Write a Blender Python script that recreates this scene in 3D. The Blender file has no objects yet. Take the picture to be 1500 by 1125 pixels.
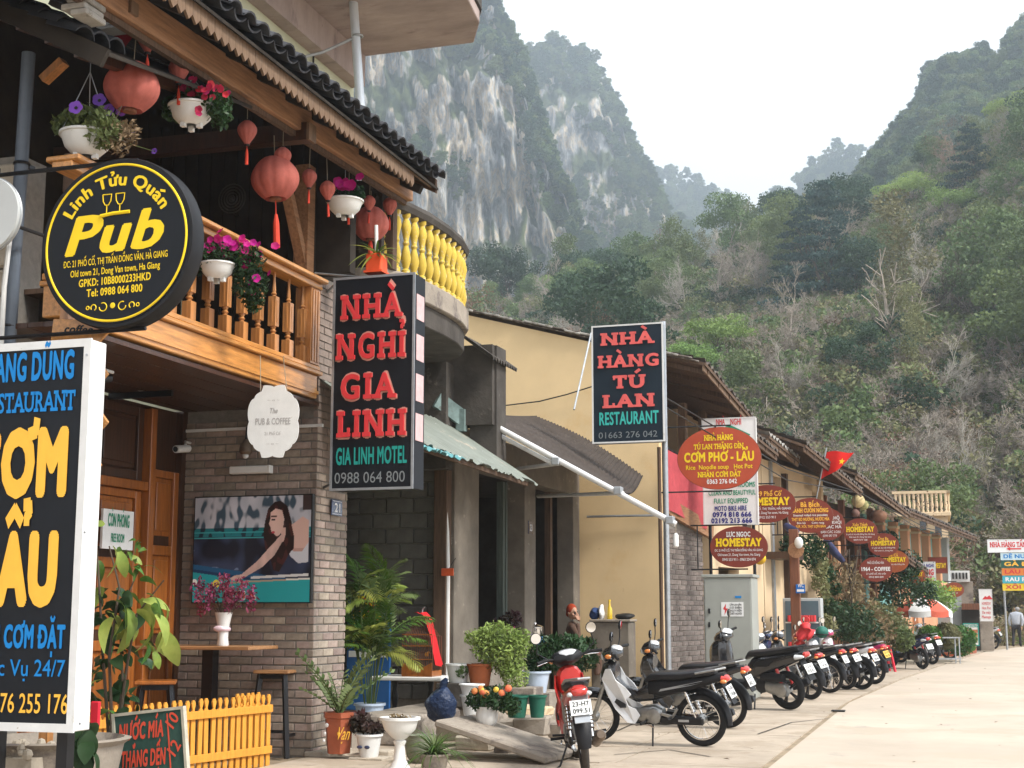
import bpy,bmesh,math,random,unicodedata
from mathutils import Vector,Matrix,Euler,noise
PI=math.pi;R=math.radians
random.seed(7)
SC=bpy.context.scene;COL=SC.collection
HAZE=0.0008

# ---------------------------------------------------------------- camera
EYE=Vector((0,0,1.45));FPX=2100.0;HORIZON=895.0
PITCH=math.atan((HORIZON-562.5)/FPX);YAW=R(17.73)
fwd=Vector((-math.sin(YAW)*math.cos(PITCH),math.cos(YAW)*math.cos(PITCH),math.sin(PITCH)))
rgt=Vector((math.cos(YAW),math.sin(YAW),0));upv=rgt.cross(fwd)
cd=bpy.data.cameras.new('camera');cam=bpy.data.objects.new('camera',cd);COL.objects.link(cam)
cd.sensor_width=36;cd.lens=36*FPX/1500;cd.clip_start=0.1;cd.clip_end=6000
cam.matrix_world=Matrix(((rgt.x,upv.x,-fwd.x,EYE.x),(rgt.y,upv.y,-fwd.y,EYE.y),(rgt.z,upv.z,-fwd.z,EYE.z),(0,0,0,1)))
SC.camera=cam

# ---------------------------------------------------------------- light
W=bpy.data.worlds.new('World');SC.world=W;W.use_nodes=True
nt=W.node_tree;bg=nt.nodes['Background']
SUN_EL,SUN_AZ=R(48),R(106)         # azimuth clockwise from +Y: light comes across the street from the right
sky=nt.nodes.new('ShaderNodeTexSky');sky.sky_type='NISHITA';sky.sun_disc=False
sky.sun_elevation=SUN_EL;sky.sun_rotation=SUN_AZ;sky.dust_density=6;sky.air_density=1.2;sky.ozone_density=1
hs=nt.nodes.new('ShaderNodeHueSaturation');hs.inputs['Saturation'].default_value=0.25
mx=nt.nodes.new('ShaderNodeMix');mx.data_type='RGBA';mx.inputs[0].default_value=0.82
mx.inputs[7].default_value=(7.0,7.3,7.7,1)       # the even bright cloud layer
nt.links.new(sky.outputs[0],hs.inputs['Color']);nt.links.new(hs.outputs[0],mx.inputs[6]);nt.links.new(mx.outputs[2],bg.inputs[0])
bg.inputs[1].default_value=0.10
sd=bpy.data.lights.new('sun','SUN');sd.energy=2.3;sd.angle=R(12);sd.color=(1,.955,.89)
so=bpy.data.objects.new('sun',sd);COL.objects.link(so)
sv=Vector((math.sin(SUN_AZ)*math.cos(SUN_EL),math.cos(SUN_AZ)*math.cos(SUN_EL),math.sin(SUN_EL)))
so.rotation_euler=sv.to_track_quat('Z','Y').to_euler();so.location=sv*50
SC.view_settings.view_transform='Standard';SC.view_settings.look='None'
SC.view_settings.exposure=1.15;SC.view_settings.gamma=1
SC.cycles.max_bounces=5;SC.cycles.diffuse_bounces=3;SC.cycles.glossy_bounces=2;SC.cycles.transmission_bounces=3
SC.cycles.transparent_max_bounces=8;SC.cycles.volume_bounces=3;SC.cycles.use_denoising=True

# ---------------------------------------------------------------- measuring: a pixel of the photograph -> a point on a real plane
def ray(px,py):return (fwd*FPX+rgt*(px-750)+upv*(562.5-py)).normalized()
def onp(px,py,P,n):
    d=ray(px,py);n=Vector(n);return EYE+d*((Vector(P)-EYE).dot(n)/d.dot(n))
def atX(px,py,x):return onp(px,py,(x,0,0),(1,0,0))
def atY(px,py,y):return onp(px,py,(0,y,0),(0,1,0))
def atZ(px,py,z=0.0):return onp(px,py,(0,0,z),(0,0,1))
def atD(px,py,D):          # a point at horizontal distance D
    d=ray(px,py);return EYE+d*(D/math.hypot(d.x,d.y))

# ---------------------------------------------------------------- materials
def mat(name,col,rough=.75,metal=0.0,n=(6,.25),bump=None,rand=0.0,c2=None,spots=None,coat=0,stretch=None,hue=0.0,trans=0,coords='Object',emit=0,spec=None):
    m=bpy.data.materials.new(name);m.use_nodes=True;t=m.node_tree;L=t.links
    b=t.nodes['Principled BSDF'];N=t.nodes.new
    b.inputs['Roughness'].default_value=rough;b.inputs['Metallic'].default_value=metal
    if coat:b.inputs['Coat Weight'].default_value=coat;b.inputs['Coat Roughness'].default_value=.08
    b.inputs['Specular IOR Level'].default_value=(.5 if (coat or metal)else .22)if spec is None else spec
    tc=N('ShaderNodeTexCoord');mp=N('ShaderNodeMapping');L.new(tc.outputs[coords],mp.inputs[0])
    if stretch:mp.inputs['Scale'].default_value=stretch
    nz=N('ShaderNodeTexNoise');nz.inputs['Scale'].default_value=n[0];nz.inputs['Detail'].default_value=6;nz.inputs['Roughness'].default_value=.65
    L.new(mp.outputs[0],nz.inputs['Vector'])
    ra=N('ShaderNodeValToRGB');e=ra.color_ramp.elements;e[0].position=.3;e[1].position=.7
    c=Vector(col[:3]);d=Vector(c2[:3])if c2 else c*(1-n[1])
    e[0].color=(*d,1);e[1].color=(*(c if c2 else c*(1+n[1]*.35)),1)
    L.new(nz.outputs['Fac'],ra.inputs[0]);out=ra.outputs[0]
    if spots:      # (scale, threshold, colour, softness): stains with a shape of their own
        for sp in (spots if isinstance(spots,list)else [spots]):
            n2=N('ShaderNodeTexNoise');n2.inputs['Scale'].default_value=sp[0];n2.inputs['Detail'].default_value=8;n2.inputs['Roughness'].default_value=.7
            L.new(mp.outputs[0],n2.inputs['Vector'])
            r2=N('ShaderNodeMapRange');r2.inputs[1].default_value=sp[1];r2.inputs[2].default_value=sp[1]+sp[3]
            L.new(n2.outputs['Fac'],r2.inputs[0])
            mm=N('ShaderNodeMix');mm.data_type='RGBA';L.new(r2.outputs[0],mm.inputs[0]);L.new(out,mm.inputs[6]);mm.inputs[7].default_value=(*sp[2],1)
            out=mm.outputs[2]
    if rand or hue:
        oi=N('ShaderNodeObjectInfo');h=N('ShaderNodeHueSaturation')
        mr=N('ShaderNodeMapRange');mr.inputs[3].default_value=1-rand;mr.inputs[4].default_value=1+rand
        L.new(oi.outputs['Random'],mr.inputs[0]);L.new(mr.outputs[0],h.inputs['Value'])
        if hue:
            w=N('ShaderNodeMath');w.operation='MULTIPLY';w.inputs[1].default_value=7.31;L.new(oi.outputs['Random'],w.inputs[0])
            f=N('ShaderNodeMath');f.operation='FRACT';L.new(w.outputs[0],f.inputs[0])
            m2=N('ShaderNodeMapRange');m2.inputs[3].default_value=.5-hue;m2.inputs[4].default_value=.5+hue
            L.new(f.outputs[0],m2.inputs[0]);L.new(m2.outputs[0],h.inputs['Hue'])
        L.new(out,h.inputs['Color']);out=h.outputs[0]
    L.new(out,b.inputs['Base Color'])
    if bump:
        nb=N('ShaderNodeTexNoise');nb.inputs['Scale'].default_value=bump[0];nb.inputs['Detail'].default_value=5
        L.new(mp.outputs[0],nb.inputs['Vector'])
        bp=N('ShaderNodeBump');bp.inputs['Strength'].default_value=bump[1];bp.inputs['Distance'].default_value=bump[2]if len(bump)>2 else .02
        L.new(nb.outputs['Fac'],bp.inputs['Height']);L.new(bp.outputs[0],b.inputs['Normal'])
    if trans:
        tr=N('ShaderNodeBsdfTranslucent');L.new(out,tr.inputs[0]);ms=N('ShaderNodeMixShader');ms.inputs[0].default_value=trans
        L.new(b.outputs[0],ms.inputs[1]);L.new(tr.outputs[0],ms.inputs[2]);L.new(ms.outputs[0],t.nodes['Material Output'].inputs[0])
    if emit:
        L.new(out,b.inputs['Emission Color']);b.inputs['Emission Strength'].default_value=emit
    return m
def paint(name,col,rough=.5):return mat(name,col,rough,n=(9,.06))
_mc={}
def flat(col,rough=.6,key=''):
    k=(tuple(round(c,3)for c in col),rough,key)
    if k not in _mc:_mc[k]=paint('print_colour',col,rough)
    return _mc[k]
def wood(name,col,rough=.5,coat=0.0,ax=2,rand=.08):
    s=[14,14,14];s[ax]=1.2
    return mat(name,col,rough,n=(2.2,.45),stretch=s,bump=(3,.25,.01),rand=rand,coat=coat)

# ---------------------------------------------------------------- mesh collecting
class MB:
    def __init__(s):s.v=[];s.f=[];s.m=Matrix.Identity(4)
    def add(s,vs,fs):
        o=len(s.v);s.v+=[s.m@Vector(p)for p in vs];s.f+=[tuple(i+o for i in f)for f in fs];return s
    def box(s,a,b):      # two opposite corners
        x0,y0,z0=[min(p,q)for p,q in zip(a,b)];x1,y1,z1=[max(p,q)for p,q in zip(a,b)]
        return s.add([(x0,y0,z0),(x1,y0,z0),(x1,y1,z0),(x0,y1,z0),(x0,y0,z1),(x1,y0,z1),(x1,y1,z1),(x0,y1,z1)],
                     [(0,3,2,1),(4,5,6,7),(0,1,5,4),(1,2,6,5),(2,3,7,6),(3,0,4,7)])
    def beam(s,a,b,w,h,up=(0,0,1)):    # bar of section w x h from a to b
        a=Vector(a);b=Vector(b);d=(b-a).normalized();u=Vector(up)
        sd_=d.cross(u);sd_=sd_.normalized()if sd_.length>1e-5 else Vector((1,0,0));u=sd_.cross(d).normalized()
        P=[]
        for q in (a,b):
            for i,j in ((-1,-1),(1,-1),(1,1),(-1,1)):P.append(q+sd_*(w/2*i)+u*(h/2*j))
        return s.add(P,[(0,1,2,3),(7,6,5,4),(0,4,5,1),(1,5,6,2),(2,6,7,3),(3,7,4,0)])
    def prism(s,pts,O,u,v,dep):          # outline in (u,v) pushed back along -(u x v) by dep
        O=Vector(O);u=Vector(u);v=Vector(v);n=u.cross(v).normalized();k=len(pts)
        A=[O+u*p[0]+v*p[1]for p in pts];B=[p-n*dep for p in A]
        return s.add(A+B,[tuple(range(k)),tuple(range(2*k-1,k-1,-1))]+[(i,k+i,k+(i+1)%k,(i+1)%k)for i in range(k)])
    def tube(s,pts,r,seg=8,cap=True):
        pts=[Vector(p)for p in pts];n=len(pts);rr=r if isinstance(r,(list,tuple))else [r]*n
        V=[];ref=Vector((0,0,1));prev=None
        for i,p in enumerate(pts):
            d=(pts[min(i+1,n-1)]-pts[max(i-1,0)]).normalized()
            if prev is None:
                a=d.cross(ref if abs(d.z)<.9 else Vector((1,0,0))).normalized()
            else:
                a=(prev-d*prev.dot(d));a=a.normalized()if a.length>1e-6 else d.orthogonal().normalized()
            prev=a;b=d.cross(a)
            for k in range(seg):
                t=2*PI*k/seg;V.append(p+(a*math.cos(t)+b*math.sin(t))*rr[i])
        F=[(i*seg+k,i*seg+(k+1)%seg,(i+1)*seg+(k+1)%seg,(i+1)*seg+k)for i in range(n-1)for k in range(seg)]
        if cap:F+=[tuple(range(seg-1,-1,-1)),tuple((n-1)*seg+k for k in range(seg))]
        return s.add(V,F)
    def lathe(s,prof,O=(0,0,0),seg=16,ax=(0,0,1),close=True):
        O=Vector(O);q=Vector((0,0,1)).rotation_difference(Vector(ax));V=[]
        for r,z in prof:
            for k in range(seg):
                t=2*PI*k/seg;V.append(O+q@Vector((r*math.cos(t),r*math.sin(t),z)))
        n=len(prof)
        F=[(i*seg+k,i*seg+(k+1)%seg,(i+1)*seg+(k+1)%seg,(i+1)*seg+k)for i in range(n-1)for k in range(seg)]
        if close:F+=[tuple(range(seg-1,-1,-1)),tuple((n-1)*seg+k for k in range(seg))]
        return s.add(V,F)
    def torus(s,O,R_,r,ax=(0,0,1),seg=28,ss=8,a0=0,a1=2*PI,flat=1.0):
        O=Vector(O);q=Vector((0,0,1)).rotation_difference(Vector(ax));V=[];full=abs(a1-a0-2*PI)<1e-4
        m=seg if full else seg+1
        for i in range(m):
            t=a0+(a1-a0)*i/seg
            for k in range(ss):
                p=2*PI*k/ss;rr=R_+r*math.cos(p);V.append(O+q@Vector((rr*math.cos(t),rr*math.sin(t),r*flat*math.sin(p))))
        F=[(i*ss+k,((i+1)%m)*ss+k,((i+1)%m)*ss+(k+1)%ss,i*ss+(k+1)%ss)for i in range(seg)for k in range(ss)]
        return s.add(V,F)
    def ball(s,O,r,seg=12,rings=8):
        r=r if isinstance(r,(tuple,list))else (r,r,r);O=Vector(O)
        V=[O+Vector((0,0,-r[2]))]
        for i in range(1,rings):
            a=-PI/2+PI*i/rings
            for k in range(seg):
                t=2*PI*k/seg;V.append(O+Vector((r[0]*math.cos(a)*math.cos(t),r[1]*math.cos(a)*math.sin(t),r[2]*math.sin(a))))
        V.append(O+Vector((0,0,r[2])));F=[(0,1+(k+1)%seg,1+k)for k in range(seg)]
        for i in range(rings-2):
            for k in range(seg):a_=1+i*seg;F.append((a_+k,a_+(k+1)%seg,a_+seg+(k+1)%seg,a_+seg+k))
        a_=1+(rings-2)*seg;F+=[(a_+k,a_+(k+1)%seg,len(V)-1)for k in range(seg)]
        return s.add(V,F)
    def loft(s,secs,seg=14,e=2.4):   # sections (x, y, z, half width, half height) along x, superellipse
        V=[]
        for x,y,z,hw,hh in secs:
            for k in range(seg):
                t=2*PI*k/seg;c,n_=math.cos(t),math.sin(t)
                V.append((x,y+hw*math.copysign(abs(c)**(2/e),c),z+hh*math.copysign(abs(n_)**(2/e),n_)))
        n=len(secs)
        F=[(i*seg+k,(i+1)*seg+k,(i+1)*seg+(k+1)%seg,i*seg+(k+1)%seg)for i in range(n-1)for k in range(seg)]
        F+=[tuple(range(seg)),tuple((n-1)*seg+k for k in range(seg-1,-1,-1))]
        return s.add(V,F)
    def grid(s,fn,nu,nv,closed=False):
        V=[fn(i/nu,j/nv)for i in range(nu+1)for j in range(nv+1)]
        return s.add(V,[(i*(nv+1)+j,(i+1)*(nv+1)+j,(i+1)*(nv+1)+j+1,i*(nv+1)+j+1)for i in range(nu)for j in range(nv)])
    def mesh(s,name,M=None,smooth=False,bevel=0,inv=None):
        me=bpy.data.meshes.new(name);vs=s.v if inv is None else [inv@p for p in s.v]
        me.from_pydata([tuple(p)for p in vs],[],s.f)
        if bevel:
            bm=bmesh.new();bm.from_mesh(me);bmesh.ops.bevel(bm,geom=bm.edges[:],offset=bevel,segments=1,affect='EDGES',clamp_overlap=True);bm.to_mesh(me);bm.free()
        if M:me.materials.append(M)
        if smooth:
            me.polygons.foreach_set('use_smooth',[True]*len(me.polygons))
            if smooth!='all':
                try:me.set_sharp_from_angle(angle=R(38))
                except Exception:pass
        return me
    def build(s,name,M,parent=None,smooth=False,bevel=0,**kw):
        inv=wm(parent).inverted()if parent else None
        o=bpy.data.objects.new(name,s.mesh(name,M,smooth,bevel,inv));COL.objects.link(o);o.parent=parent
        for k,v in kw.items():o[k]=v
        return o
def wm(o):
    m=o.matrix_basis.copy()
    while o.parent:o=o.parent;m=o.matrix_basis@m
    return m
def thing(name,label,cat,loc=(0,0,0),rz=0,group=None,rx=0,ry=0):
    o=bpy.data.objects.new(name,None);COL.objects.link(o);o.location=loc;o.rotation_euler=(rx,ry,rz);o.empty_display_size=.2
    o['label']=label;o['category']=cat
    if group:o['group']=group
    return o
def tag(o,label,cat,group=None):
    o['label']=label;o['category']=cat
    if group:o['group']=group
    return o
def piece(name,me,parent,loc=(0,0,0),rot=(0,0,0),sc=(1,1,1)):
    o=bpy.data.objects.new(name,me);COL.objects.link(o);o.parent=parent;o.location=loc;o.rotation_euler=rot;o.scale=sc;return o
def kids(o,_c={}):
    if _c.get('n')!=len(bpy.data.objects):
        _c.clear();_c['n']=len(bpy.data.objects)
        for q in bpy.data.objects:
            if q.parent:_c.setdefault(q.parent.name,[]).append(q)
    return _c.get(o.name,[])
def copytree(o,parent=None,ks=None):
    ks=ks if ks is not None else {}
    if not ks:
        for q in bpy.data.objects:
            if q.parent:ks.setdefault(q.parent.name,[]).append(q)
        ks['_']=[]
    c=o.copy();COL.objects.link(c);c.parent=parent
    for ch in ks.get(o.name,[]):copytree(ch,c,ks)
    return c

# ---------------------------------------------------------------- lettering
_g={}
def _curve(s):
    c=bpy.data.curves.new('letters','FONT');c.body=s;c.resolution_u=3
    o=bpy.data.objects.new('letters',c);COL.objects.link(o)
    me=bpy.data.meshes.new_from_object(o);V=[(v.co.x,v.co.y)for v in me.vertices];F=[tuple(p.vertices)for p in me.polygons]
    bpy.data.objects.remove(o);bpy.data.curves.remove(c);bpy.data.meshes.remove(me);return V,F
def glyph(ch):
    if ch not in _g:
        V,F=_curve(ch)if ch!=' ' else ([],[])
        if '|' not in _g:vb,_=_curve('|');_g['|w']=max(v[0]for v in vb)
        v2,_=_curve(ch+'|');_g[ch]=(V,F,max(v[0]for v in v2)-_g['|w'])
    return _g[ch]
def _ribbon(V,F,pts,w):
    for (x0,y0),(x1,y1)in zip(pts[:-1],pts[1:]):
        d=math.hypot(x1-x0,y1-y0)or 1;nx,ny=-(y1-y0)/d*w/2,(x1-x0)/d*w/2;ex,ey=(x1-x0)/d*w*.2,(y1-y0)/d*w*.2
        b=len(V);V+=[(x0-ex+nx,y0-ey+ny),(x0-ex-nx,y0-ey-ny),(x1+ex-nx,y1+ey-ny),(x1+ex+nx,y1+ey+ny)];F.append((b,b+1,b+2,b+3))
SERIF={'N':'lbltrtrb','H':'lbltrtrb','A':'lbrb','I':'cbct','L':'lblt','T':'cb','U':'ltrt','M':'lbltrtrb','P':'lblt','R':'lbltrb','E':'lblt','Ì':'cbct'}
def layout(s,bold=0.0,slab=False,track=0.0):
    V=[];F=[];Zl=[];x=0
    lay=max(1,1+int(round(bold/.022)))if bold else 1
    offs=[(0,0)]if not bold else [(bold*math.cos(2*PI*k/6),bold*.8*math.sin(2*PI*k/6))for k in range(6)]+([(0,0)]if bold>.035 else [])
    if bold>.05:offs=[(bold*math.cos(2*PI*k/14),bold*.9*math.sin(2*PI*k/14))for k in range(14)]+[(0,0)]
    for ch in s:
        bar=ch in 'đĐ';ch={'đ':'d','Đ':'D'}.get(ch,ch)
        dec=unicodedata.normalize('NFD',ch);base,marks=dec[0],dec[1:]
        gv,gf,adv=glyph(base)
        for k,(ox,oy)in enumerate(offs):
            b=len(V);V+=[(p[0]+x+ox,p[1]+oy)for p in gv];F+=[tuple(i+b for i in f)for f in gf];Zl+=[k*.03]*len(gv)
        if gv:
            xl=min(p[0]for p in gv)+x;xr=max(p[0]for p in gv)+x;yt=max(p[1]for p in gv);xc=(xl+xr)/2
            w=.075+bold*1.5;top=yt+.09+bold;v0=len(V);sw=.07
            if bar:_ribbon(V,F,[(xl-.07,yt*.5),(xl+.22,yt*.5)]if base=='D' else [(xr-.25,yt*.84),(xr+.07,yt*.84)],w*.8)
            hasc='\u0302' in marks
            for mk in marks:
                if mk=='\u0300':_ribbon(V,F,[(xc-.13+hasc*.2,top+.17+hasc*.08),(xc+.04+hasc*.2,top+.02+hasc*.08)],w)
                elif mk=='\u0301':_ribbon(V,F,[(xc+.13+hasc*.1,top+.17+hasc*.08),(xc-.04+hasc*.1,top+.02+hasc*.08)],w)
                elif mk=='\u0302':_ribbon(V,F,[(xc-.17,top),(xc,top+.13),(xc+.17,top)],w*.8)
                elif mk=='\u0303':_ribbon(V,F,[(xc-.17,top+.03),(xc-.09,top+.1),(xc+.07,top+.04),(xc+.16,top+.11)],w*.8)
                elif mk=='\u0306':_ribbon(V,F,[(xc-.15,top+.13),(xc-.08,top+.03),(xc+.08,top+.03),(xc+.15,top+.13)],w*.8)
                elif mk=='\u0309':hx=xc+hasc*.31;hy=top-hasc*.02;_ribbon(V,F,[(hx-.07,hy+.2),(hx+.05,hy+.21),(hx+.07,hy+.12),(hx,hy+.07),(hx,hy)],w*.75)
                elif mk=='\u0323':_ribbon(V,F,[(xc-.04,-.16-bold),(xc+.04,-.16-bold)],w*1.2)
                elif mk=='\u031b':_ribbon(V,F,[(xr-.1,yt-.03),(xr+.06,yt),(xr+.08,yt+.13)],w*.9)
            if slab and base in SERIF:
                q=SERIF[base]
                for i in range(0,len(q),2):
                    cx={'l':xl+.05,'r':xr-.05,'c':xc}[q[i]];cy=.035 if q[i+1]=='b' else yt-.035
                    _ribbon(V,F,[(cx-.13,cy),(cx+.13,cy)],.12)
                if base=='T':
                    _ribbon(V,F,[(xl+.02,yt),(xl+.02,yt-.2)],.09);_ribbon(V,F,[(xr-.02,yt),(xr-.02,yt-.2)],.09)
                if base=='L':_ribbon(V,F,[(xr-.03,0),(xr-.03,.22)],.09)
            nq=(len(V)-v0)//4
            for k in range(nq):Zl+=[.5+.03*k]*4
        x+=adv+track+(bold*1.1 if base!=' ' else 0)
    return V,F,Zl
# fit lettering in a frame: P0 baseline-left point, U right vector (full width), Vv up vector (cap height)
CAP=.69
def letters(s,P0,U,Vv,M,parent,bold=.02,slab=False,track=0.0,shear=0.0,lift=.0025,name='lettering',arc=None,depth=0.0,capfit=None):
    V,F,Zl=layout(s,bold,slab,track)
    x0=min(v[0]for v in V);x1=max(v[0]for v in V);P0=Vector(P0);U=Vector(U);Vv=Vector(Vv);n=U.cross(Vv).normalized()
    c=capfit or CAP;mb=MB();P=[]
    for (x,y),zl in zip(V,Zl):
        a=(x-x0)/(x1-x0);yy=y/c;a+=shear*yy*Vv.length/U.length
        if arc:      # (centre, radius, angle0, angle1): text on a circle in the plane of U,V
            C0,rad,t0,t1=arc;t=t0+(t1-t0)*a;r_=rad+yy*Vv.length;uu=U.normalized();vv=Vv.normalized()
            p=Vector(C0)+uu*(r_*math.cos(t))+vv*(r_*math.sin(t))
        else:p=P0+U*a+Vv*yy
        P.append(p+n*(lift+zl*.006))
    if depth:
        k=len(P);P2=[p+n*depth for p in P];F2=[tuple(i+k for i in f)for f in F]
        ed={}
        for f in F:
            for i in range(len(f)):
                a,b=f[i],f[(i+1)%len(f)];ed[(a,b)]=1
        S=[(a,b,b+k,a+k)for (a,b)in ed if (b,a)not in ed]
        mb.add(P+P2,F2+S)
    else:mb.add(P,F)
    return mb.build(name,M,parent)
def sign_line(s,Yp,x0,x1,yb,yt,M,parent,**kw):     # line of lettering on a sign face in the plane y = Yp, measured in the photograph
    A=atY(x0,yb,Yp);B=atY(x1,yb,Yp);T=atY((x0+x1)/2,yt,Yp);Cc=atY((x0+x1)/2,yb,Yp)
    return letters(s,(A.x,Yp,Cc.z),(B.x-A.x,0,0),(0,0,T.z-Cc.z),M,parent,**kw)
# ---------------------------------------------------------------- the materials of the place
m_road=mat('pale_concrete_road',(.51,.43,.345),.85,n=(.35,.2),bump=(30,.2,.01),spots=[(.5,.52,(.44,.37,.29),.06),(1.6,.60,(.38,.33,.28),.08),(6,.66,(.55,.50,.43),.06),(22,.72,(.25,.21,.18),.05)])
m_slab=mat('pavement_concrete',(.44,.365,.285),.85,n=(1.7,.22),bump=(22,.18,.01),rand=.07,spots=[(1.1,.52,(.35,.285,.215),.06),(3.5,.57,(.28,.23,.18),.10),(14,.68,(.2,.165,.13),.06)])
m_earth=mat('hill_earth',(.17,.145,.085),.95,n=(.25,.4),c2=(.075,.085,.035),bump=(.9,.8,.5),coords='Object')
m_soil=mat('dry_soil',(.32,.25,.17),.95,n=(3,.4),bump=(12,.5,.05))
m_brick=mat('grey_brown_brick',(.32,.255,.21),.85,n=(9,.3),bump=(40,.35,.006),rand=.24,hue=.022,spots=(16,.66,(.34,.30,.26),.08))
m_mortar=mat('brick_mortar',(.23,.21,.185),.9,n=(14,.25),bump=(40,.4,.01))
m_brick2=mat('grey_brick',(.17,.14,.125),.85,n=(6,.3),bump=(40,.35,.006),rand=.28,spots=(12,.62,(.3,.28,.26),.08))
m_block=mat('dark_concrete_block',(.12,.115,.105),.9,n=(5,.35),bump=(30,.4,.01),rand=.14)
m_stone=mat('pale_rough_stone',(.46,.40,.32),.9,n=(5,.3),bump=(10,.7,.03),rand=.1,spots=(14,.64,(.18,.14,.1),.05))
m_render=mat('grey_brown_render',(.19,.165,.135),.9,n=(2.5,.3),bump=(20,.25,.01),spots=[(5,.62,(.34,.30,.25),.06),(2.2,.6,(.12,.105,.085),.15)])
m_darkconc=mat('blackish_concrete',(.075,.066,.058),.9,n=(3,.4),bump=(16,.4,.02),spots=(4,.6,(.16,.14,.12),.1))  # very dark concrete with paler brown-grey spots
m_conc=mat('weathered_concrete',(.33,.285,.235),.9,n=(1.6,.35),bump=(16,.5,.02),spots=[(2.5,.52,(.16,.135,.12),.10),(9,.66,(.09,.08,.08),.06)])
m_soffit=mat('stained_soffit',(.40,.32,.29),.9,n=(1.1,.3),bump=(10,.2,.02),stretch=(1,2.4,1),spots=[(1.3,.56,(.20,.15,.15),.16),(6,.66,(.10,.08,.09),.06)])
m_green_wall=mat('pale_green_plaster',(.54,.55,.40),.85,n=(1,.12),bump=(30,.1,.005),spots=(3,.64,(.40,.38,.28),.12))
m_yellow=mat('yellow_wash_plaster',(.74,.55,.31),.85,n=(.8,.12),bump=(30,.2,.005),spots=[(.9,.55,(.66,.44,.20),.2),(2.3,.63,(.60,.42,.24),.05),(7,.67,(.42,.28,.15),.05)])
m_cream=mat('cream_plaster',(.66,.50,.32),.85,n=(1.2,.12),bump=(30,.1,.005),spots=(4,.64,(.48,.34,.2),.12))
m_orange_pl=mat('orange_plaster',(.58,.30,.17),.85,n=(1.5,.15),spots=(5,.62,(.45,.24,.14),.1))
m_turq=mat('turquoise_plaster',(.24,.50,.48),.85,n=(1.5,.15),spots=(4,.63,(.4,.5,.46),.1))
m_grey_pl=mat('blue_grey_plaster',(.40,.42,.42),.85,n=(1.5,.15))
m_wood_gold=wood('golden_lacquered_wood',(.60,.27,.07),.35,.3,ax=1)
m_wood_goldz=wood('golden_turned_wood',(.48,.21,.065),.35,.3,ax=2,rand=.14)
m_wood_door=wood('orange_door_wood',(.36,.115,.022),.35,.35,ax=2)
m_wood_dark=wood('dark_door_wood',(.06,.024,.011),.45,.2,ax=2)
m_wood_beam=wood('brown_beam_wood',(.36,.19,.10),.6,0,ax=1)
m_wood_trim=wood('pale_trim_wood',(.19,.12,.075),.65,0,ax=2)
m_wood_old=wood('old_grey_brown_wood',(.12,.075,.05),.8,0,ax=2)
m_wood_red=wood('reddish_post_wood',(.22,.09,.05),.7,0,ax=2)
m_wood_top=wood('stool_top_wood',(.38,.19,.08),.5,.1,ax=0)
m_roof_under=mat('shade_dark_wood',(.035,.028,.022),.9,n=(5,.4))  # near-black wood; on the upper room walls the colour stands in for shade
m_tile=mat('dark_clay_tile',(.055,.056,.062),.8,n=(7,.4),bump=(25,.4,.01),rand=.25,spots=(9,.64,(.16,.16,.15),.08))
m_tile2=mat('weathered_brown_tile',(.115,.095,.08),.85,n=(5,.4),bump=(25,.4,.01),rand=.2,spots=[(6,.58,(.25,.23,.20),.1)])
m_tile_pale=mat('lichen_pale_tile',(.34,.32,.29),.9,n=(5,.35),bump=(25,.4,.01),rand=.2,spots=(7,.58,(.14,.12,.10),.1))
m_metal_dk=mat('black_steel',(.012,.012,.014),.4,.3,n=(9,.2))
m_steel=mat('galvanised_steel',(.42,.44,.46),.45,.7,n=(7,.25),spots=(18,.68,(.28,.2,.15),.05))
m_white_metal=mat('white_painted_steel',(.68,.68,.67),.45,n=(7,.1),spots=[(3,.62,(.5,.48,.44),.1),(16,.66,(.42,.38,.32),.04)])
m_chrome=mat('chrome',(.75,.75,.75),.12,1.0,n=(5,.05))
m_alu=mat('dull_cast_aluminium',(.38,.38,.37),.4,.9,n=(12,.25))
m_corr=mat('pale_corrugated_sheet',(.21,.23,.195),.6,.1,n=(3,.25),spots=[(2.5,.60,(.42,.34,.26),.1),(20,.66,(.66,.70,.68),.03)])
m_corr_dk=mat('brown_asbestos_sheet',(.065,.052,.045),.9,n=(3,.35),spots=(4,.6,(.11,.09,.075),.1))
m_rubber=mat('tyre_rubber',(.018,.018,.019),.8,n=(12,.3),spots=(6,.6,(.09,.075,.06),.2))
m_rubber_dusty=mat('dusty_tyre_rubber',(.06,.052,.045),.85,n=(12,.3),spots=(6,.56,(.19,.155,.12),.2))
m_blackplastic=mat('black_plastic',(.012,.012,.014),.5,n=(9,.2),spots=(7,.62,(.05,.046,.042),.15))
m_seat=mat('black_vinyl',(.018,.018,.02),.42,n=(9,.25),bump=(120,.15,.003))
m_blackgloss=mat('black_gloss_paint',(.012,.012,.014),.22,n=(5,.1),coat=.7)
m_redpaint=mat('red_gloss_paint',(.50,.025,.02),.28,n=(4,.12),coat=.5)
m_whitepaint=mat('white_gloss_paint',(.72,.73,.74),.28,n=(4,.06),coat=.5)
m_bluepaint=mat('dark_blue_paint',(.02,.035,.10),.25,n=(4,.1),coat=.6)
m_magenta=mat('magenta_gloss_paint',(.45,.02,.12),.28,n=(4,.12),coat=.5)
m_silver=mat('silver_paint',(.42,.44,.46),.3,.5,n=(4,.1),coat=.4)
m_redlens=mat('red_lamp_lens',(.55,.03,.02),.12,n=(20,.3),coat=.6)
m_amber=mat('amber_lamp_lens',(.75,.25,.05),.12,n=(20,.2),coat=.6)
m_clear=mat('clear_lamp_lens',(.62,.64,.66),.08,n=(20,.2),coat=.6)
m_plate=paint('white_plate',(.72,.73,.71),.4)
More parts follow.
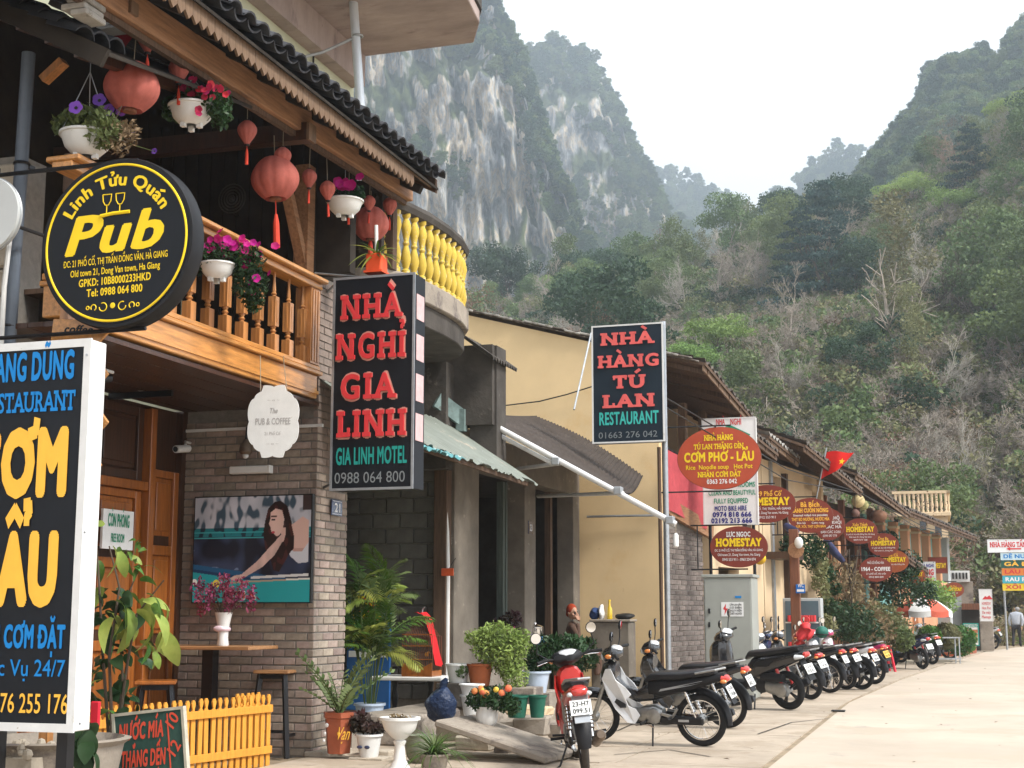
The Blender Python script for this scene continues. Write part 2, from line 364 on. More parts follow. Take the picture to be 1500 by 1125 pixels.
m_mirror=mat('mirror_glass',(.85,.87,.9),.04,1.0,n=(3,.02))
m_brownmetal=mat('dusty_exhaust',(.20,.15,.11),.55,.6,n=(8,.4))
m_glass=mat('dark_window_glass',(.03,.035,.04),.08,n=(2,.3),coat=.5)
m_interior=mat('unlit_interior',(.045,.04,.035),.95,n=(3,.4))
m_signblk=mat('black_sign_board',(.008,.010,.014),.5,n=(6,.15),spots=(60,.74,(.2,.2,.2),.03))
m_signnavy=mat('navy_sign_board',(.008,.018,.030),.5,n=(6,.15))
m_white=paint('white_print',(.78,.78,.77));m_yel=paint('yellow_print',(.86,.60,.02));m_blue=paint('blue_print',(.01,.21,.56))
m_amberp=paint('amber_print',(.88,.48,.06));m_redp=paint('red_print',(.62,.045,.05));m_teal=paint('teal_print',(.02,.30,.26));m_greyp=paint('grey_print',(.20,.22,.23))
m_maroon=mat('maroon_oval_board',(.22,.045,.03),.45,n=(5,.15));m_redbrown=mat('red_oval_board',(.44,.075,.035),.45,n=(5,.1))
m_black=paint('black_print',(.02,.02,.02));m_navyp=paint('navy_print',(.03,.03,.22));m_greenp=paint('green_print',(.03,.28,.16))
m_lantern=mat('coral_lantern_silk',(.56,.16,.125),.8,n=(14,.2),trans=.3,rand=.12,bump=(90,.2,.003))
m_tassel=mat('red_tassel',(.62,.06,.03),.7,n=(30,.2));m_string=paint('string',(.3,.25,.18));m_wire=paint('black_wire',(.02,.02,.02))
m_whiteplastic=mat('white_plastic',(.72,.72,.70),.45,n=(9,.08),spots=(9,.66,(.5,.46,.38),.08))
m_terra=mat('terracotta',(.36,.10,.05),.55,n=(6,.25),spots=(10,.62,(.24,.07,.04),.08));m_terra2=mat('orange_clay_pot',(.45,.13,.05),.7,n=(6,.25))
m_bluepot=mat('pale_blue_glaze',(.48,.57,.70),.25,n=(4,.1),coat=.4);m_greenplastic=mat('dark_green_plastic',(.02,.12,.08),.5,n=(5,.25),spots=(7,.6,(.07,.14,.1),.1))
m_pinkpot=mat('pink_ceramic',(.62,.46,.42),.4,n=(5,.1));m_whitestone=mat('white_cast_stone',(.74,.73,.70),.6,n=(8,.08),spots=(10,.66,(.5,.48,.42),.06))
m_fence=mat('orange_yellow_fence_paint',(.70,.31,.045),.6,n=(4,.25),stretch=(10,10,1),rand=.06,bump=(8,.2,.005),spots=(12,.68,(.5,.26,.08),.05))
def leafm(name,a,b,rough=.55,tr=.25,rand=.18,hue=.02,sc=3):return mat(name,a,rough,n=(sc,.3),c2=b,rand=rand,hue=hue,trans=tr)
l_dark=leafm('dark_evergreen_leaf',(.060,.11,.052),(.032,.065,.036));l_mid=leafm('mid_green_leaf',(.17,.22,.08),(.09,.135,.05))
l_light=leafm('spring_green_leaf',(.28,.38,.10),(.15,.23,.06));l_olive=leafm('olive_leaf',(.27,.265,.12),(.15,.155,.07))
l_blue=leafm('blue_green_needle',(.045,.092,.075),(.025,.055,.05));l_rust=leafm('rusty_twig',(.26,.14,.095),(.15,.09,.06))
l_house=leafm('glossy_plant_leaf',(.10,.20,.035),(.04,.10,.02),.35,.2,.15);l_pale=leafm('pale_yellow_green_leaf',(.40,.44,.11),(.18,.27,.05),.4,.3,.1)
l_deep=leafm('deep_green_leaf',(.030,.075,.025),(.015,.04,.015),.45,.15);l_dry=leafm('dry_brown_leaf',(.26,.19,.11),(.13,.09,.05),.8,.15)
l_purple=leafm('dark_purple_leaf',(.07,.02,.03),(.03,.035,.02),.5,.1);l_pink=leafm('magenta_petal',(.60,.02,.25),(.42,.01,.17),.6,.3);l_violet=leafm('violet_petal',(.30,.12,.62),(.2,.06,.42),.6,.3)
l_crim=leafm('crimson_petal',(.55,.03,.10),(.35,.02,.06),.6,.3);l_burg=leafm('burgundy_petal',(.30,.06,.12),(.16,.03,.07),.7,.2);l_coralf=leafm('coral_petal',(.85,.22,.12),(.8,.35,.1),.6,.3)
b_grey=mat('grey_bark',(.34,.29,.24),.9,n=(6,.35),rand=.2);b_pale=mat('pale_bark',(.44,.40,.34),.9,n=(6,.3),rand=.15);b_dark=mat('dark_bark',(.10,.075,.055),.9,n=(6,.35),rand=.2)
b_rust=mat('rust_tinged_twigs',(.30,.19,.14),.9,n=(6,.3),rand=.2)
# ---------------------------------------------------------------- the land: ground, road, hills, cliffs
def proj(p):
    q=Vector(p)-EYE;z=q.dot(fwd);return 750+FPX*q.dot(rgt)/z,562.5-FPX*q.dot(upv)/z
def lerp_list(L,x,k=1):
    if x<=L[0][0]:return L[0][k]
    for a,b in zip(L[:-1],L[1:]):
        if x<=b[0]:
            t=(x-a[0])/(b[0]-a[0]);t=t*t*(3-2*t)if k==1 else t;return a[k]+(b[k]-a[k])*t
    return L[-1][k]
def fr(x,y,z,o=4):return noise.fractal(Vector((x,y,z)),1.0,2.1,o)
class Ridge:     # a slope rising from a foot at distance Db to a crest at distance Dc, bearings measured off the photograph
    def __init__(s,crest,Dc,Db,zb,prof,rough,seed,flute=0,crestn=2.0):
        s.__dict__.update(crest=crest,Dc=Dc,Db=Db,zb=zb,prof=prof,rough=rough,seed=seed,flute=flute,crestn=crestn)
    def at(s,px,t):
        py=lerp_list(s.crest,px);Dc=s.Dc(px)if callable(s.Dc)else s.Dc;Db=s.Db(px)if callable(s.Db)else s.Db
        c=atD(px,py,Dc);b=atD(px,880,Db);zb=s.zb(px)if callable(s.zb)else s.zb
        tt=min(t,1);x=b.x+(c.x-b.x)*tt;y=b.y+(c.y-b.y)*tt;z=zb+(c.z-zb)*s.prof(tt)
        if t>1:k=(t-1);x+=(c.x-b.x)*k*.8;y+=(c.y-b.y)*k*.8;z-=(c.z-zb)*.8*k+6*k*k
        f=min(1,tt*6)
        z+=s.rough*f*fr(x*.02+s.seed,y*.02,3.1,5)*(1-.6*tt)+s.crestn*fr(x*.11+s.seed,y*.11,0,4)*tt
        if s.flute:
            d=Vector((c.x-b.x,c.y-b.y,0)).normalized();w=s.flute*f*(fr((x-y)*.045+s.seed,z*.012,1.7,5)+.35*fr((x+y)*.2,z*.05,s.seed,3))*(1-max(0,tt-.85)*5 if tt>.85 else 1)
            x+=d.x*w;y+=d.y*w
        return Vector((x,y,z))
    def build(s,name,M,p0,p1,nu,nv,tmax=1.5):
        mb=MB();mb.grid(lambda a,b:s.at(p0+(p1-p0)*a,tmax*b),nu,nv)
        return mb.build(name,M,None,'all',kind='structure')
def m_cliff(name,seed,rock=(.36,.35,.33),veg=.5):
    m=mat(name,rock,.95,n=(.02,.1));t=m.node_tree;L=t.links;N=t.nodes.new;b=t.nodes['Principled BSDF']
    tc=N('ShaderNodeTexCoord');mp=N('ShaderNodeMapping');mp.inputs['Scale'].default_value=(.17,.17,.060);mp.inputs['Location'].default_value=(seed,0,0);L.new(tc.outputs['Object'],mp.inputs[0])
    n1=N('ShaderNodeTexNoise');n1.inputs['Scale'].default_value=1;n1.inputs['Detail'].default_value=9;n1.inputs['Roughness'].default_value=.68;L.new(mp.outputs[0],n1.inputs['Vector'])
    r=N('ShaderNodeValToRGB');L.new(n1.outputs['Fac'],r.inputs[0]);e=r.color_ramp.elements
    e[0].position=.30;e[0].color=(.06,.075,.075,1);e[1].position=.70;e[1].color=(.64,.62,.58,1)
    for p,c in ((.42,(.18,.19,.20,1)),(.49,(.36,.365,.37,1)),(.545,(.56,.45,.31,1)),(.59,(.50,.49,.47,1))):q=e.new(p);q.color=c
    mp2=N('ShaderNodeMapping');mp2.inputs['Scale'].default_value=(.035,.035,.022);mp2.inputs['Location'].default_value=(0,seed,0);L.new(tc.outputs['Object'],mp2.inputs[0])
    n2=N('ShaderNodeTexNoise');n2.inputs['Scale'].default_value=1;n2.inputs['Detail'].default_value=10;n2.inputs['Roughness'].default_value=.7;L.new(mp2.outputs[0],n2.inputs['Vector'])
    ge=N('ShaderNodeNewGeometry');sx=N('ShaderNodeSeparateXYZ');L.new(ge.outputs['Normal'],sx.inputs[0])
    ad=N('ShaderNodeMath');ad.operation='MULTIPLY_ADD';ad.inputs[1].default_value=.55;L.new(sx.outputs['Z'],ad.inputs[0]);L.new(n2.outputs['Fac'],ad.inputs[2])
    mr=N('ShaderNodeMapRange');mr.inputs[1].default_value=veg+.20;mr.inputs[2].default_value=veg+.30;L.new(ad.outputs[0],mr.inputs[0])
    mm=N('ShaderNodeMix');mm.data_type='RGBA';L.new(mr.outputs[0],mm.inputs[0])
    mp4=N('ShaderNodeMapping');mp4.inputs['Scale'].default_value=(.9,.9,.22);L.new(tc.outputs['Object'],mp4.inputs[0]);n4=N('ShaderNodeTexNoise');n4.inputs['Scale'].default_value=1;n4.inputs['Detail'].default_value=8;n4.inputs['Roughness'].default_value=.75;L.new(mp4.outputs[0],n4.inputs['Vector'])
    r4=N('ShaderNodeMapRange');r4.inputs[1].default_value=.32;r4.inputs[2].default_value=.62;r4.inputs[3].default_value=.35;r4.inputs[4].default_value=1.25;L.new(n4.outputs['Fac'],r4.inputs[0])
    h4=N('ShaderNodeHueSaturation');L.new(r.outputs[0],h4.inputs['Color']);L.new(r4.outputs[0],h4.inputs['Value']);L.new(h4.outputs[0],mm.inputs[6])
    r3=N('ShaderNodeValToRGB');n3=N('ShaderNodeTexNoise');n3.inputs['Scale'].default_value=.22;n3.inputs['Detail'].default_value=9;L.new(tc.outputs['Object'],n3.inputs['Vector']);L.new(n3.outputs['Fac'],r3.inputs[0])
    r3.color_ramp.elements[0].position=.35;r3.color_ramp.elements[0].color=(.018,.03,.016,1);r3.color_ramp.elements[1].position=.7;r3.color_ramp.elements[1].color=(.10,.12,.05,1)
    L.new(r3.outputs[0],mm.inputs[7]);L.new(mm.outputs[2],b.inputs['Base Color'])
    bp=N('ShaderNodeBump');bp.inputs['Strength'].default_value=.9;bp.inputs['Distance'].default_value=3;L.new(n1.outputs['Fac'],bp.inputs['Height']);L.new(bp.outputs[0],b.inputs['Normal'])
    return m
# ground and road
g=MB();g.grid(lambda a,b:(-900+1800*a,-120+1500*b,-.02),24,24);g.build('ground',m_soil,None,kind='structure')
RC=[(-1.9,1.2,-60),(-1.9,5.2,12),(-2.0,6.6,24),(-1.6,7.2,32),(-.7,8.2,44),(.35,9.8,56),(1.5,13,62),(4,20,66),(12,34,69)]
rd=MB()
for a,b in zip(RC[:-1],RC[1:]):
    rd.add([(a[0],a[2],.004),(a[1],a[2],.004),(b[1],b[2],.004),(b[0],b[2],.004)],[(0,1,2,3)])
rd.v=[Vector((v.x-(0.0 if v.x<0 or True else 0),v.y,v.z))for v in rd.v]
rd.build('road',m_road,None,kind='structure')
# near slope behind the houses, with its trees
def Db_near(px):return 64 if px<1330 else (64+(px-1330)*.13 if px<1480 else 83.5-min(11,(px-1480)*.4))
def Dc_near(px):return 205 if px<1250 else 205-(px-1250)*.12
near=Ridge([(500,560,0),(620,520),(700,478),(800,455),(900,440),(980,425),(1060,400),(1150,385),(1230,360),(1300,330),(1400,262),(1500,190),(1620,130),(1760,60),(1900,20)],
             Dc_near,Db_near,lambda px:2.0 if px<1300 else 1.2,lambda t:t**.92,7,4.2,crestn=1.5)
near.build('near_hillside',m_earth,380,1900,150,70)
cliffA=Ridge([(250,60),(380,-30),(480,-60),(600,-20),(672,8),(700,8),(722,26),(742,62),(762,98),(790,190),(820,280),(860,370),(900,450),(960,520),(1050,560)],
               440,lambda px:375 if px<760 else 375-(px-760)*.35,30,lambda t:.42*t+.58*(1/(1+math.exp(-9*(t-.45)))-.017)/.966,9,11.0,flute=24,crestn=5)
mA=m_cliff('limestone_cliff',3,veg=.42);cliffA.build('limestone_cliff',mA,200,1050,300,170)
cliffB=Ridge([(640,272),(700,162),(740,116),(762,96),(792,84),(820,74),(846,78),(868,96),(890,132),(905,164),(925,208),(945,250),(962,284),(990,330),(1030,364),(1100,412),(1180,462)],
               640,560,60,lambda t:.45*t+.55*(1/(1+math.exp(-8*(t-.5)))-.018)/.964,10,23.0,flute=16,crestn=6)
mB=m_cliff('limestone_peak',9,veg=.44);cliffB.build('limestone_peak',mB,620,1200,150,100)
hillM=m_cliff('wooded_far_slope',17,veg=.1)
farA=Ridge([(860,250),(950,264),(1000,271),(1045,287),(1090,312),(1140,350),(1220,420)],1000,760,60,lambda t:t,14,2,crestn=6);farA.build('distant_hill',hillM,860,1220,90,40)
farB=Ridge([(1080,350),(1120,312),(1150,296),(1168,268),(1192,244),(1222,230),(1255,226),(1290,238),(1340,250),(1420,300)],850,700,60,lambda t:t,12,6,crestn=6);farB.build('far_hill',hillM,1080,1420,90,40)
woodR=Ridge([(1040,446),(1110,398),(1180,356),(1250,311),(1285,262),(1305,231),(1335,194),(1372,147),(1402,120),(1432,116),(1456,132),(1470,126),(1486,104),(1510,86),(1600,34),(1750,-26),(1900,-66)],
              400,200,34,lambda t:t**.9,12,31.0,flute=8,crestn=5);woodR.build('wooded_mountain',hillM,1040,1900,150,80)
# ---------------------------------------------------------------- plants: crowns, bare trees, scattered cover
def leafcloud(clumps,n,size,M=None,name='crown',droop=0.0,aspect=1.0,up=.35,seed=0):
    rn=random.Random(seed);V=[];F=[]
    tot=sum(c[3]*c[4]for c in clumps)
    for cx,cy,cz,rx,rz in clumps:
        k=int(n*rx*rz/tot)
        for _ in range(k):
            a=rn.uniform(0,2*PI);u=rn.uniform(-1,1);rr=rn.random()**.35
            s_=math.sqrt(1-u*u);p=Vector((cx+rx*rr*s_*math.cos(a),cy+rx*rr*s_*math.sin(a),cz+rz*rr*u))
            nrm=Vector((rn.gauss(0,1),rn.gauss(0,1),rn.gauss(up,1))).normalized()
            t=nrm.orthogonal().normalized();t=Matrix.Rotation(rn.uniform(0,6.28),3,nrm)@t;b=nrm.cross(t);q=size*rn.uniform(.55,1.25)
            o=len(V);V+=[p-t*q*aspect-Vector((0,0,droop*q)),p-b*q*.55,p+t*q*aspect,p+b*q*.55];F.append((o,o+1,o+2,o+3))
    me=bpy.data.meshes.new(name);me.from_pydata([tuple(v)for v in V],[],F)
    if M:me.materials.append(M)
    return me
def crown_clumps(seed,kind):
    rn=random.Random(seed);C=[]
    if kind=='round':
        for i in range(17):
            a=rn.uniform(0,6.28);h=rn.uniform(2.6,7.2);w=2.5*math.sin(PI*min(1,max(.1,(h-1.6)/6.4)))+.2;r=rn.uniform(.25,1)*w
            C.append((r*math.cos(a),r*math.sin(a),h,rn.uniform(.75,1.35),rn.uniform(.5,.9)))
    if kind=='tall':
        for i in range(17):
            h=1.8+i*.5;w=1.7*(1-((h-4.5)/6.5)**2);a=rn.uniform(0,6.28);r=rn.uniform(.1,.9)*w
            C.append((r*math.cos(a),r*math.sin(a),h,rn.uniform(.7,1.15),rn.uniform(.5,.8)))
    if kind=='conifer':
        for i in range(34):
            h=1.2+i*.26;w=3.9*(1-(h/10.6))+.3;a=i*2.4;r=w*rn.uniform(.55,.9)
            C.append((r*math.cos(a),r*math.sin(a),h,.45+w*.32,.20))
    if kind=='spread':
        for i in range(15):
            a=rn.uniform(0,6.28);r=rn.uniform(.4,3.6);C.append((r*math.cos(a),r*math.sin(a),5.6-r*.28+rn.uniform(-.8,.5),rn.uniform(.8,1.4),rn.uniform(.35,.6)))
    if kind=='bush':
        for i in range(7):
            a=rn.uniform(0,6.28);r=rn.uniform(0,1.1);C.append((r*math.cos(a),r*math.sin(a),rn.uniform(.4,1.3),rn.uniform(.5,.9),rn.uniform(.4,.7)))
    return C
def bare(seed,M,name='trunk',H=7.0,r0=.17,levels=5,spread=.62,nb=(2,3),twig=.011,droop=0):
    rn=random.Random(seed);mb=MB()
    def grow(p,d,L,r,lv):
        n=3;pts=[p];rr=[r];q=p
        for i in range(n):
            d=(d+Vector((rn.gauss(0,.13),rn.gauss(0,.13),rn.gauss(.05-droop,.08)))).normalized();q=q+d*L/n;pts.append(q);rr.append(max(twig,r*(1-.42*(i+1)/n)))
        mb.tube(pts,rr,6 if lv>=levels-1 else (4 if lv>2 else 3),cap=False)
        if lv==0:return
        for i in range(rn.randint(*nb)+(1 if lv<=2 else 0)):
            k=rn.uniform(.45,1);b=pts[int(k*n)]if k<1 else q
            ax=d.orthogonal().normalized();ax=Matrix.Rotation(rn.uniform(0,6.28),3,d)@ax
            nd=(d*math.cos(spread)+ax*math.sin(spread*rn.uniform(.8,1.5))).normalized()
            grow(b,nd,L*rn.uniform(.58,.82),max(twig,rr[-1]*.72),lv-1)
        if lv>1:grow(q,d,L*.75,rr[-1]*.9,lv-1)
    grow(Vector((0,0,-.3)),Vector((rn.gauss(0,.1),rn.gauss(0,.1),1)).normalized(),H*.36,r0,levels)
    return mb.mesh(name,M,'all')
def trunk_for(seed,M,H=6,r0=.2):
    return bare(seed,M,'trunk',H,r0,3,.6,(2,2),.03)
KIND={}
def kind(key,crown,trunk):KIND.setdefault(key,[]).append((crown,trunk))
for i in range(3):
    kind('dark',leafcloud(crown_clumps(i,'round'),5200,.135,l_dark,seed=i),trunk_for(i,b_dark))
    kind('mid',leafcloud(crown_clumps(20+i,'round'),4800,.13,l_mid,seed=i+5),trunk_for(i+3,b_grey))
    kind('olive',leafcloud(crown_clumps(40+i,'tall'),3200,.115,l_olive,seed=i+9),trunk_for(i+6,b_grey,7.5))
    kind('bare',None,bare(100+i,b_grey));kind('rust',leafcloud(crown_clumps(90+i,'round'),1300,.07,l_rust,seed=77+i),bare(140+i,b_rust,H=6.2,r0=.12))
for i in range(2):
    kind('light',leafcloud(crown_clumps(60+i,'spread'),4200,.12,l_light,seed=i+30),trunk_for(i+12,b_dark,6.5))
    kind('conifer',leafcloud(crown_clumps(70+i,'conifer'),6500,.14,l_blue,droop=.35,seed=i+50),trunk_for(i+15,b_dark,9,.22))
    kind('pale',None,bare(170+i,b_pale,H=8,r0=.2,spread=.5));kind('tangle',None,bare(190+i,b_dark,H=6.5,r0=.13,spread=.8))
for k_ in KIND:
    for c_,t_ in KIND[k_]:
        if c_:c_.name=k_+'_crown'
        t_.name=k_+'_trunk'
def plant_tree(k,p,h,label,group=None,var=None,name=None):
    c,t=KIND[k][(random.randrange(len(KIND[k]))if var is None else var)%len(KIND[k])];H={'conifer':10.3,'olive':10,'light':6.6,'dark':8.4,'mid':8.4}.get(k,8.5)
    o=thing(name or {'conifer':'conifer','bare':'bare_tree','pale':'bare_tree','tangle':'bare_tree','rust':'rusty_leaved_tree'}.get(k,'leafy_tree'),label,'tree',p,random.uniform(0,6.28),group)
    s_=h/H;o.scale=(s_*random.uniform(.9,1.15),s_*random.uniform(.9,1.15),s_)
    piece('trunk',t,o)
    if c:piece('crown',c,o)
    return o
PROTO=bpy.data.collections.new('cover_sources')      # never linked: the sources of the scattered cover
def proto(me):
    o=bpy.data.objects.new(me.name,me);PROTO.objects.link(o);return len(PROTO.objects)-1
def gn_cover(name,pts,label,coll=None):
    me=bpy.data.meshes.new(name);me.from_pydata([p[0]for p in pts],[],[])
    for an,ty,k in (('idx','INT',1),('rot','FLOAT',2),('siz','FLOAT',3)):
        a=me.attributes.new(an,ty,'POINT');a.data.foreach_set('value',[p[k]for p in pts])
    o=bpy.data.objects.new(name,me);COL.objects.link(o);o['kind']='stuff';o['label']=label
    ng=bpy.data.node_groups.new(name,'GeometryNodeTree');ng.interface.new_socket('Geometry',in_out='INPUT',socket_type='NodeSocketGeometry');ng.interface.new_socket('Geometry',in_out='OUTPUT',socket_type='NodeSocketGeometry')
    N=ng.nodes.new;L=ng.links.new;gi=N('NodeGroupInput');go=N('NodeGroupOutput');ip=N('GeometryNodeInstanceOnPoints');ci=N('GeometryNodeCollectionInfo')
    ci.inputs[0].default_value=coll or PROTO;ci.inputs['Separate Children'].default_value=True;ci.inputs['Reset Children'].default_value=True
    def att(n,ty):a=N('GeometryNodeInputNamedAttribute');a.data_type=ty;a.inputs[0].default_value=n;return a.outputs[0]
    cx=N('ShaderNodeCombineXYZ');L(att('rot','FLOAT'),cx.inputs[2])
    L(gi.outputs[0],ip.inputs['Points']);L(ci.outputs[0],ip.inputs['Instance']);ip.inputs['Pick Instance'].default_value=True
    L(att('idx','INT'),ip.inputs['Instance Index']);L(cx.outputs[0],ip.inputs['Rotation']);L(att('siz','FLOAT'),ip.inputs['Scale']);L(ip.outputs[0],go.inputs[0])
    md=o.modifiers.new('cover','NODES');md.node_group=ng;return o
# names sort the collection, so indices follow alphabetical order of these names
cov={}
def addproto(nm,me):me.name=nm;o=bpy.data.objects.new(nm,me);PROTO.objects.link(o);cov[nm]=0
for i in range(2):
    addproto('cover_a_dark_%d'%i,leafcloud(crown_clumps(200+i,'bush'),1300,.115,l_dark,seed=200+i));addproto('cover_b_mid_%d'%i,leafcloud(crown_clumps(210+i,'bush'),1250,.11,l_mid,seed=210+i))
    addproto('cover_c_olive_%d'%i,leafcloud(crown_clumps(220+i,'bush'),1100,.10,l_olive,seed=220+i));addproto('cover_d_twigs_%d'%i,bare(230+i,b_grey,H=2.6,r0=.04,levels=5,twig=.010,spread=.8))
    addproto('cover_e_rust_%d'%i,leafcloud(crown_clumps(240+i,'bush'),700,.06,l_rust,seed=240+i));addproto('cover_f_dry_%d'%i,leafcloud(crown_clumps(250+i,'bush'),700,.06,l_dry,seed=250+i))
    addproto('cover_g_bigdark_%d'%i,leafcloud(crown_clumps(260+i,'round'),2600,.26,l_dark,seed=260+i));addproto('cover_h_bigmid_%d'%i,leafcloud(crown_clumps(270+i,'round'),2600,.26,l_mid,seed=270+i))
for i,n_ in enumerate(sorted(cov)):cov[n_]=i
def ci_(w):   # weighted choice by first letters
    k=random.choices(list(w),list(w.values()))[0];return random.choice([cov[n_]for n_ in cov if n_[6]==k])
rnd=random.random
pts=[]
for _ in range(19000):       # undergrowth of the near slope
    px=random.uniform(560,1800);t=rnd()**1.0
    p=near.at(px,t);v=fr(p.x*.03,p.y*.03,8,3);low=max(0,1-p.z/22)
    right_=min(1,max(0,(px-1150)/250))
    w={'a':.5+max(0,v)*3*(1-.6*low),'b':1.8-1.1*low,'c':1.3-.4*low,'d':.9+1.4*low,'e':.1+1.5*right_*low,'f':.3+1.2*right_*low}
    pts.append((p-Vector((0,0,.2)),ci_(w),rnd()*6.28,random.uniform(.7,1.75)))
gn_cover('undergrowth',pts,'tangled bushes and twigs covering the near hillside')
def cover(rg,n,p0,p1,name,label,w,s0,s1,keep=lambda px,t,p,v:True,tm=1.03):
    P=[]
    for _ in range(n):
        px=random.uniform(p0,p1);t=rnd()*tm;p=rg.at(px,t);v=fr(p.x*.02,p.y*.02,p.z*.02,4)
        if keep(px,t,p,v):P.append((p-Vector((0,0,.8)),ci_(w),rnd()*6.28,random.uniform(s0,s1)))
    gn_cover(name,P,label)
cover(woodR,7500,1060,1900,'mountain_forest','hazy forest covering the steep mountain on the right',{'g':1,'h':1.5,'d':.25},.6,1.25)
cover(cliffA,9500,250,1050,'cliff_forest','dark scrub and trees clinging to the limestone cliff',{'g':1.3,'h':1.5},.4,1.0,
      lambda px,t,p,v:(v>-.04+.26*(1 if .1<t<.70 and px<800 else 0)and (px-700)**2>500*rnd())or (t<.12)or (t>.72 and rnd()<.75 and v>-.3)or (px>770 and v>-.25 and rnd()<.8))
cover(cliffB,4200,640,1200,'peak_forest','scrub growing over the second limestone peak',{'g':1.2,'h':1.4},.6,1.15,
      lambda px,t,p,v:(v>.05)or t>.8 or px>905 or t<.25)
cover(farA,1500,860,1220,'far_forest','blue hazy forest on the distant hill',{'g':1,'h':1},1.0,1.7)
cover(farB,1500,1080,1420,'far_wood','hazy forest on the small peak beyond the valley',{'g':1,'h':1},.9,1.5)
def foot(px,py):      # where the near slope shows at this pixel
    best=None
    for i in range(201):
        p=near.at(px,i/200);q=proj(p)[1]
        if best is None or abs(q-py)<best[0]:best=(abs(q-py),p)
    return best[1]
def tree_px(k,px,pyb,pyt,label,var=None,group=None):
    p=foot(px,pyb);d=(p-EYE).length;return plant_tree(k,p-Vector((0,0,.4)),(pyb-pyt)*d/FPX,label,group,var)
G1='trees on the near hillside'
TL=[('conifer',1212,462,248,'tall blue-green conifer towering over the middle of the hillside'),
 ('conifer',1176,455,300,'smaller blue-green conifer left of the tallest conifer'),('dark',1252,462,330,'rounded dark tree under the right side of the tallest conifer'),
 ('light',1062,568,445,'bright spring-green spreading tree above the restaurant sign'),('light',1022,590,490,'lower bright green tree beside the black and red restaurant sign'),
 ('dark',1268,590,452,'very dark green tree among grey twigs at mid slope'),('dark',1238,560,470,'dark bushy tree touching the very dark mid slope tree'),
 ('pale',1150,610,480,'pale trunked leafless tree with forked limbs above the tiled roofs'),('bare',1085,440,300,'grey leafless tree on the skyline between the peaks'),
 ('bare',1120,452,318,'second grey leafless skyline tree nearer the tall conifer'),('bare',1052,462,330,'grey leafless skyline tree farthest from the tall conifer'),
 ('pale',1008,480,368,'pale stemmed bare tree beside the round green one'),('mid',985,470,345,'round green tree on the slope left of the bare skyline trees'),
 ('mid',950,480,372,'green tree behind the round green one'),('dark',745,460,335,'large dark tree at the foot of the pale cliff'),('dark',712,470,330,'dark tree at the cliff foot by the yellow balcony'),
 ('mid',778,470,390,'mid green tree right of the large dark cliff-foot tree'),('mid',716,490,400,'green tree just above the yellow gable roof'),
 ('light',1330,330,248,'light green tree high on the right-hand slope'),('light',1385,345,262,'light green spreading tree beside the high right-hand one'),
 ('dark',1308,338,268,'blue-green dark tree next to the high light green trees'),('mid',1290,400,315,'yellowish green crown below the high light green trees'),
 ('light',1180,600,520,'small yellow-green tree in the twigs over the flag'),('dark',1345,640,540,'dark silvery-leaved tree low on the right slope'),
 ('pale',1372,620,470,'dead white tree standing out on the right slope'),('mid',1478,640,545,'green tree low at the right edge of the slope'),('dark',1452,560,440,'dark creeper-covered tree near the right edge'),
 ('light',1300,760,712,'yellow-green shrub-like tree behind the last tiled roofs'),('conifer',1425,300,175,'dark conifer on the upper right slope')]
for k_,a,b,c_,lab in TL:tree_px(k_,a,b,c_,lab)
# the leafless trees on the rock hill by the sign stack
for a,b,c_,lab,k_ in ((1400,770,590,'tall leafless grey tree leaning over the end building','pale'),(1458,790,560,'leafless tree rising behind the stack of signs','bare'),(1425,800,640,'thin leafless tree between the end building and the signs','bare'),
                       (1490,760,610,'twisted leafless tree at the right edge above the signs','tangle'),(1350,720,590,'leafless tree behind the balustrade of the end house','pale')):tree_px(k_,a,b,c_,lab)
GL={'bare':('leafless grey tree in the woods of the near hillside','leafless grey hillside trees'),'dark':('dark evergreen tree in the woods of the near hillside','dark evergreen hillside trees'),
      'mid':('green leafy tree in the woods of the near hillside','green leafy hillside trees'),'olive':('slim olive tree in the woods of the near hillside','slim olive hillside trees'),
      'rust':('rust-tinged bare tree low on the right of the hillside','rust-tinged hillside trees'),'tangle':('dark-limbed leafless tree in the woods of the near hillside','dark-limbed leafless hillside trees'),
      'pale':('pale-barked leafless tree in the woods of the near hillside','pale-barked leafless hillside trees'),'light':('fresh green tree in the woods of the near hillside','fresh green hillside trees')}
used=[]
n_=0;tries=0
while n_<235 and tries<6000:
    tries+=1;px=random.uniform(640,1660);t=rnd();p=near.at(px,t);q=proj(p)
    if any((p.x-u[0])**2+(p.y-u[1])**2<30 for u in used):continue
    if q[1]>700 and px<1290 or any(abs(px-a_[1])<50 and a_[2]-30<q[1]<a_[2]+105 for a_ in TL):continue
    used.append((p.x,p.y));n_+=1;low=max(0,min(1,(q[1]-520)/150));rr_=max(0,min(1,(px-1080)/150))
    w={'bare':.6,'dark':.6+(.8 if px<900 else 0),'mid':1.2+(.5 if px<1000 else 0),'olive':.7,'rust':.15+2.0*low*rr_,'tangle':.45,'pale':.3,'light':.35 if q[1]<600 else .05}
    if low>.3:w['dark']*=.35;w['mid']*=.3;w['bare']*=1.3
    k_=random.choices(list(w),list(w.values()))[0]
    reg=('high up' if q[1]<430 else 'halfway up' if q[1]<570 else 'low down')+' on the '+('left' if px<960 else 'middle' if px<1230 else 'right')+' of the hillside'
    plant_tree(k_,p-Vector((0,0,.4)),random.uniform(7.5,12.5)*(.6 if k_=='light' else 1)*(.66 if low>.6 else 1),GL[k_][0].split(' in the')[0].split(' low on')[0]+' '+reg,GL[k_][1])
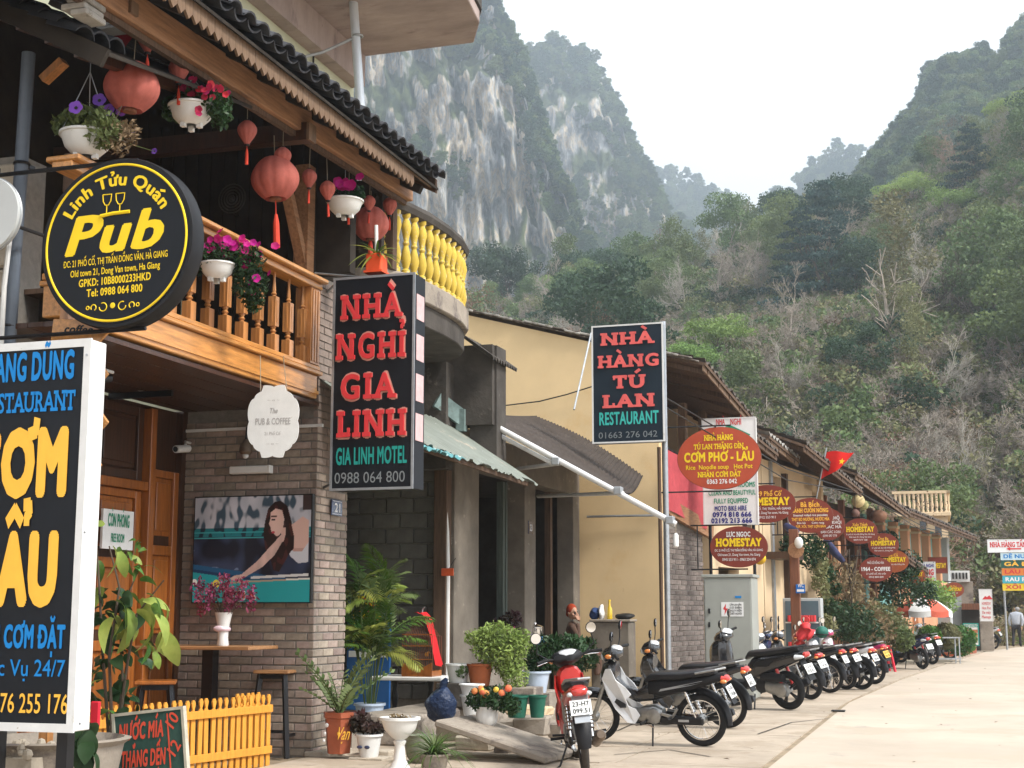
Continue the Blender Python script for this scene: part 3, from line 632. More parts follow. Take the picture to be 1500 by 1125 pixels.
# ================================================================ the pub: brick porch, panelled doors, balcony, tiled roof
FX=-6.44                      # street side of the brick walls
pub=thing('pub_building','pub house with golden wood balcony, brick porch end and dark tiled eave hung with lanterns','building',(FX,13.5,0))
def brickwall(parent,O,u,n,wid,hgt,M,bl=.235,bh=.068,j=.014,skip=None,maxn=400,thick=.05,proud=.012,stuff_above=1e9):
    O=Vector(O);u=Vector(u);n=Vector(n);box_={};rows=int(hgt/(bh+j));left=MB();k_=0;rn=random.Random(len(O)+int(wid*100))
    rz=math.atan2(u.y,u.x);inv=wm(parent).inverted();uinv=inv.to_3x3()
    for r in range(rows):
        x=-(bl+j)*(.5 if r%2 else 0);z=r*(bh+j)+j/2
        while x<wid:
            a=max(0,x);b=min(wid,x+bl);x+=bl+j
            if b-a<.03 or (skip and skip((a+b)/2,z)):continue
            ln=round(b-a,2);pr=proud+rn.uniform(-.004,.005)
            if z>stuff_above or k_>=maxn:
                P=O+u*a+Vector((0,0,z));c=n*pr;t=-n*thick
                w_=u*(b-a);h_=Vector((0,0,bh));V=[P+c,P+c+w_,P+c+w_+h_,P+c+h_];left.add(V+[v+t for v in V],[(0,1,2,3),(0,4,5,1),(3,2,6,7),(1,5,6,2),(0,3,7,4)]);continue
            if ln not in box_:
                q=MB().box((0,0,0),(b-a,thick,bh));box_[ln]=q.mesh('brick',M,bevel=.004)
            o=bpy.data.objects.new('brick',box_[ln]);COL.objects.link(o);o.parent=parent;k_+=1
            W_=O+u*a+n*pr+Vector((0,0,z))
            o.matrix_basis=inv@(Matrix.Translation(W_)@Matrix(((u.x,-n.x,0,0),(u.y,-n.y,0,0),(0,0,1,0),(0,0,0,1)))@Euler((rn.uniform(-.006,.006),0,rn.uniform(-.012,.012))).to_matrix().to_4x4())
    if left.v:left.build('brickwork',M,parent,kind='stuff')
mb=MB().box((-8.0,13.515,-.1),(FX-.015,14.28,4.96));core=mb.build('brick_wall',m_mortar,pub)
poster_box=(atY(286,880,13.5),atY(456,728,13.5))
def skp(x,z):X_=-8.0+x;return poster_box[0].x<X_<poster_box[1].x and poster_box[0].z+.04<z<poster_box[1].z-.1
brickwall(core,(-8.0,13.515,0),(1,0,0),(0,-1,0),1.56,3.5,m_brick,skip=skp)
brickwall(core,(FX-.015,13.503,0),(0,1,0),(1,0,0),.78,4.95,m_brick,maxn=140)
# porch: back with panelled doors (x = -8), ceiling, balcony deck
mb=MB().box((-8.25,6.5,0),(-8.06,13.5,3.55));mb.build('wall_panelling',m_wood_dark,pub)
def leafdoor(y0,y1,z0,z1,M,name='door',x=-8.06,pan=((.08,.95),(1.05,1.75),(1.85,2.45)),t=.05):
    d=MB().box((x,y0+.01,z0),(x+t,y0+.11,z1)).box((x,y1-.11,z0),(x+t,y1-.01,z1))
    zs=[z0]+[z0+(a[1]+.0)for a in pan];h=z1-z0
    for a in [z0+.0]+[z0+p[1]for p in pan]:d.box((x,y0+.11,a),(x+t-.003,y1-.11,min(z1,a+.10)))
    o=d.build(name,M,pub,bevel=.006)
    for a,b in pan:
        q=MB().box((x+.005,y0+.115,z0+a+.1),(x+.018,y1-.115,z0+b-.002)).box((x+.018,y0+.16,z0+a+.15),(x+.036,y1-.16,z0+b-.05));q.build('panel',M,o,bevel=.008)
    return o
for i,(a,b)in enumerate(((9.3,10.1),(10.12,10.92),(11.0,11.85),(11.87,12.72))):
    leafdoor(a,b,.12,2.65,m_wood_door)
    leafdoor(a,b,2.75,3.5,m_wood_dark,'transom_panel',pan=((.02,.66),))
for y in (9.24,10.96,12.78):MB().box((-8.06,y-.05,0),(-7.93,y+.05,3.5)).build('door_post',m_wood_door,pub,bevel=.006)
MB().box((-8.06,9.2,2.655),(-7.95,12.8,2.745)).build('door_head',m_wood_door,pub,bevel=.005)
leafdoor(12.86,13.44,.12,2.9,m_wood_door,'shutter',pan=((.05,.9),(1.0,1.9),(2.0,2.7)))
o=MB().ball((-7.99,10.98,1.15),.035).build('door_knob',m_chrome,pub,True)
MB().box((-8.25,13.42,0),(-7.985,13.60,3.56)).build('corner_board',m_wood_dark,pub)
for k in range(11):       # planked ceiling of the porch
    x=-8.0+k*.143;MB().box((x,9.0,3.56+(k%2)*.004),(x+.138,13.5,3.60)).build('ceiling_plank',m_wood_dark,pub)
MB().box((-8.6,9.3,3.9),(-6.62,13.5,3.94)).build('balcony_deck',m_wood_old,pub)
bal=MB();bal.box((-6.56,8.95,3.62),(-6.40,13.38,3.86));bb=bal.build('balcony_beam',m_wood_gold,pub,bevel=.008)
MB().box((-6.60,8.95,3.865),(-6.355,13.42,3.905)).build('moulding',m_wood_gold,bb,bevel=.008)
MB().box((-6.58,8.95,3.91),(-6.38,13.40,3.96)).build('bottom_rail',m_wood_gold,bb,bevel=.008)
MB().box((-6.41,8.95,3.665),(-6.385,13.385,3.70)).build('bead',m_wood_gold,bb)
MB().box((-6.60,8.95,4.83),(-6.30,13.40,4.875)).build('hand_rail',m_wood_gold,bb,bevel=.01)
MB().box((-6.54,8.95,4.765),(-6.36,13.38,4.826)).build('rail_underboard',m_wood_gold,bb,bevel=.006)
pst=MB().box((-6.56,13.16,3.965),(-6.38,13.37,4.762))
for k in range(3):pst.box((-6.378,13.185+k*.06,3.99),(-6.370,13.22+k*.06,4.74))
pst.build('newel_post',m_wood_goldz,bb)
prof=[(.034,.18),(.02,.195),(.034,.215),(.02,.24),(.028,.26),(.042,.30),(.028,.34),(.018,.355),(.034,.37)]
bme=MB().box((-.045,-.045,0),(.045,.045,.18)).lathe([(.032,.18),(.02,.195),(.034,.215),(.02,.235),(.03,.25),(.030,.262)],seg=8).box((-.04,-.04,.262),(.04,.04,.56))
bme.box((-.043,-.012,.30),(.043,.012,.52)).box((-.012,-.043,.30),(.012,.043,.52)).lathe([(.026,.56),(.018,.575),(.03,.59),(.018,.61),(.022,.625),(.012,.74),(.017,.81)],seg=8)
bme=bme.mesh('baluster',m_wood_goldz,1)
ys=[atX(p,500,-6.47).y for p in (442,422,398,377,352,328,300,275)];st=(ys[0]-ys[-1])/7
for k in range(12):piece('baluster',bme,bb,(-6.47-pub.location.x,ys[0]-k*st-pub.location.y,3.96),(0,0,0))
# upper room behind the balcony and the dark cross wall with its cane trellis
MB().box((-8.75,6.5,3.94),(-8.6,13.6,7.4)).build('back_wall',m_roof_under,pub)  # shade of the upper room is put into this near-black colour
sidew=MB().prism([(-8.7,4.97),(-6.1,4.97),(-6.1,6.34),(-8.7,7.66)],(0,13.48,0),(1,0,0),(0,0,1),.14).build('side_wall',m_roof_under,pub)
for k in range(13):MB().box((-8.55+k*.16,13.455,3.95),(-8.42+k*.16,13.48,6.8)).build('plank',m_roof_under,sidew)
mb=MB().box((-6.62,13.2,4.88),(-6.46,13.36,6.1));mb.build('corner_post',m_wood_beam,pub)
MB().beam((-6.54,13.28,5.0),(-6.5,12.75,5.75),.1,.1).build('corner_brace',m_wood_beam,pub)
# roof: rafters, boards, beam, scalloped valance, tiles
EY0,EY1=6.6,14.5;EX,EZ=-5.5,6.16;RX,RZ=-8.9,7.9;sl=(RZ-EZ)/(EX-RX)
roofp=MB().add([(EX+.12,EY0,EZ-.07),(EX+.12,EY1,EZ-.07),(RX,EY1,RZ-.07),(RX,EY0,RZ-.07),(EX+.12,EY0,EZ-.04),(EX+.12,EY1,EZ-.04),(RX,EY1,RZ-.04),(RX,EY0,RZ-.04)],[(0,3,2,1),(4,5,6,7),(0,1,5,4),(1,2,6,5),(2,3,7,6),(3,0,4,7)])
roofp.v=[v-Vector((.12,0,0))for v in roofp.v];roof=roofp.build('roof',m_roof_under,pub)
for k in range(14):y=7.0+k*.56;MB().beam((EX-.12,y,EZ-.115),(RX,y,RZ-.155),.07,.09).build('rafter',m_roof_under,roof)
# one curved tile, laid hollow up and hollow down
def tileme(flip,L_=.26,w=.21,arc=1.0,th=.016):
    q=MB();n=5
    for th_ in (0,th):
        for e in (0,L_):
            for i in range(n+1):
                a=-arc+2*arc*i/n;r=w/2/math.sin(arc)-(0 if e==0 else .006);z=(r*math.cos(a)-r*math.cos(arc))
                z=(z if not flip else -z);q.v.append(Vector((-e,r*math.sin(a),z+th_)))
    N_=n+1;q.f+=[(i,i+1,N_+i+1,N_+i)for i in range(n)]+[(2*N_+i,3*N_+i,3*N_+i+1,2*N_+i+1)for i in range(n)]+[(i,2*N_+i,2*N_+i+1,i+1)for i in range(n)]
    return q
tup=tileme(False).mesh('tile',m_tile,1);tdn=tileme(True).mesh('tile',m_tile,1);ang=math.atan(sl);more=MB();rn=random.Random(5)
pl=Vector(pub.location)
for c in range(33):
    y=EY1-.12-c*.235
    for r in range(12):
        for fl in (0,1):
            d=r*.185+(0 if fl else -.03);p=Vector((EX+.06-d*math.cos(ang),y-(0 if not fl else .1175),EZ+.02+d*math.sin(ang)+(.045 if not fl else .035)))
            rot=(rn.uniform(-.06,.06),ang-.07+rn.uniform(-.03,.03),rn.uniform(-.05,.05))
            if r<4 and c<33:piece('tile',tdn if fl else tup,roof,tuple(p-pl),rot)
            else:
                src=tdn if fl else tup;m=Matrix.Translation(p)@Euler(rot).to_matrix().to_4x4();more.add([m@v.co for v in src.vertices],[tuple(f.vertices)for f in src.polygons])
more.build('roof_tiles',m_tile,roof,1,kind='stuff')
def linb(a,b,w,h,name,M,par=pub,**kw):return MB().beam(a,b,w,h).build(name,M,par,**kw)
A1=atX(598,280,-5.92);A0=atX(200,20,-5.92);dA=(A1-A0);A0=A0-dA*.25
linb(A0,A1,.12,.25,'eave_beam',m_wood_beam,bevel=.008)
linb(Vector((A0.x-.02,A0.y,A0.z-.155)),Vector((A1.x-.02,A1.y-.05,A1.z-.155)),.05,.05,'beam_batten',m_wood_old)
for y in (8.2,11.85):linb((-8.6,y,5.96),(-5.80,y,5.93),.13,.17,'cross_beam',m_wood_dark);MB().box((-5.80,y-.075,5.84),(-5.77,y+.075,6.01)).build('beam_end',m_wood_trim,pub)
V0=atX(250,8,-5.56);V1=atX(604,275,-5.56)   # valance line (bottom of teeth)
dv=(V1-V0)/(V1.y-V0.y);y=V1.y;k=0;vz=lambda y_:EZ-.12
tooth=MB().prism([(0,.115),(0,.0),(.055,-.055),(.11,.0),(.11,.115)],(0,0,0),(0,1,0),(0,0,1),.022).mesh('valance_board',m_wood_trim)
val=MB().box((-5.575,6.6,EZ-.05),(-5.555,14.42,EZ-.015)).build('valance',m_wood_trim,roof)
while y>7.2:piece('valance_board',tooth,val,tuple(Vector((-5.54,y-.11,EZ-.165))-pl),(random.uniform(-.03,.03),0,0));y-=.113
MB().add([(EX-.02,14.46,EZ-.1),(EX-.02,14.52,EZ-.1),(RX,14.52,RZ-.1),(RX,14.46,RZ-.1),(EX-.02,14.46,EZ+.06),(EX-.02,14.52,EZ+.06),(RX,14.52,RZ+.06),(RX,14.46,RZ+.06)],[(0,3,2,1),(4,5,6,7),(0,1,5,4),(1,2,6,5),(2,3,7,6),(3,0,4,7)]).build('barge_board',m_wood_old,roof)
# wall lamps, conduits, cameras (fixed to the wall: own things)
def wallY(px,py,Y=13.5):return atY(px,py,Y)
p0=wallY(275,632);p1=wallY(350,628);q0=wallY(434,622);q1=wallY(475,618)
c_=thing('conduit','white cable conduit running across the brick wall above the billiards poster','conduit',p0)
MB().box((p0.x,13.46,p0.z-.015),(q1.x,13.485,p0.z+.015)).build('channel',m_whiteplastic,c_)
a=wallY(342,690);b=wallY(398,684);tl=thing('wall_light','small white tube light on the bricks just above the poster','light',a)
MB().box((a.x,13.40,a.z-.04),(b.x,13.48,a.z+.04)).build('housing',m_whiteplastic,tl,bevel=.01);MB().box((b.x,13.395,a.z-.042),(b.x+.03,13.48,a.z+.042)).build('end_cap',m_whiteplastic,tl,bevel=.005)
a=wallY(372,660);wl=thing('wall_lamp','dark metal wall lamp behind the hanging cloud-shaped pub board','lamp',a)
MB().tube([a+Vector((0,-.03,.25)),a+Vector((0,-.16,.22)),a+Vector((0,-.18,.05))],.015).build('arm',m_metal_dk,wl,1)
MB().lathe([(.02,.1),(.06,.04),(.07,-.03),(.05,-.06)],a+Vector((0,-.18,0)),14).build('shade',m_brownmetal,wl,1)
MB().ball(a+Vector((0,-.18,-.07)),.035).build('bulb',m_clear,wl,1);MB().box((a.x-.05,13.44,a.z+.15),(a.x+.05,13.485,a.z+.33)).build('back_plate',m_metal_dk,wl)
for (px,py,lab)in ((276,657,'small white security camera at the inner corner of the porch'),(160,554,'dark security camera under the porch ceiling behind the white sign')):
    a=wallY(px,py,13.3)if px>200 else atY(px,py,10.2);t=thing('security_camera',lab,'camera',a)
    MB().tube([a,a+Vector((-.02,-.22,-.03))],.04,12).build('body',m_white_metal if px>200 else m_metal_dk,t,1);MB().tube([a+Vector((-.02,-.222,-.03)),a+Vector((-.021,-.228,-.031))],.03,12).build('lens',m_glass,t)
    MB().tube([a+Vector((0,-.06,.03)),a+Vector((-.07,.05,.08)),a+Vector((-.08,.17,.08))],.014).build('bracket',m_white_metal,t)
a=atY(207,556,12.0);t=thing('spotlight','white can spotlight hanging from the dark porch ceiling','spotlight',a)
q=MB();q.m=Matrix.Translation(a)@Euler((R(-35),0,R(15))).to_matrix().to_4x4();q.lathe([(.045,.10),(.055,.09),(.06,-.08),(.06,-.10)],seg=16);q.build('can',m_white_metal,t,1)
MB().torus(a+Vector((0,0,.06)),.06,.008,(1,0,0),14,6).build('bracket',m_white_metal,t,1);MB().box((a.x-.35,a.y-.02,3.49),(a.x+.35,a.y+.02,3.55)).build('track',m_metal_dk,t)
a=atY(270,578,13.2);t=thing('wall_lantern','faint square glass lantern on the dark wood above the porch','lamp',a);MB().box((a.x-.14,13.3,a.z-.1),(a.x+.14,13.46,a.z+.12)).build('glass',m_wood_dark,t,bevel=.01);MB().box((a.x-.19,13.28,a.z-.13),(a.x+.19,13.47,a.z-.105)).build('ledge',m_wood_goldz,t)
# poster: print built as a fine grid of colour on a board
A_,B_=atY(283,885,13.42),atY(458,722,13.42);z1=(atY(283,733,13.42).z+atY(458,722,13.42).z)/2;z0=atY(370,882,13.42).z
pw,ph=B_.x-A_.x,z1-z0
def poly_in(p,P):
    x,y=p;c=False;j=len(P)-1
    for i in range(len(P)):
        if (P[i][1]>y)!=(P[j][1]>y)and x<(P[j][0]-P[i][0])*(y-P[i][1])/(P[j][1]-P[i][1])+P[i][0]:c=not c
        j=i
    return c
hair=[(.60,.63),(.61,.75),(.635,.88),(.69,.945),(.745,.95),(.80,.90),(.825,.80),(.86,.66),(.85,.52),(.80,.40),(.74,.28),(.69,.30),(.66,.42),(.62,.50)]
face=[(.655,.84),(.70,.88),(.755,.86),(.775,.78),(.765,.69),(.74,.63),(.715,.615),(.69,.64),(.665,.665),(.66,.70),(.645,.735),(.655,.78)]
neck=[(.74,.70),(.80,.70),(.86,.74),(.93,.80),(.985,.76),(.985,.45),(.93,.40),(.86,.47),(.80,.56),(.76,.58)]
arm=[(.80,.58),(.76,.56),(.70,.44),(.60,.33),(.47,.245),(.40,.205),(.34,.20),(.325,.225),(.36,.25),(.42,.26),(.55,.38),(.66,.52),(.76,.64)]
top=[(.80,.53),(.86,.47),(.93,.47),(.985,.56),(.985,.37),(.90,.36),(.83,.43)]
def pcol(u,v):
    r=.5+.5*noise.noise(Vector((u*9,v*5,1)));r2=.5+.5*noise.noise(Vector((u*22,v*9,5)))
    k2=min(1,max(0,(r2-.36)*7));k1=min(1,max(0,(r-.4)*4))
    if v>.70:c=(.05+(.30+.3*r)*k2,.09+(.30+.25*r)*k2,.13+(.32+.25*r)*k2)
    elif v>.62:c=(.01,.19,.22)if r2>.45 else (.01,.03,.05)
    else:c=(.008+.03*k1,.012+.045*k1,.025+.09*k1)
    if .60<v<.615 or .655<v<.665:c=(.05,.38,.40)
    if r>.72 and .3<v<.5 and u<.5:c=(.16,.22,.34)
    e=.36-.17*u
    if v<e:c=(.012,.10,.22)
    if v<e-.045:c=(.008,.045,.12)
    if v<e-.075:c=(.015,.34+.05*u,.36+.04*r)
    if v<.21 and u>.2:c=(.02,.36,.38)
    if poly_in((u,v),hair):c=(.022,.012,.012)if r2<.6 else (.07,.02,.02)
    if poly_in((u,v),neck):c=(.72,.47,.40)if v>.5 else (.55,.33,.28)
    if poly_in((u,v),top):c=(.62,.63,.68)
    if poly_in((u,v),arm):q_=.75+.5*r2;c=(.68*q_,.47*q_,.41*q_)
    if poly_in((u,v),face):q_=1.12-1.6*abs(u-.69)-.3*abs(v-.75);c=(.76*q_,.52*q_,.45*q_)
    if (u-.683)**2*3+(v-.655)**2*3<.0005:c=(.55,.06,.09)
    if abs(v-.775)<.008 and .665<u<.70:c=(.05,.02,.02)
    if abs(v-.805)<.006 and .66<u<.71:c=(.10,.05,.04)
    if poly_in((u,v),[(.745,.95),(.80,.90),(.83,.76),(.86,.62),(.86,.50),(.80,.42),(.76,.5),(.79,.64),(.785,.78),(.75,.88)]):c=(.02,.01,.01)if r2<.6 else (.07,.02,.018)
    if abs(v-(.185+.05*(u-.34)))<.008 and u>.30:c=(.80,.76,.68)if u>.8 else (.45,.35,.24)
    if abs(v-(.222+.05*(u-.36)))<.012 and .50<u<.99:c=(.72,.72,.70)
    if (u-.205)**2+((v-.175)*ph/pw)**2<.0009:c=(.85,.72,.05)
    if (u-.015)**2+((v-.19)*ph/pw)**2<.0006:c=(.85,.85,.82)
    if v>.86 and u>.93:c=(.05,.03,.03)
    return c
NU,NV=220,190;gm=MB();gm.grid(lambda a,b:(A_.x+pw*a,13.395,z0+ph*b),NU,NV)
me=gm.mesh('print',None);ca=me.color_attributes.new('ink','FLOAT_COLOR','POINT')
for i in range(NU+1):
    for j in range(NV+1):ca.data[i*(NV+1)+j].color=(*pcol(i/NU,j/NV),1)
pm=bpy.data.materials.new('poster_print');pm.use_nodes=True;va=pm.node_tree.nodes.new('ShaderNodeVertexColor');va.layer_name='ink'
pb_=pm.node_tree.nodes['Principled BSDF'];pm.node_tree.links.new(va.outputs[0],pb_.inputs['Base Color']);pb_.inputs['Roughness'].default_value=.35;me.materials.append(pm)
po=thing('poster','glossy poster of a long-haired woman playing billiards on the brick wall','poster',(A_.x,13.4,z0))
MB().box((A_.x-.012,13.40,z0-.012),(A_.x+pw+.012,13.45,z0+ph+.012)).build('board',m_black,po)
o=bpy.data.objects.new('print',me);COL.objects.link(o);o.parent=po;o.matrix_basis=wm(po).inverted()
letters('Bi-A',(A_.x+pw*.40,13.388,z0+ph*.035),(pw*.15,0,0),(0,0,ph*.065),m_redp,po,bold=.05,slab=True);letters('Bi-A',(A_.x+pw*.395,13.391,z0+ph*.03),(pw*.16,0,0),(0,0,ph*.075),m_white,po,bold=.08)
# bar table, stools
def stool(x,y,h,label,M=m_wood_top,rz=.2):
    t=thing('bar_stool',label,'stool',(x,y,0),rz,'bar stools in the porch');q=MB()
    MB.build(_l(MB().box((-.19,-.19,h-.035),(.19,.19,h)),t),'seat',M,t,bevel=.008)
    for i in (-1,1):
        for j in (-1,1):
            _l(MB().beam((i*.13,j*.13,h-.036),(i*.20,j*.20,0),.045,.045),t).build('leg',m_metal_dk,t)
    fr_=MB()
    for i in (-1,1):fr_.beam((i*.185,-.185,.22),(i*.185,.185,.22),.03,.03);fr_.beam((-.185,i*.185,.26),(.185,i*.185,.26),.03,.03)
    fr_.beam((-.14,-.14,h-.06),(.14,-.14,h-.06),.03,.05).beam((-.14,.14,h-.06),(.14,.14,h-.06),.03,.05)
    _l(fr_,t).build('foot_rail',m_metal_dk,t,kind='stuff')
def _l(mb_,t):m=wm(t);mb_.v=[m@v for v in mb_.v];return mb_
p=atZ(403,1108);stool(p.x,p.y,.86,'wooden-topped black bar stool standing in front of the brick wall',rz=.1)
p=atY(225,1000,12.6);stool(-7.45,12.2,.80,'dim bar stool behind the leafy plant by the orange doors',m_wood_door,.5)
tt=thing('bar_table','narrow high wood-topped bar table under the billiards poster','table',(-7.35,13.0,0))
a=atY(278,946,12.9);b=atY(377,948,12.9);MB().box((a.x-.55,12.72,a.z-.035),(b.x,13.35,a.z)).build('table_top',m_wood_top,tt,bevel=.006)
c_=atY(307,980,13.0).x;MB().box((c_-.06,12.95,.03),(c_+.06,13.07,a.z-.036)).build('leg',m_metal_dk,tt);MB().box((c_-.06-.9,12.95,.03),(c_+.06-.9,13.07,a.z-.036)).build('leg',m_metal_dk,tt);MB().box((c_-1.1,12.8,0),(c_+.2,13.25,.03)).build('base',m_metal_dk,tt)
TZ=a.z
# vase of dried flowers
v=atY(319,945,12.85);vz_=thing('vase','white vase of dried burgundy flowers tied with a pink ribbon','vase',(v.x,12.95,TZ))
MB().lathe([(.055,0),(.06,.01),(.05,.08),(.055,.17),(.085,.32),(.09,.33),(.08,.325),(.06,.2)],(v.x,12.95,TZ),18).build('vessel',m_whiteplastic,vz_,1)
MB().torus((v.x,12.95,TZ+.165),.058,.02,seg=16).ball((v.x-.02,12.89,TZ+.17),(.06,.02,.03)).build('ribbon',paint('pink_ribbon',(.72,.55,.60),.6),vz_,1)
rn=random.Random(3)
for k in range(16):
    a_=rn.uniform(0,6.28);sp=rn.uniform(.08,.36);tip=Vector((v.x+sp*math.cos(a_),12.93+sp*.45*math.sin(a_),TZ+.33+rn.uniform(.12,.36)-sp*.15))
    st_=MB().tube([(v.x,12.95,TZ+.2),(v.x+(tip.x-v.x)*.5,12.95,TZ+.42),tip],.004,4).build('stem',b_dark,vz_)
    me_=leafcloud([(0,0,.0,.075,.075),(0,0,-.09,.05,.06)],70,.022,l_burg,'blossom',seed=k);piece('blossom',me_,st_,tuple(tip-Vector(vz_.location)))
# the fan-like ring ornament high on the dark wall
a=atY(340,291,13.3);ro=thing('ring_ornament','round dark ornament of concentric rings on the unlit upper wall','ornament',a)
for k in range(1,6):MB().torus((a.x,13.30,a.z),.032*k,.008,(0,1,0),28,5).build('ring',m_darkconc,ro,1)
MB().ball((a.x,13.30,a.z),.018).build('hub',m_darkconc,ro);MB().box((a.x-.01,13.31,a.z-.16),(a.x+.01,13.45,a.z+.16)).build('mount',m_roof_under,ro)
# hanging board "The PUB & COFFEE"
c_=atX(400,617,-6.15);hb=thing('hanging_board','white cloud-shaped pub and coffee board hanging on strings from the balcony','sign',(c_.x,c_.y,c_.z),R(8))
def cloud():
    P=[]
    for k in range(96):
        a=2*PI*k/96;rx,rz_=.235,.285;w=1+.07*abs(math.sin(a*4))**.6*(1 if True else 0)
        e=3.2;c2,s2=math.cos(a),math.sin(a);q=(abs(c2)**e+abs(s2)**e)**(-1/e);P.append((rx*q*c2*(w),rz_*q*s2*w*(1.13 if abs(c2)<.42 else .96)))
    return P
q=MB().prism(cloud(),(0,0,0),(1,0,0),(0,0,1),.012);_l(q,hb).build('board',m_whiteplastic,hb)
W_=wm(hb)
def hbt(s,x,z,w,h,M=m_greyp,b=.0,sh=0):letters(s,W_@Vector((x-w/2,0,z)),W_.to_3x3()@Vector((w,0,0)),Vector((0,0,h)),M,hb,bold=b,shear=sh,lift=.002)
gp=paint('pale_grey_print',(.42,.40,.39));hbt('The',0,.075,.08,.05,gp,.01,.2);hbt('PUB & COFFEE',0,-.03,.34,.06,gp,.015);hbt('21 Phố Cổ',0,-.13,.16,.03,gp);hbt('~ o ~',0,.19,.12,.02,gp);hbt('~ o ~',0,-.22,.12,.02,gp)
for px in (383,418):
    a=atX(px,536,-6.33);b=W_@Vector((-.13 if px<400 else .13,.006,.25));MB().tube([(-6.352,a.y,a.z+.1),(-6.345,a.y,3.84),b],.004,5).build('string',m_string,hb)
# house number 21
a=atX(490,744,FX);nb_=thing('house_number','small blue plate with the house number 21 on the brick corner','sign',(FX,a.y,a.z))
MB().box((FX+.018,a.y-.13,a.z-.085),(FX+.032,a.y+.13,a.z+.085)).build('plate',m_bluepaint,nb_,bevel=.004);letters('21',(FX+.032,a.y-.07,a.z-.045),(0,.14,0),(0,0,.09),m_white,nb_,bold=.03)
MB().box((FX+.031,a.y-.115,a.z+.066),(FX+.034,a.y+.115,a.z+.070)).box((FX+.031,a.y-.115,a.z-.070),(FX+.034,a.y+.115,a.z-.066)).build('border',m_white,nb_)
# ---------------------------------------------------------------- lanterns under the eave
def lan_mesh(big):
    prof=[]
    for k in range(15):
        t=k/14
        if big:r=.19*math.sin(PI*(.09+.82*t))**.62;z=-.165+.33*t
        else:r=.088*(math.sin(PI*min(1,(.06+.88*t)**1.5*.98+.02))**.75);z=-.11+.22*t
        prof.append((max(r,.03 if big else .022),z))
    q=MB();seg=60;V=[]
    for r,z in prof:
        for i in range(seg):
            a=2*PI*i/seg;w=.93+.07*abs(math.sin(a*5))**.55;V.append((r*w*math.cos(a),r*w*math.sin(a),z))
    n=len(prof);q.add(V,[(i*seg+k,i*seg+(k+1)%seg,(i+1)*seg+(k+1)%seg,(i+1)*seg+k)for i in range(n-1)for k in range(seg)])
    return q.mesh('shade',m_lantern,'all')
LB,LS=lan_mesh(True),lan_mesh(False)
rings=[MB().lathe([(.045,-.013),(.05,0),(.045,.013)],seg=16).mesh('cap_ring',m_wood_red),MB().lathe([(.02,-.013),(.026,0),(.02,.013)],seg=12).mesh('cap_ring',m_metal_dk)]
tas=[MB().tube([(0,0,-.17),(0,0,-.29)],.004,5).tube([(0,0,-.29),(0,0,-.36),(0,0,-.56)],[.012,.024,.026],8).mesh('tassel',m_tassel,1),MB().tube([(0,0,-.12),(0,0,-.15)],.003,5).tube([(0,0,-.15),(0,0,-.19),(0,0,-.29)],[.008,.014,.015],8).mesh('tassel',m_tassel,1)]
def lantern(px,py,wpx,big,X,label,top,tassel=1,M=None):
    p=atX(px,py,X);s_=wpx/2/FPX*((p-EYE).length)/(.19 if big else .088)
    t=thing('big_lantern' if big else 'small_lantern',label,'lantern',p,random.uniform(0,6),'big round silk lanterns' if big else 'small red lanterns on the eave');t.scale=(s_,s_,s_)
    t.rotation_euler.x=random.uniform(-.05,.05);i=0 if big else 1
    piece('shade',LB if big else LS,t);[piece('cap_ring',rings[i],t,(0,0,k_*(.165,.11)[i]))for k_ in (-1,1)]
    if tassel:piece('tassel',tas[i],t,sc=(1,1,tassel))
    h=(top-p.z)/s_;piece('string',MB().tube([(0,0,(.17,.11)[i]),(0,0,max(h,.2))],.004,5).mesh('string',m_string),t)
    return t
lantern(193,128,77,1,-6.1,'big round coral lantern above the pub roundel, beside the white flower bowl',5.95,0)
lantern(403,262,69,1,-6.1,'big round coral lantern with a long tassel in the middle of the eave',5.9,1.0)
lantern(543,328,54,1,-6.1,'big round coral lantern at the far end of the eave before the yellow balusters',6.0,.6)
for px,py,w,lab in ((216,58,31,'small red lantern nearest the roof edge, above the big coral lantern'),(262,105,29,'small red lantern over the white bowl of crimson flowers'),(362,195,28,'small red lantern just under the beam end'),
                       (414,232,25,'small red lantern in front of the middle big lantern'),(453,262,22,'small red lantern next right of the middle big lantern'),(480,280,23,'small red lantern in front of the far white bowl'),
                       (511,293,22,'small red lantern below the pink petunias of the far bowl'),(541,298,18,'small red lantern sitting on top of the far big lantern'),(571,303,21,'small red lantern at the far end by the yellow balustrade')):
    lantern(px,py,w,0,-6.02,lab,6.0)
lw=MB().tube([(-6.03,8.6,6.0),(-6.05,11,5.985),(-6.05,14.6,6.03)],.006,5).build('lantern_cable',m_wire);tag(lw,'thin black cable under the eave carrying the small lanterns','cable')
# red folded paper ornament
a=atX(180,50,-6.3);t=thing('paper_ornament','dark red folded cloth ornament hanging by the first small lantern','ornament',a)
MB().add([a+Vector(v_)for v_ in ((-.13,-.05,.13),(.13,.02,.11),(.10,0,-.03),(-.01,0,-.15),(-.12,0,-.03),(0,-.07,.02))],[(0,5,1),(1,5,2),(2,5,3),(3,5,4),(4,5,0)]).build('cloth',mat('deep_red_cloth',(.36,.02,.03),.7),t)
MB().tube([a+Vector((0,0,.12)),a+Vector((0,0,.5))],.004,5).build('string',m_string,t)
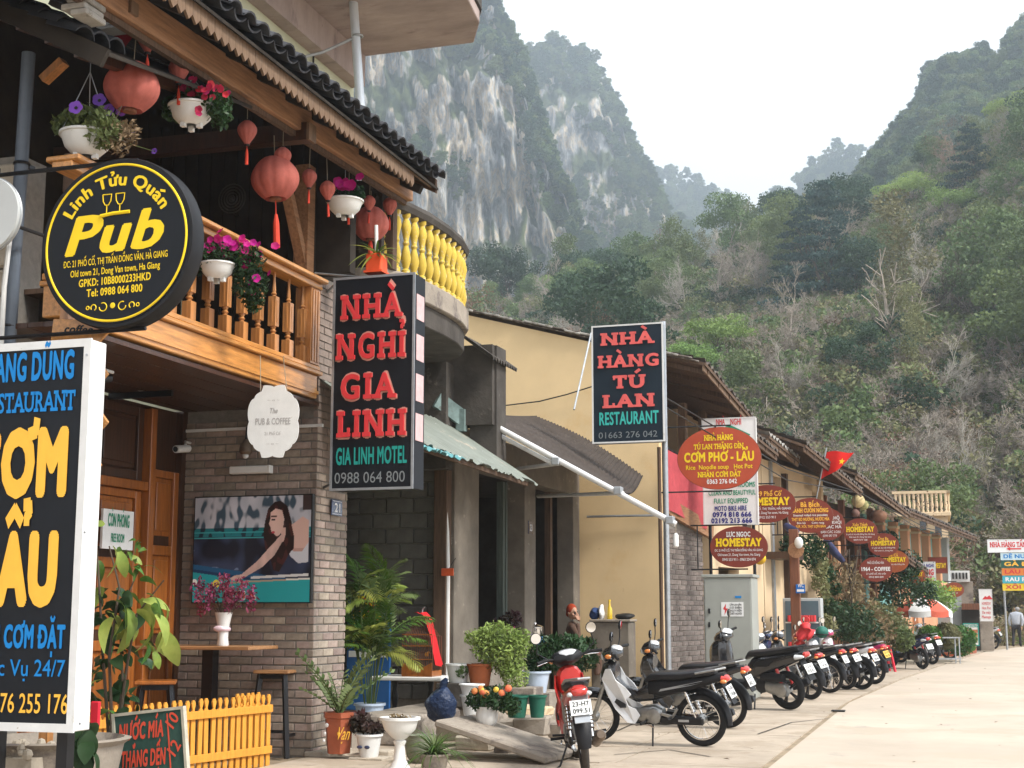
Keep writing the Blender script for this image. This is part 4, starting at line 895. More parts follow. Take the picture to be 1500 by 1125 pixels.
# ================================================================ neighbour at the left edge
nb=thing('neighbour_house','stone-walled neighbour house at the left edge under a black tiled overhang','building',(-7.2,9.2,0))
MB().box((-9,9.2,0),(-6.99,9.5,5.0)).build('wall',m_mortar,nb)
sm_=[MB().box((0,0,0),(.42,.06,.20)).mesh('stone_block',m_stone,bevel=.02),MB().box((0,0,0),(.30,.06,.20)).mesh('stone_block',m_stone,bevel=.02)]
z=0;k=0;rn=random.Random(2)
while z<4.8:
    x=-6.985 if k%2 else -7.04;j=0
    while x>-8.0:
        w=.42 if (j+k)%2 else .30;piece('stone_block',sm_[0 if w>.4 else 1],nb,(x-w+7.2,-.055+rn.uniform(-.012,.008),z+.005));x-=w+.012;j+=1
    z+=.215;k+=1
wm_=MB().box((0,0,0),(.155,.05,.16)).mesh('stone_block',mat('brown_stone',(.26,.18,.135),.85,n=(5,.35),rand=.18,bump=(16,.5,.02)),bevel=.012)
MB().box((-6.95,9.7,0),(-6.80,9.9,5.1)).build('corner_pier',m_mortar,nb)
for k in range(30):piece('stone_block',wm_,nb,(-6.955+7.2,9.66-9.2+rn.uniform(-.008,.008),.01+k*.172))
# overhang: dark boards, rafters, black tiles seen from below and from the edge
E0=atY(0,8,8.6);E1=atY(158,82,8.6);dE=E1-E0;E00=E0-dE*.7
ov=MB().add([E00,E1,E1+Vector((0,2.2,.35)),E00+Vector((0,2.2,.35)),E00+Vector((0,0,.03)),E1+Vector((0,0,.03)),E1+Vector((0,2.2,.38)),E00+Vector((0,2.2,.38))],[(0,3,2,1),(4,5,6,7),(0,1,5,4),(1,2,6,5),(3,0,4,7)])
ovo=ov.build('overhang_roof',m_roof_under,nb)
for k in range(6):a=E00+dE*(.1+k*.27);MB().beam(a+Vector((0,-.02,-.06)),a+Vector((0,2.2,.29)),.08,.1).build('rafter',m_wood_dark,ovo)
linb(E00+Vector((0,-.03,-.03)),E1+Vector((0,-.03,-.03)),.04,.14,'barge_board',m_roof_under,ovo)
angE=math.atan2(dE.z,dE.x);nl=Vector(nb.location);Lr=dE.length*1.7
nn_=int(Lr/.19)
for row in range(3):
    for k in range(nn_):
        p=E1-dE.normalized()*(k*.19+.19)+Vector((0,-.05+row*.2,.06+row*.03));piece('tile',tup,ovo,tuple(p-nl),(rn.uniform(-.05,.05),-angE-.12+rn.uniform(-.04,.04),0),(1.1,1.1,1.2))
sc_=atY(112,12,8.4)
for k,(dx,dz,w)in enumerate(((0,0,.2),(.03,.05,.17),(-.02,.10,.18),(.05,-.05,.14),(-.05,.15,.12))):MB().box((sc_.x+dx-w/2,8.35,sc_.z+dz-.02),(sc_.x+dx+w/2,8.6,sc_.z+dz+.025)).build('stacked_tile',m_tile_pale,ovo,bevel=.008)
a,b=atY(135,22,8.9),atY(198,12,8.9);linb(a,b,.10,.10,'projecting_rafter',m_wood_trim,ovo)
a,b=atY(150,36,9.2),atY(176,40,9.2)
for k in range(4):MB().box((a.x-.02,9.15,a.z-.06+k*.03),(b.x,9.3,a.z-.038+k*.03)).build('folded_strip',m_whiteplastic,ovo)
a,b=atY(64,118,9.3),atY(94,90,9.3);linb(a,b,.09,.06,'bracket_strut',m_wood_goldz,nb)
# drain pipes and the dish
dp=thing('drain_pipe','dark grey drain pipe running down the stone wall at the left edge','pipe',atY(22,300,9.0))
MB().tube([atY(42,78,9.0),atY(30,260,9.0),atY(20,390,9.0),(atY(10,505,9.0).x,9.0,.0)],.052,14).build('pipe',mat('grey_pvc_pipe',(.11,.13,.16),.4,n=(5,.2)),dp,1)
for y_ in (240,478):p=atY(32 if y_<300 else 12,y_,9.0);MB().torus(p,.056,.012,(0,0,1),18,6).box((p.x-.01,9.03,p.z-.015),(p.x+.02,9.14,p.z+.015)).build('clip',m_metal_dk,dp,1)
dp=thing('small_pipe','thin pale pipe beside the grey drain pipe behind the disc','pipe',atY(8,430,8.9));MB().tube([atY(14,350,8.9),atY(6,420,8.9),(atY(4,500,8.9).x,8.9,0)],.02,8).build('pipe',m_whiteplastic,dp,1)
dc=atY(-18,316,8.5);dish=thing('round_sign','plain pale grey round sign board cut off by the left edge','sign',dc)
q=MB();q.lathe([(.28,-.03),(.285,-.01),(.285,.02),(.28,.03)],dc,48,(0,1,0));q.build('board',mat('pale_grey_board',(.50,.52,.52),.4,n=(1.2,.12)),dish,1)
MB().torus(dc,.285,.008,(0,1,0),48,6).build('rim',m_steel,dish,1);MB().tube([dc+Vector((0,.03,0)),(dc.x+.05,9.15,dc.z)],.015).build('arm',m_metal_dk,dish)
# ================================================================ tall concrete house behind the pub roof
th_=thing('concrete_house','pale green concrete town house rising behind the pub roof with stained curved slab','building',(-8.5,15,0))
MB().box((-12,14.0,0),(-8.02,17.75,11.5)).build('wall',m_green_wall,th_)
def slab(pts,z0,z1,name,M,par,rim=None):
    q=MB().prism(pts,(0,0,z1),(1,0,0),(0,1,0),z1-z0);o=q.build(name,M,par,bevel=.012)
    return o
C=[(-8.02,13.2),(-6.55,13.3),(-6.1,14.2),(-5.86,15.2),(-5.80,16.2),(-5.92,17.1),(-6.22,17.72),(-8.02,17.72)]
so_=slab(C,9.18,9.36,'balcony_slab',m_soffit,th_)
q=MB();q.prism([(x*1.0+(.03 if x>-7 else 0),y)for x,y in C],(0,0,9.50),(1,0,0),(0,1,0),.135);q.build('slab_lip',m_darkconc,so_)
MB().box((-8.02,13.2,8.72),(-7.82,17.68,9.175)).build('edge_beam',m_soffit,th_)
for a_,b_ in (((432,35),(462,62)),):p=atX(437,38,-8.0);MB().box((-8.015,p.y-.12,p.z-.08),(-7.99,p.y+.45,p.z+.10)).build('vent_slot',m_wood_old,th_)
p=atX(458,90,-8.0);MB().tube([(-7.99,p.y,p.z+.4),(-7.99,p.y,p.z-.6)],.014).build('wall_pipe',m_metal_dk,th_)
mast=thing('steel_mast','white steel pole rising behind the pub eave with a guy rod','pole',(-6.3,16.0,5.8))
a=atY(529,168,16.0);b=atY(516,-20,16.0);MB().tube([Vector((a.x+.01,16.0,6.5)),a,b+(b-a)*1.0],.058,12).build('pole',mat('white_pole_paint',(.62,.66,.70),.35,.2,n=(3,.1)),mast,1)
a=atY(524,53,16.0);b=atX(419,90,-8.0);MB().tube([a,(a+b)/2+Vector((0,0,-.05)),b],.02,8).build('guy_rod',m_steel,mast,1);MB().torus(a,.062,.014,(0,0,1),16,6).build('collar',m_steel,mast,1)
# ================================================================ old balcony with yellow balusters
ob=thing('old_balcony_house','old dark concrete house with curved balcony of yellow balusters','building',(-6.6,15.5,0))
DP=[(-6.25,14.35),(-6.05,14.75),(-5.97,15.3),(-5.95,15.9),(-5.98,16.45),(-6.08,16.95),(-6.28,17.35),(-6.6,17.62)]
sl_=[(-8.2,14.35)]+[(x+.08,y)for x,y in DP]+[(-8.2,17.7)]
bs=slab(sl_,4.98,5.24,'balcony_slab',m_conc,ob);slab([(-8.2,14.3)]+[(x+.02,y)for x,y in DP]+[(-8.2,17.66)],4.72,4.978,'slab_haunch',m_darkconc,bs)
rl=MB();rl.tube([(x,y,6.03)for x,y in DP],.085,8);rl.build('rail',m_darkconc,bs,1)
bq=MB().lathe([(.05,0),(.05,.05),(.03,.07),(.055,.15),(.06,.20),(.045,.28),(.028,.34),(.042,.37),(.028,.40),(.045,.48),(.06,.55),(.052,.60),(.03,.66),(.05,.69),(.05,.73)],seg=10)
bq=bq.mesh('baluster',mat('chipped_yellow_paint',(.60,.43,.07),.75,n=(6,.2),spots=[(4,.58,(.50,.38,.12),.08),(13,.57,(.60,.52,.36),.04),(20,.68,(.08,.07,.05),.03)],rand=.05),1)
L_=0;pts_=[];
for (x0,y0),(x1,y1)in zip(DP[:-1],DP[1:]):
    n_=max(1,round(math.hypot(x1-x0,y1-y0)/.065))
    for i in range(n_):pts_.append((x0+(x1-x0)*i/n_,y0+(y1-y0)*i/n_))
for k in range(3,len(pts_),3):x,y=pts_[k];piece('baluster',bq,bs,(x+6.6,y-15.5,5.245),(0,0,random.random()))
MB().box((-8.3,14.36,5.25),(-6.12,14.44,6.25)).build('dark_infill',m_darkconc,ob)  # added dark panel, stands in for an interior lying in shade
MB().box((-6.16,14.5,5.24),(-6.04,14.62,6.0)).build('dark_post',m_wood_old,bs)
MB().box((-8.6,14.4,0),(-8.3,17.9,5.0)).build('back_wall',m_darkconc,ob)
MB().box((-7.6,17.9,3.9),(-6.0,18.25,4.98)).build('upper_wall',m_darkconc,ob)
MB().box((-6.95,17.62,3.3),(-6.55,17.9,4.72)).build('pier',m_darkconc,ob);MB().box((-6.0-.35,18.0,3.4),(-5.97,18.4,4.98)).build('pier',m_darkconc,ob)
q=MB();c0=Vector((-6.1,17.6,5.15));
q.grid(lambda a,b:(c0.x+1.0*a,c0.y+1.1*b,c0.z-.42*a+.028*math.cos(b*2*PI*10)),6,90);q.grid(lambda a,b:(c0.x+1.0*a,c0.y+1.1*b,c0.z-.43*a+.028*math.cos(b*2*PI*10)-.01),6,90)
a,b=atY(690,498,18.0),atY(735,530,18.0);q.v=[Vector((a.x+(v.x-c0.x)*(b.x-a.x),v.y,a.z+(v.z-c0.z)/.42*(a.z-b.z)))for v in q.v];q.build('eave_sheet',m_darkconc,ob,1)
# ================================================================ grey shop with awnings
gs=thing('grey_shop','unlit grey rendered shop front with two open bays, stepped plinth and ledges','building',(-6.6,21,0))
GX=-6.6;FLZ=.45
bw=MB().box((-8.8,18.06,0),(-6.75,18.3,4.0)).build('block_wall',m_mortar,gs)
bl_=MB().box((0,0,0),(.385,.05,.19)).mesh('concrete_block',m_block,bevel=.008);bh2=MB().box((0,0,0),(.18,.05,.19)).mesh('concrete_block',m_block,bevel=.008)
for r in range(18):
    x=-6.76;z=.3+r*.205
    if r%2:piece('concrete_block',bh2,bw,(x-.18+6.6,18.02-21,z));x-=.195
    while x>-8.7:piece('concrete_block',bl_,bw,(x-.385+6.6,18.02-21+random.uniform(-.006,.006),z));x-=.40
MB().box((-8.8,14.3,0),(-6.35,17.2,.14)).build('porch_floor',m_conc,gs)
for (y0,y1)in ((18.12,19.12),(21.3,21.88),(24.15,24.56)):MB().box((GX-.3,y0,.2),(GX,y1,3.45)).build('pier',m_render,gs,bevel=.01)
MB().box((GX-.3,18.12,3.455),(GX,24.56,3.95)).build('lintel_wall',m_render,gs)
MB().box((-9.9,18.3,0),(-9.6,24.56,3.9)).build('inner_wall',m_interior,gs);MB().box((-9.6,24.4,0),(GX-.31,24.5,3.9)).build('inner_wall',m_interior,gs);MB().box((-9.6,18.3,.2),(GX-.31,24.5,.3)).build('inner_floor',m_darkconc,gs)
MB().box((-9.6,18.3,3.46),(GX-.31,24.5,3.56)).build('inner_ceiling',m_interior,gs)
MB().box((GX-.4,18.1,-.05),(GX+.06,24.56,.2)).build('plinth',m_conc,gs);MB().box((GX-.32,19.125,.2),(GX-.02,21.295,.86)).build('sill_wall',m_conc,gs);MB().box((GX-.45,19.13,.865),(GX+.12,21.28,.925)).build('counter',m_conc,gs,bevel=.01)
MB().box((GX-.02,19.125,.70),(GX+.05,21.29,.74)).build('sill_lip',m_conc,gs)
MB().box((GX-.32,21.89,.2),(GX-.05,23.4,.84)).build('sill_wall',m_render,gs);MB().box((GX-.35,21.89,.845),(GX+.22,23.0,.91)).build('counter',m_wood_old,gs,bevel=.01)
# hanging shelf post, folded shutter leaves, white board inside coloured an even grey
m_shut=wood('green_grey_shutter_wood',(.09,.11,.095),.7)
for (y,w)in ((20.75,.10),(20.9,.08)):MB().box((GX-.28,y,.93),(GX-.18,y+w,3.4)).build('shutter_leaf',m_shut,gs)
MB().box((GX-.9,19.3,.9),(GX-.86,20.6,1.75)).build('inner_board',mat('plain_grey_board',(.15,.145,.135),.8),gs)
for k in range(12):MB().box((-9.58,21.9+.02,1.6+k*.13),(GX-2.98,23.6,1.68+k*.13)).build('shutter_slat',mat('dull_teal_slat',(.035,.055,.06),.7)if k==0 else bpy.data.materials['dull_teal_slat'],gs)
MB().box((GX-.14,22.85,.91),(GX-.04,22.97,3.4)).build('door_post',m_wood_old,gs)
MB().tube([atY(648,690,17.9),atY(655,780,17.9),atY(656,840,17.9),(atY(655,960,17.9).x,17.9,.3)],.03,8).build('wall_pipe',m_whiteplastic,gs,1)
MB().box((-6.80,17.85,.2),(-6.62,18.05,4.0)).build('timber_post',m_wood_old,gs,bevel=.01)
a=atY(656,838,17.8);t=thing('meter_tag','small orange tag tied round the pipe of the unlit block wall','tag',a);MB().box((a.x-.09,17.79,a.z-.05),(a.x+.08,17.81,a.z+.05)).build('card',mat('orange_card',(.62,.10,.03),.6),t,bevel=.006);MB().tube([a,a+Vector((.05,0,.1)),a+Vector((.1,.02,.18))],.005,5).build('wire',m_wire,t)
a=atX(777,773,GX+.005);t=thing('house_number','tiny dark blue number plate on the grey shop pier','sign',a);MB().box((GX+.002,a.y-.12,a.z-.1),(GX+.014,a.y+.12,a.z+.1)).build('plate',m_bluepaint,t);letters('23',(GX+.015,a.y-.06,a.z-.05),(0,.12,0),(0,0,.1),m_white,t,bold=.03)
# awnings
aw=thing('corrugated_awning','pale ragged corrugated awning sloping over the porch of the grey shop','awning',(-6.6,17,3.4))
P1=atY(676,633,18.35);P2=atX(784,708,-5.42);P0=atX(619,648,-5.42);Ys=P0.y-.35
def sheet(c00,c01,c10,c11,waves,amp,M,par,name,ragged=0,nu=10,thick=.006):
    c00,c01,c10,c11=map(Vector,(c00,c01,c10,c11));n=(c01-c00).cross(c10-c00).normalized();n=n if n.z>0 else -n;q=MB();rn=random.Random(4);nv=waves*6
    jag=[rn.uniform(-1,1)*ragged*(1 if rn.random()<.6 else .2)for _ in range(nv//3+2)]
    for o_ in (0,-thick):
        def f(a,b):
            aa=a*(1+jag[int(b*nv)//3])if a>.95 else a
            return c00.lerp(c01,b).lerp(c10.lerp(c11,b),aa)+n*(amp*math.cos(2*PI*waves*b)+o_+.02*noise.noise(Vector((a*3,b*5,waves))))
        q.grid(f,nu,nv)
    return q.build(name,M,par,'all')
sheet((-6.7,Ys,P1.z+.12),(-6.68,P2.y,P1.z+.08),(-5.42,Ys,P0.z),(-5.42,P2.y,P2.z),30,.016,m_corr,aw,'sheet',.035)
sheet((-5.62,Ys,P0.z+.07),(-5.60,P0.y+1.2,P0.z+.05),(-5.40,Ys,P0.z-.05),(-5.38,P0.y+1.15,P0.z-.06),16,.016,mat('turquoise_torn_sheet',(.12,.32,.34),.6,spots=(8,.55,(.5,.54,.5),.08)),aw,'under_strip',.25,3)
MB().beam((-5.5,Ys,P0.z-.03),(-5.5,P2.y-.1,P2.z-.02),.04,.05).build('edge_batten',m_wood_old,aw);
a,b=atY(640,585,17.6),atY(676,612,17.9);linb(a,b,.06,.22,'fascia_board',mat('flaking_turquoise_wood',(.19,.26,.25),.8,n=(8,.4),spots=(7,.58,(.10,.09,.08),.08)),aw)
linb(atY(676,600,17.9),atY(676,632,17.9),.12,.12,'bracket_post',bpy.data.materials['flaking_turquoise_wood'],aw)
a2=thing('brown_awning','sagging brown sheet awning reaching over to the yellow gable wall','awning',(-6.6,21,4))
A_c=atY(676,598,18.4);Dc=atY(908,719,18.4);Bc=atY(786,610,24.3);Cc_=atY(942,697,24.3);Mid=atY(823,622,24.3)
q=MB();V_=[]
def fa(a,b):       # a: wall -> street, b: near -> far
    near_=A_c.lerp(Dc,a);far_=Bc.lerp(Cc_,a)+Vector((0,0,.10*math.sin(PI*a)));p=near_.lerp(far_,b);sag=-.16*math.sin(PI*b)*(.3+.7*a)
    return p+Vector((0,0,sag+.014*math.cos(a*2*PI*34)))
q.grid(fa,204,14);q.grid(lambda a,b:fa(a,b)-Vector((0,0,.012)),204,14);q.build('sheet',m_corr_dk,a2,1)
E_=atY(990,768,18.2);S_=atY(676,597,18.2)
MB().tube([S_,S_.lerp(E_,.5),E_],.040,10).build('long_arm',m_white_metal,a2,1)
a=atY(683,612,18.25);b=atY(808,678,18.25);MB().tube([a,b],.03,8).build('lower_rod',m_white_metal,a2,1)
a=atX(742,689,GX+.02);b=atY(818,679,18.2);MB().tube([a,b],.028,8).build('strut',m_white_metal,a2,1)
a=atX(788,727,GX+.02);b=atY(912,722,18.2);MB().tube([a,b],.028,8).build('strut',m_white_metal,a2,1)
for px,py in ((815,676),(906,719),(982,762)):p=atY(px,py,18.2);MB().box((p.x-.05,18.13,p.z-.05),(p.x+.05,18.27,p.z+.05)).build('bracket',m_steel,a2,bevel=.008)
a=atY(990,790,18.2);t=thing('hanging_weight','small white plastic float dangling from the end of the long awning arm','weight',a);MB().lathe([(.02,-.1),(.035,-.09),(.035,.05),(.015,.08)],a,12).build('float',m_whiteplastic,t,1);MB().tube([a+Vector((0,0,.08)),E_],.005,5).build('string',m_string,t)
# ================================================================ the yellow gable house
YY=24.6;yc=atY(965,650,YY).x
yh=thing('yellow_house','house with a tall plain yellow gable wall under a thin tiled verge','building',(-5.2,YY,0))
r0=atY(690,455,YY);r1=atY(985,519,YY);sY=(r0.z-r1.z)/(r0.x-r1.x)
zz=lambda x:r1.z+sY*(x-r1.x)
MB().prism([(-12.5,0),(yc,0),(yc,zz(yc)-.1),(-9.5,zz(-9.5)-.1),(-12.5,zz(-9.5)-1.2)],(0,YY,0),(1,0,0),(0,0,1),.25).build('gable_wall',m_yellow,yh)
P_F=Vector((-5.25,24.6,0));BE=R(8.8);uF=Vector((math.sin(BE),math.cos(BE),0));nF=Vector((math.cos(BE),-math.sin(BE),0))
FM=Matrix(((nF.x,uF.x,0,P_F.x),(nF.y,uF.y,0,P_F.y),(0,0,1,0),(0,0,0,1)))     # local x: out to the street, y: along the row
def onF(px,py,o=0.0):return onp(px,py,P_F+nF*o,nF)
def lF(px,py,o=0.0):p=onF(px,py,o)-P_F;return p.dot(uF),p.z
def FB():q=MB();q.m=FM.copy();return q
def tile_roof(parent,s0,s1,xe,ze0,ze1,xr,zr,M,name='roof_tiles',pitch=.20,row=.24,amp=.035,f=True,seed=1):
    q=FB();rn=random.Random(seed);cols=max(3,int((s1-s0)/pitch));rows=max(2,int(math.hypot(xr-xe,zr-ze0)/row))
    for r in range(rows):
        jit=[rn.uniform(-.02,.02)for _ in range(cols+1)];hj=[rn.uniform(-.01,.012)for _ in range(cols+1)];V=[]
        for e in (0,1):
            for i in range(cols*6+1):
                b=i/(cols*6);c=int(b*cols);t=(r+e*1.18)/rows;ze=ze0+(ze1-ze0)*b
                x=xe+(xr-xe)*t+jit[c];z=ze+(zr+(ze-ze0)-ze)*t+(.045 if e==0 else .0)+amp*math.cos(2*PI*b*cols)+hj[c];V.append((x,s0+(s1-s0)*b,z))
        n=cols*6+1;q.add(V,[(i,n+i,n+i+1,i+1)for i in range(n-1)])
        if r==0:q.add([(v[0],v[1],v[2]-.03)for v in V[:n]]+V[:n],[(i,i+1,n+i+1,n+i)for i in range(n-1)])
    return q.build(name,M,parent,1,kind='stuff')
def roof(parent,s0,s1,xe,ze0,ze1,xr,zr,M,back=True,seed=1,pitch=.2):
    u=FB();u.add([(xe,s0,ze0-.07),(xe,s1,ze1-.07),(xr,s1,zr-.07+ze1-ze0),(xr,s0,zr-.07),(xe,s0,ze0-.01),(xe,s1,ze1-.01),(xr,s1,zr-.01+ze1-ze0),(xr,s0,zr-.01)],[(0,3,2,1),(4,5,6,7),(0,1,5,4),(1,2,6,5),(2,3,7,6),(3,0,4,7)])
    ro_=u.build('roof',m_wood_old,parent)
    tile_roof(ro_,s0,s1,xe,ze0,ze1,xr,zr,M,seed=seed,pitch=pitch)
    if back:
        xb=2*xr-xe;tile_roof(ro_,s0,s1,xb,ze0,ze1,xr,zr,M,seed=seed+9,pitch=pitch)
    k=0;y=s0+.2
    while y<s1:FB().beam((xe-.02,y,(ze0+(ze1-ze0)*(y-s0)/(s1-s0))-.115),(xr,y,zr-.12),.06,.08).build('rafter',m_wood_old,ro_);y+=.6
    FB().beam((xe-.05,s0,ze0-.10),(xe-.05,s1,ze1-.10),.03,.11).build('fascia_board',m_wood_trim if seed%2 else m_wood_old,ro_)
    return ro_
def house(name,label,s0,s1,zt,M,openings=(),depth=6,x=0.0,parent=None):
    t=thing(name,label,'building',FM@Vector((0,s0,0)))
    xs=s0;q=FB()
    for (a,b,z0,z1)in sorted(openings):
        if a>xs:q.box((x-.22,xs,0),(x,a,zt))
        if z0>0:q.box((x-.22,a,0),(x,b,z0))
        if z1<zt:q.box((x-.22,a,z1),(x,b,zt))
        xs=b
    if xs<s1:q.box((x-.22,xs,0),(x,s1,zt))
    q.build('front_wall',M,t)
    FB().box((-depth,s0,0),(x-.225,s0+.2,zt)).build('side_wall',M,t);FB().box((-depth,s1-.2,0),(x-.225,s1-.003,zt)).build('side_wall',M,t)
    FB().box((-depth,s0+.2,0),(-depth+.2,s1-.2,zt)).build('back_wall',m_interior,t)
    return t
# verge tiles of the gable: separate dark tiles in courses
vm=MB().box((0,-.05,0),(.30,.45,.035)).mesh('verge_tile',m_tile_pale,bevel=.008);vm2=MB().box((0,-.03,0),(.28,.45,.03)).mesh('verge_tile',m_tile2,bevel=.008);x=-9.4;k=0;aY=math.atan(sY)
while x<r1.x+.15:
    piece('verge_tile',vm if k%3 else vm2,yh,(x+5.2,-.06+random.uniform(-.02,.02),zz(x)-.02+random.uniform(-.01,.015)),(0,-aY+random.uniform(-.05,.02),0));piece('verge_tile',vm2,yh,(x+5.2+.12,-.02,zz(x)-.075),(0,-aY,0));x+=.255;k+=1
yr=thing('veranda_house','unlit timber veranda and grey brick front round the corner of the yellow gable','building',(-5.2,YY+.3,0))
e0=lF(985,522,.9);e1=lF(1080,601,.9)
roof(yr,.1,3.0,.95,5.75,5.05,-4.3,7.22,m_tile2,seed=3)
fr_=FB().box((-.3,.26,0),(-.03,2.55,3.05)).build('front_wall',m_mortar,yr)
brickwall(fr_,FM@Vector((-.03,.26,0)),uF,nF,2.29,3.0,m_brick2,bl=.30,bh=.075,j=.016,maxn=290)
FB().box((-3.5,.3,3.06),(-.05,3.0,3.2)).build('upper_floor',m_wood_old,yr);FB().box((-1.6,.3,3.2),(-1.5,3.0,5.9)).build('upper_wall',m_wood_dark,yr)
for s in (.4,1.7,2.85):FB().box((-.16,s,3.2),(-.02,s+.14,5.3)).build('post',m_wood_trim if s>1 else m_wood_dark,yr)
FB().box((-1.5,1.0,3.6),(-1.48,1.7,4.6)).build('window_frame',m_wood_beam,yr)
a=lF(985,640,.1);FB().box((-.1,.3,3.95),(-.03,2.9,4.02)).box((-.1,.3,3.3),(-.03,2.9,3.36)).build('rail',m_wood_dark,yr)
FB().beam((.05,.3,3.32),(.05,2.9,2.95),.08,.3).build('beam',m_wood_beam,yr)
bn=thing('red_banner','faded red banner hanging on the veranda beside the big red oval sign','banner',FM@Vector((.1,1.5,3.6)))
q=FB();q.grid(lambda a,b:(.09+.03*math.sin(a*7+b*4),.35+2.1*a,3.22+1.1*b-.25*a),14,8);q.build('cloth',mat('faded_red_cloth',(.48,.075,.09),.8,spots=(4,.62,(.55,.25,.25),.1)),bn,'all');FB().tube([(.06,.3,4.35),(.06,2.5,4.1)],.02).build('rod',m_metal_dk,bn)
# H2: cream house behind the steel cabinet
h2=house('cream_house','cream house with small upper tiled roof behind the grey electric cabinet',3.05,6.4,4.6,m_cream,[(3.4,4.7,0,2.3),(5.0,5.9,2.9,3.9)])
roof(h2,3.0,5.2,.75,4.95,4.65,-3.6,6.9,m_tile2,seed=4)
FB().box((-3.6,3.4,4.62),(-.8,6.4,5.45)).build('upper_storey',m_cream,h2);FB().box((-1,3.5,0),(-.9,4.7,2.4)).build('inner_door',m_wood_dark,h2);FB().box((-.12,5.05,2.92),(-.09,5.88,3.88)).build('window_pane',m_glass,h2)
q=FB();
roof(h2,5.0,7.3,.62,5.02,4.72,-2.9,6.0,m_tile_pale,seed=5,back=False)
h3=house('cream_shop','cream shop with a dark doorway showing a glass showcase beside a wooden post',6.45,11.3,4.7,m_cream,[(7.2,7.9,2.7,4.4),(8.1,10.6,0,1.9),(9.9,11.0,2.6,4.3)])
roof(h3,6.4,11.6,1.0,4.95,4.35,-4.4,7.1,m_tile2,seed=6)
FB().box((-.5,7.2,2.7),(-.4,7.9,4.4)).build('shutter',m_wood_dark,h3);FB().box((-1.0,9.9,2.6),(-.9,11.0,4.3)).build('shutter',m_wood_dark,h3)
FB().box((.0,6.5,2.55),(.55,7.6,2.7)).build('canopy',m_wood_dark,h3);FB().box((.003,7.0,0),(.05,7.14,4.7)).build('corner_pipe',m_steel,h3)
FB().box((.003,7.95,0),(.12,8.1,4.5)).build('dark_jamb',m_wood_dark,h3);FB().box((.003,11.1,0),(.1,11.28,4.6)).build('pilaster',m_cream,h3,bevel=.01)
h4=house('dark_timber_house','dark timber homestay with hanging lanterns and a turquoise upper wall',11.6,17.2,4.3,m_wood_old,[(12.0,13.6,0,4.0),(14.3,16.6,0,1.9),(13.9,16.8,2.4,4.0)],x=-.5)
roof(h4,11.3,17.6,.95,4.75,4.15,-4.6,7.0,m_tile2,seed=7)
FB().box((-1.6,12.0,0),(-1.5,16.9,4.3)).build('inner_wall',m_wood_dark,h4);FB().box((-.9,13.9,2.4),(-.85,17.0,3.9)).build('turquoise_wall',m_turq,h4)
for s in (11.9,13.7,15.4,17.0):FB().box((-.15,s,0),(0,s+.15,4.3)).build('post',m_wood_red,h4)
FB().box((-.15,12.8,0),(.05,13.05,3.2)).build('plastered_pier',m_orange_pl,h4)
roof(h4,15.4,18.6,1.2,2.95,2.55,-.5,3.55,m_tile2,seed=8,back=False)
h5=house('homestay_house','last long homestay with orange plaster columns along its upper veranda',17.7,28.5,4.2,m_turq,[(18.6,20.0,0,2.1),(20.4,22.0,0,2.1),(18.0,28.2,2.45,4.1)],x=-.4)
roof(h5,17.4,29.2,.95,4.25,4.02,-4.8,6.5,m_tile2,seed=10,pitch=.25)
FB().box((-1.9,17.8,2.4),(-1.8,28.3,4.2)).build('inner_wall',m_wood_dark,h5);FB().box((-1.6,18,2.3),(.0,28.4,2.44)).build('veranda_floor',m_orange_pl,h5)
for s in (18.4,20.2,21.9,23.6,25.3,27.2):FB().box((-.25,s,2.45),(0,s+.32,4.1)).build('column',m_orange_pl,h5,bevel=.015);FB().box((-.28,s-.03,3.9),(.03,s+.35,3.97)).build('capital',m_cream,h5)
for s in (18.2,21.0,24.0):FB().box((-.4,s,0),(-.2,s+.3,2.3)).build('column',m_orange_pl,h5)
FB().box((-.2,28.52,0),(.02,29.0,4.0)).box((-5,28.52,0),(-.2,28.8,4.0)).build('end_wall',m_grey_pl,h5);FB().box((-.395,22.4,0),(-.38,28.4,2.2)).build('lower_wall',m_orange_pl,h5)
# house with pale balustrade terrace behind the last roof
a=atD(1325,757,66);b=atD(1388,757,66);eh=thing('terrace_house','cream house top with a balustraded roof terrace above the last tiled roof','building',a)
ux=(b-a);ux.z=0;wx=ux.length;ux.normalize();vy=Vector((-ux.y,ux.x,0));EM=Matrix(((ux.x,vy.x,0,a.x),(ux.y,vy.y,0,a.y),(0,0,1,0),(0,0,0,1)))
def EB():q=MB();q.m=EM.copy();return q
zt=a.z;EB().box((-.2,.1,0),(wx,4,zt)).build('wall',m_cream,eh);EB().box((-.5,-.2,zt),(wx+.15,4.2,zt+.18)).build('terrace_slab',m_cream,eh,bevel=.02)
EB().box((-.5,-.2,zt+1.0),(wx+.15,-.05,zt+1.12)).build('coping',m_cream,eh);EB().box((wx,-.2,zt+1.0),(wx+.15,4.2,zt+1.12)).build('coping',m_cream,eh)
bme2=MB().lathe([(.06,0),(.06,.06),(.04,.1),(.075,.3),(.045,.5),(.06,.7),(.06,.82)],seg=8).mesh('baluster',m_cream,1)
for k in range(12):o=piece('baluster',bme2,eh);o.matrix_basis=wm(eh).inverted()@EM@Matrix.Translation((-.35+k*(wx+.3)/11,-.12,zt+.18))
for k in range(6):o=piece('baluster',bme2,eh);o.matrix_basis=wm(eh).inverted()@EM@Matrix.Translation((wx+.07,.4+k*.5,zt+.18))
EB().box((wx*.35,.05,zt-1.0),(wx*.5,.09,zt-.2)).build('window',m_glass,eh);EB().box((wx*.7,.05,zt-1.0),(wx*.85,.09,zt-.2)).build('window',m_glass,eh)
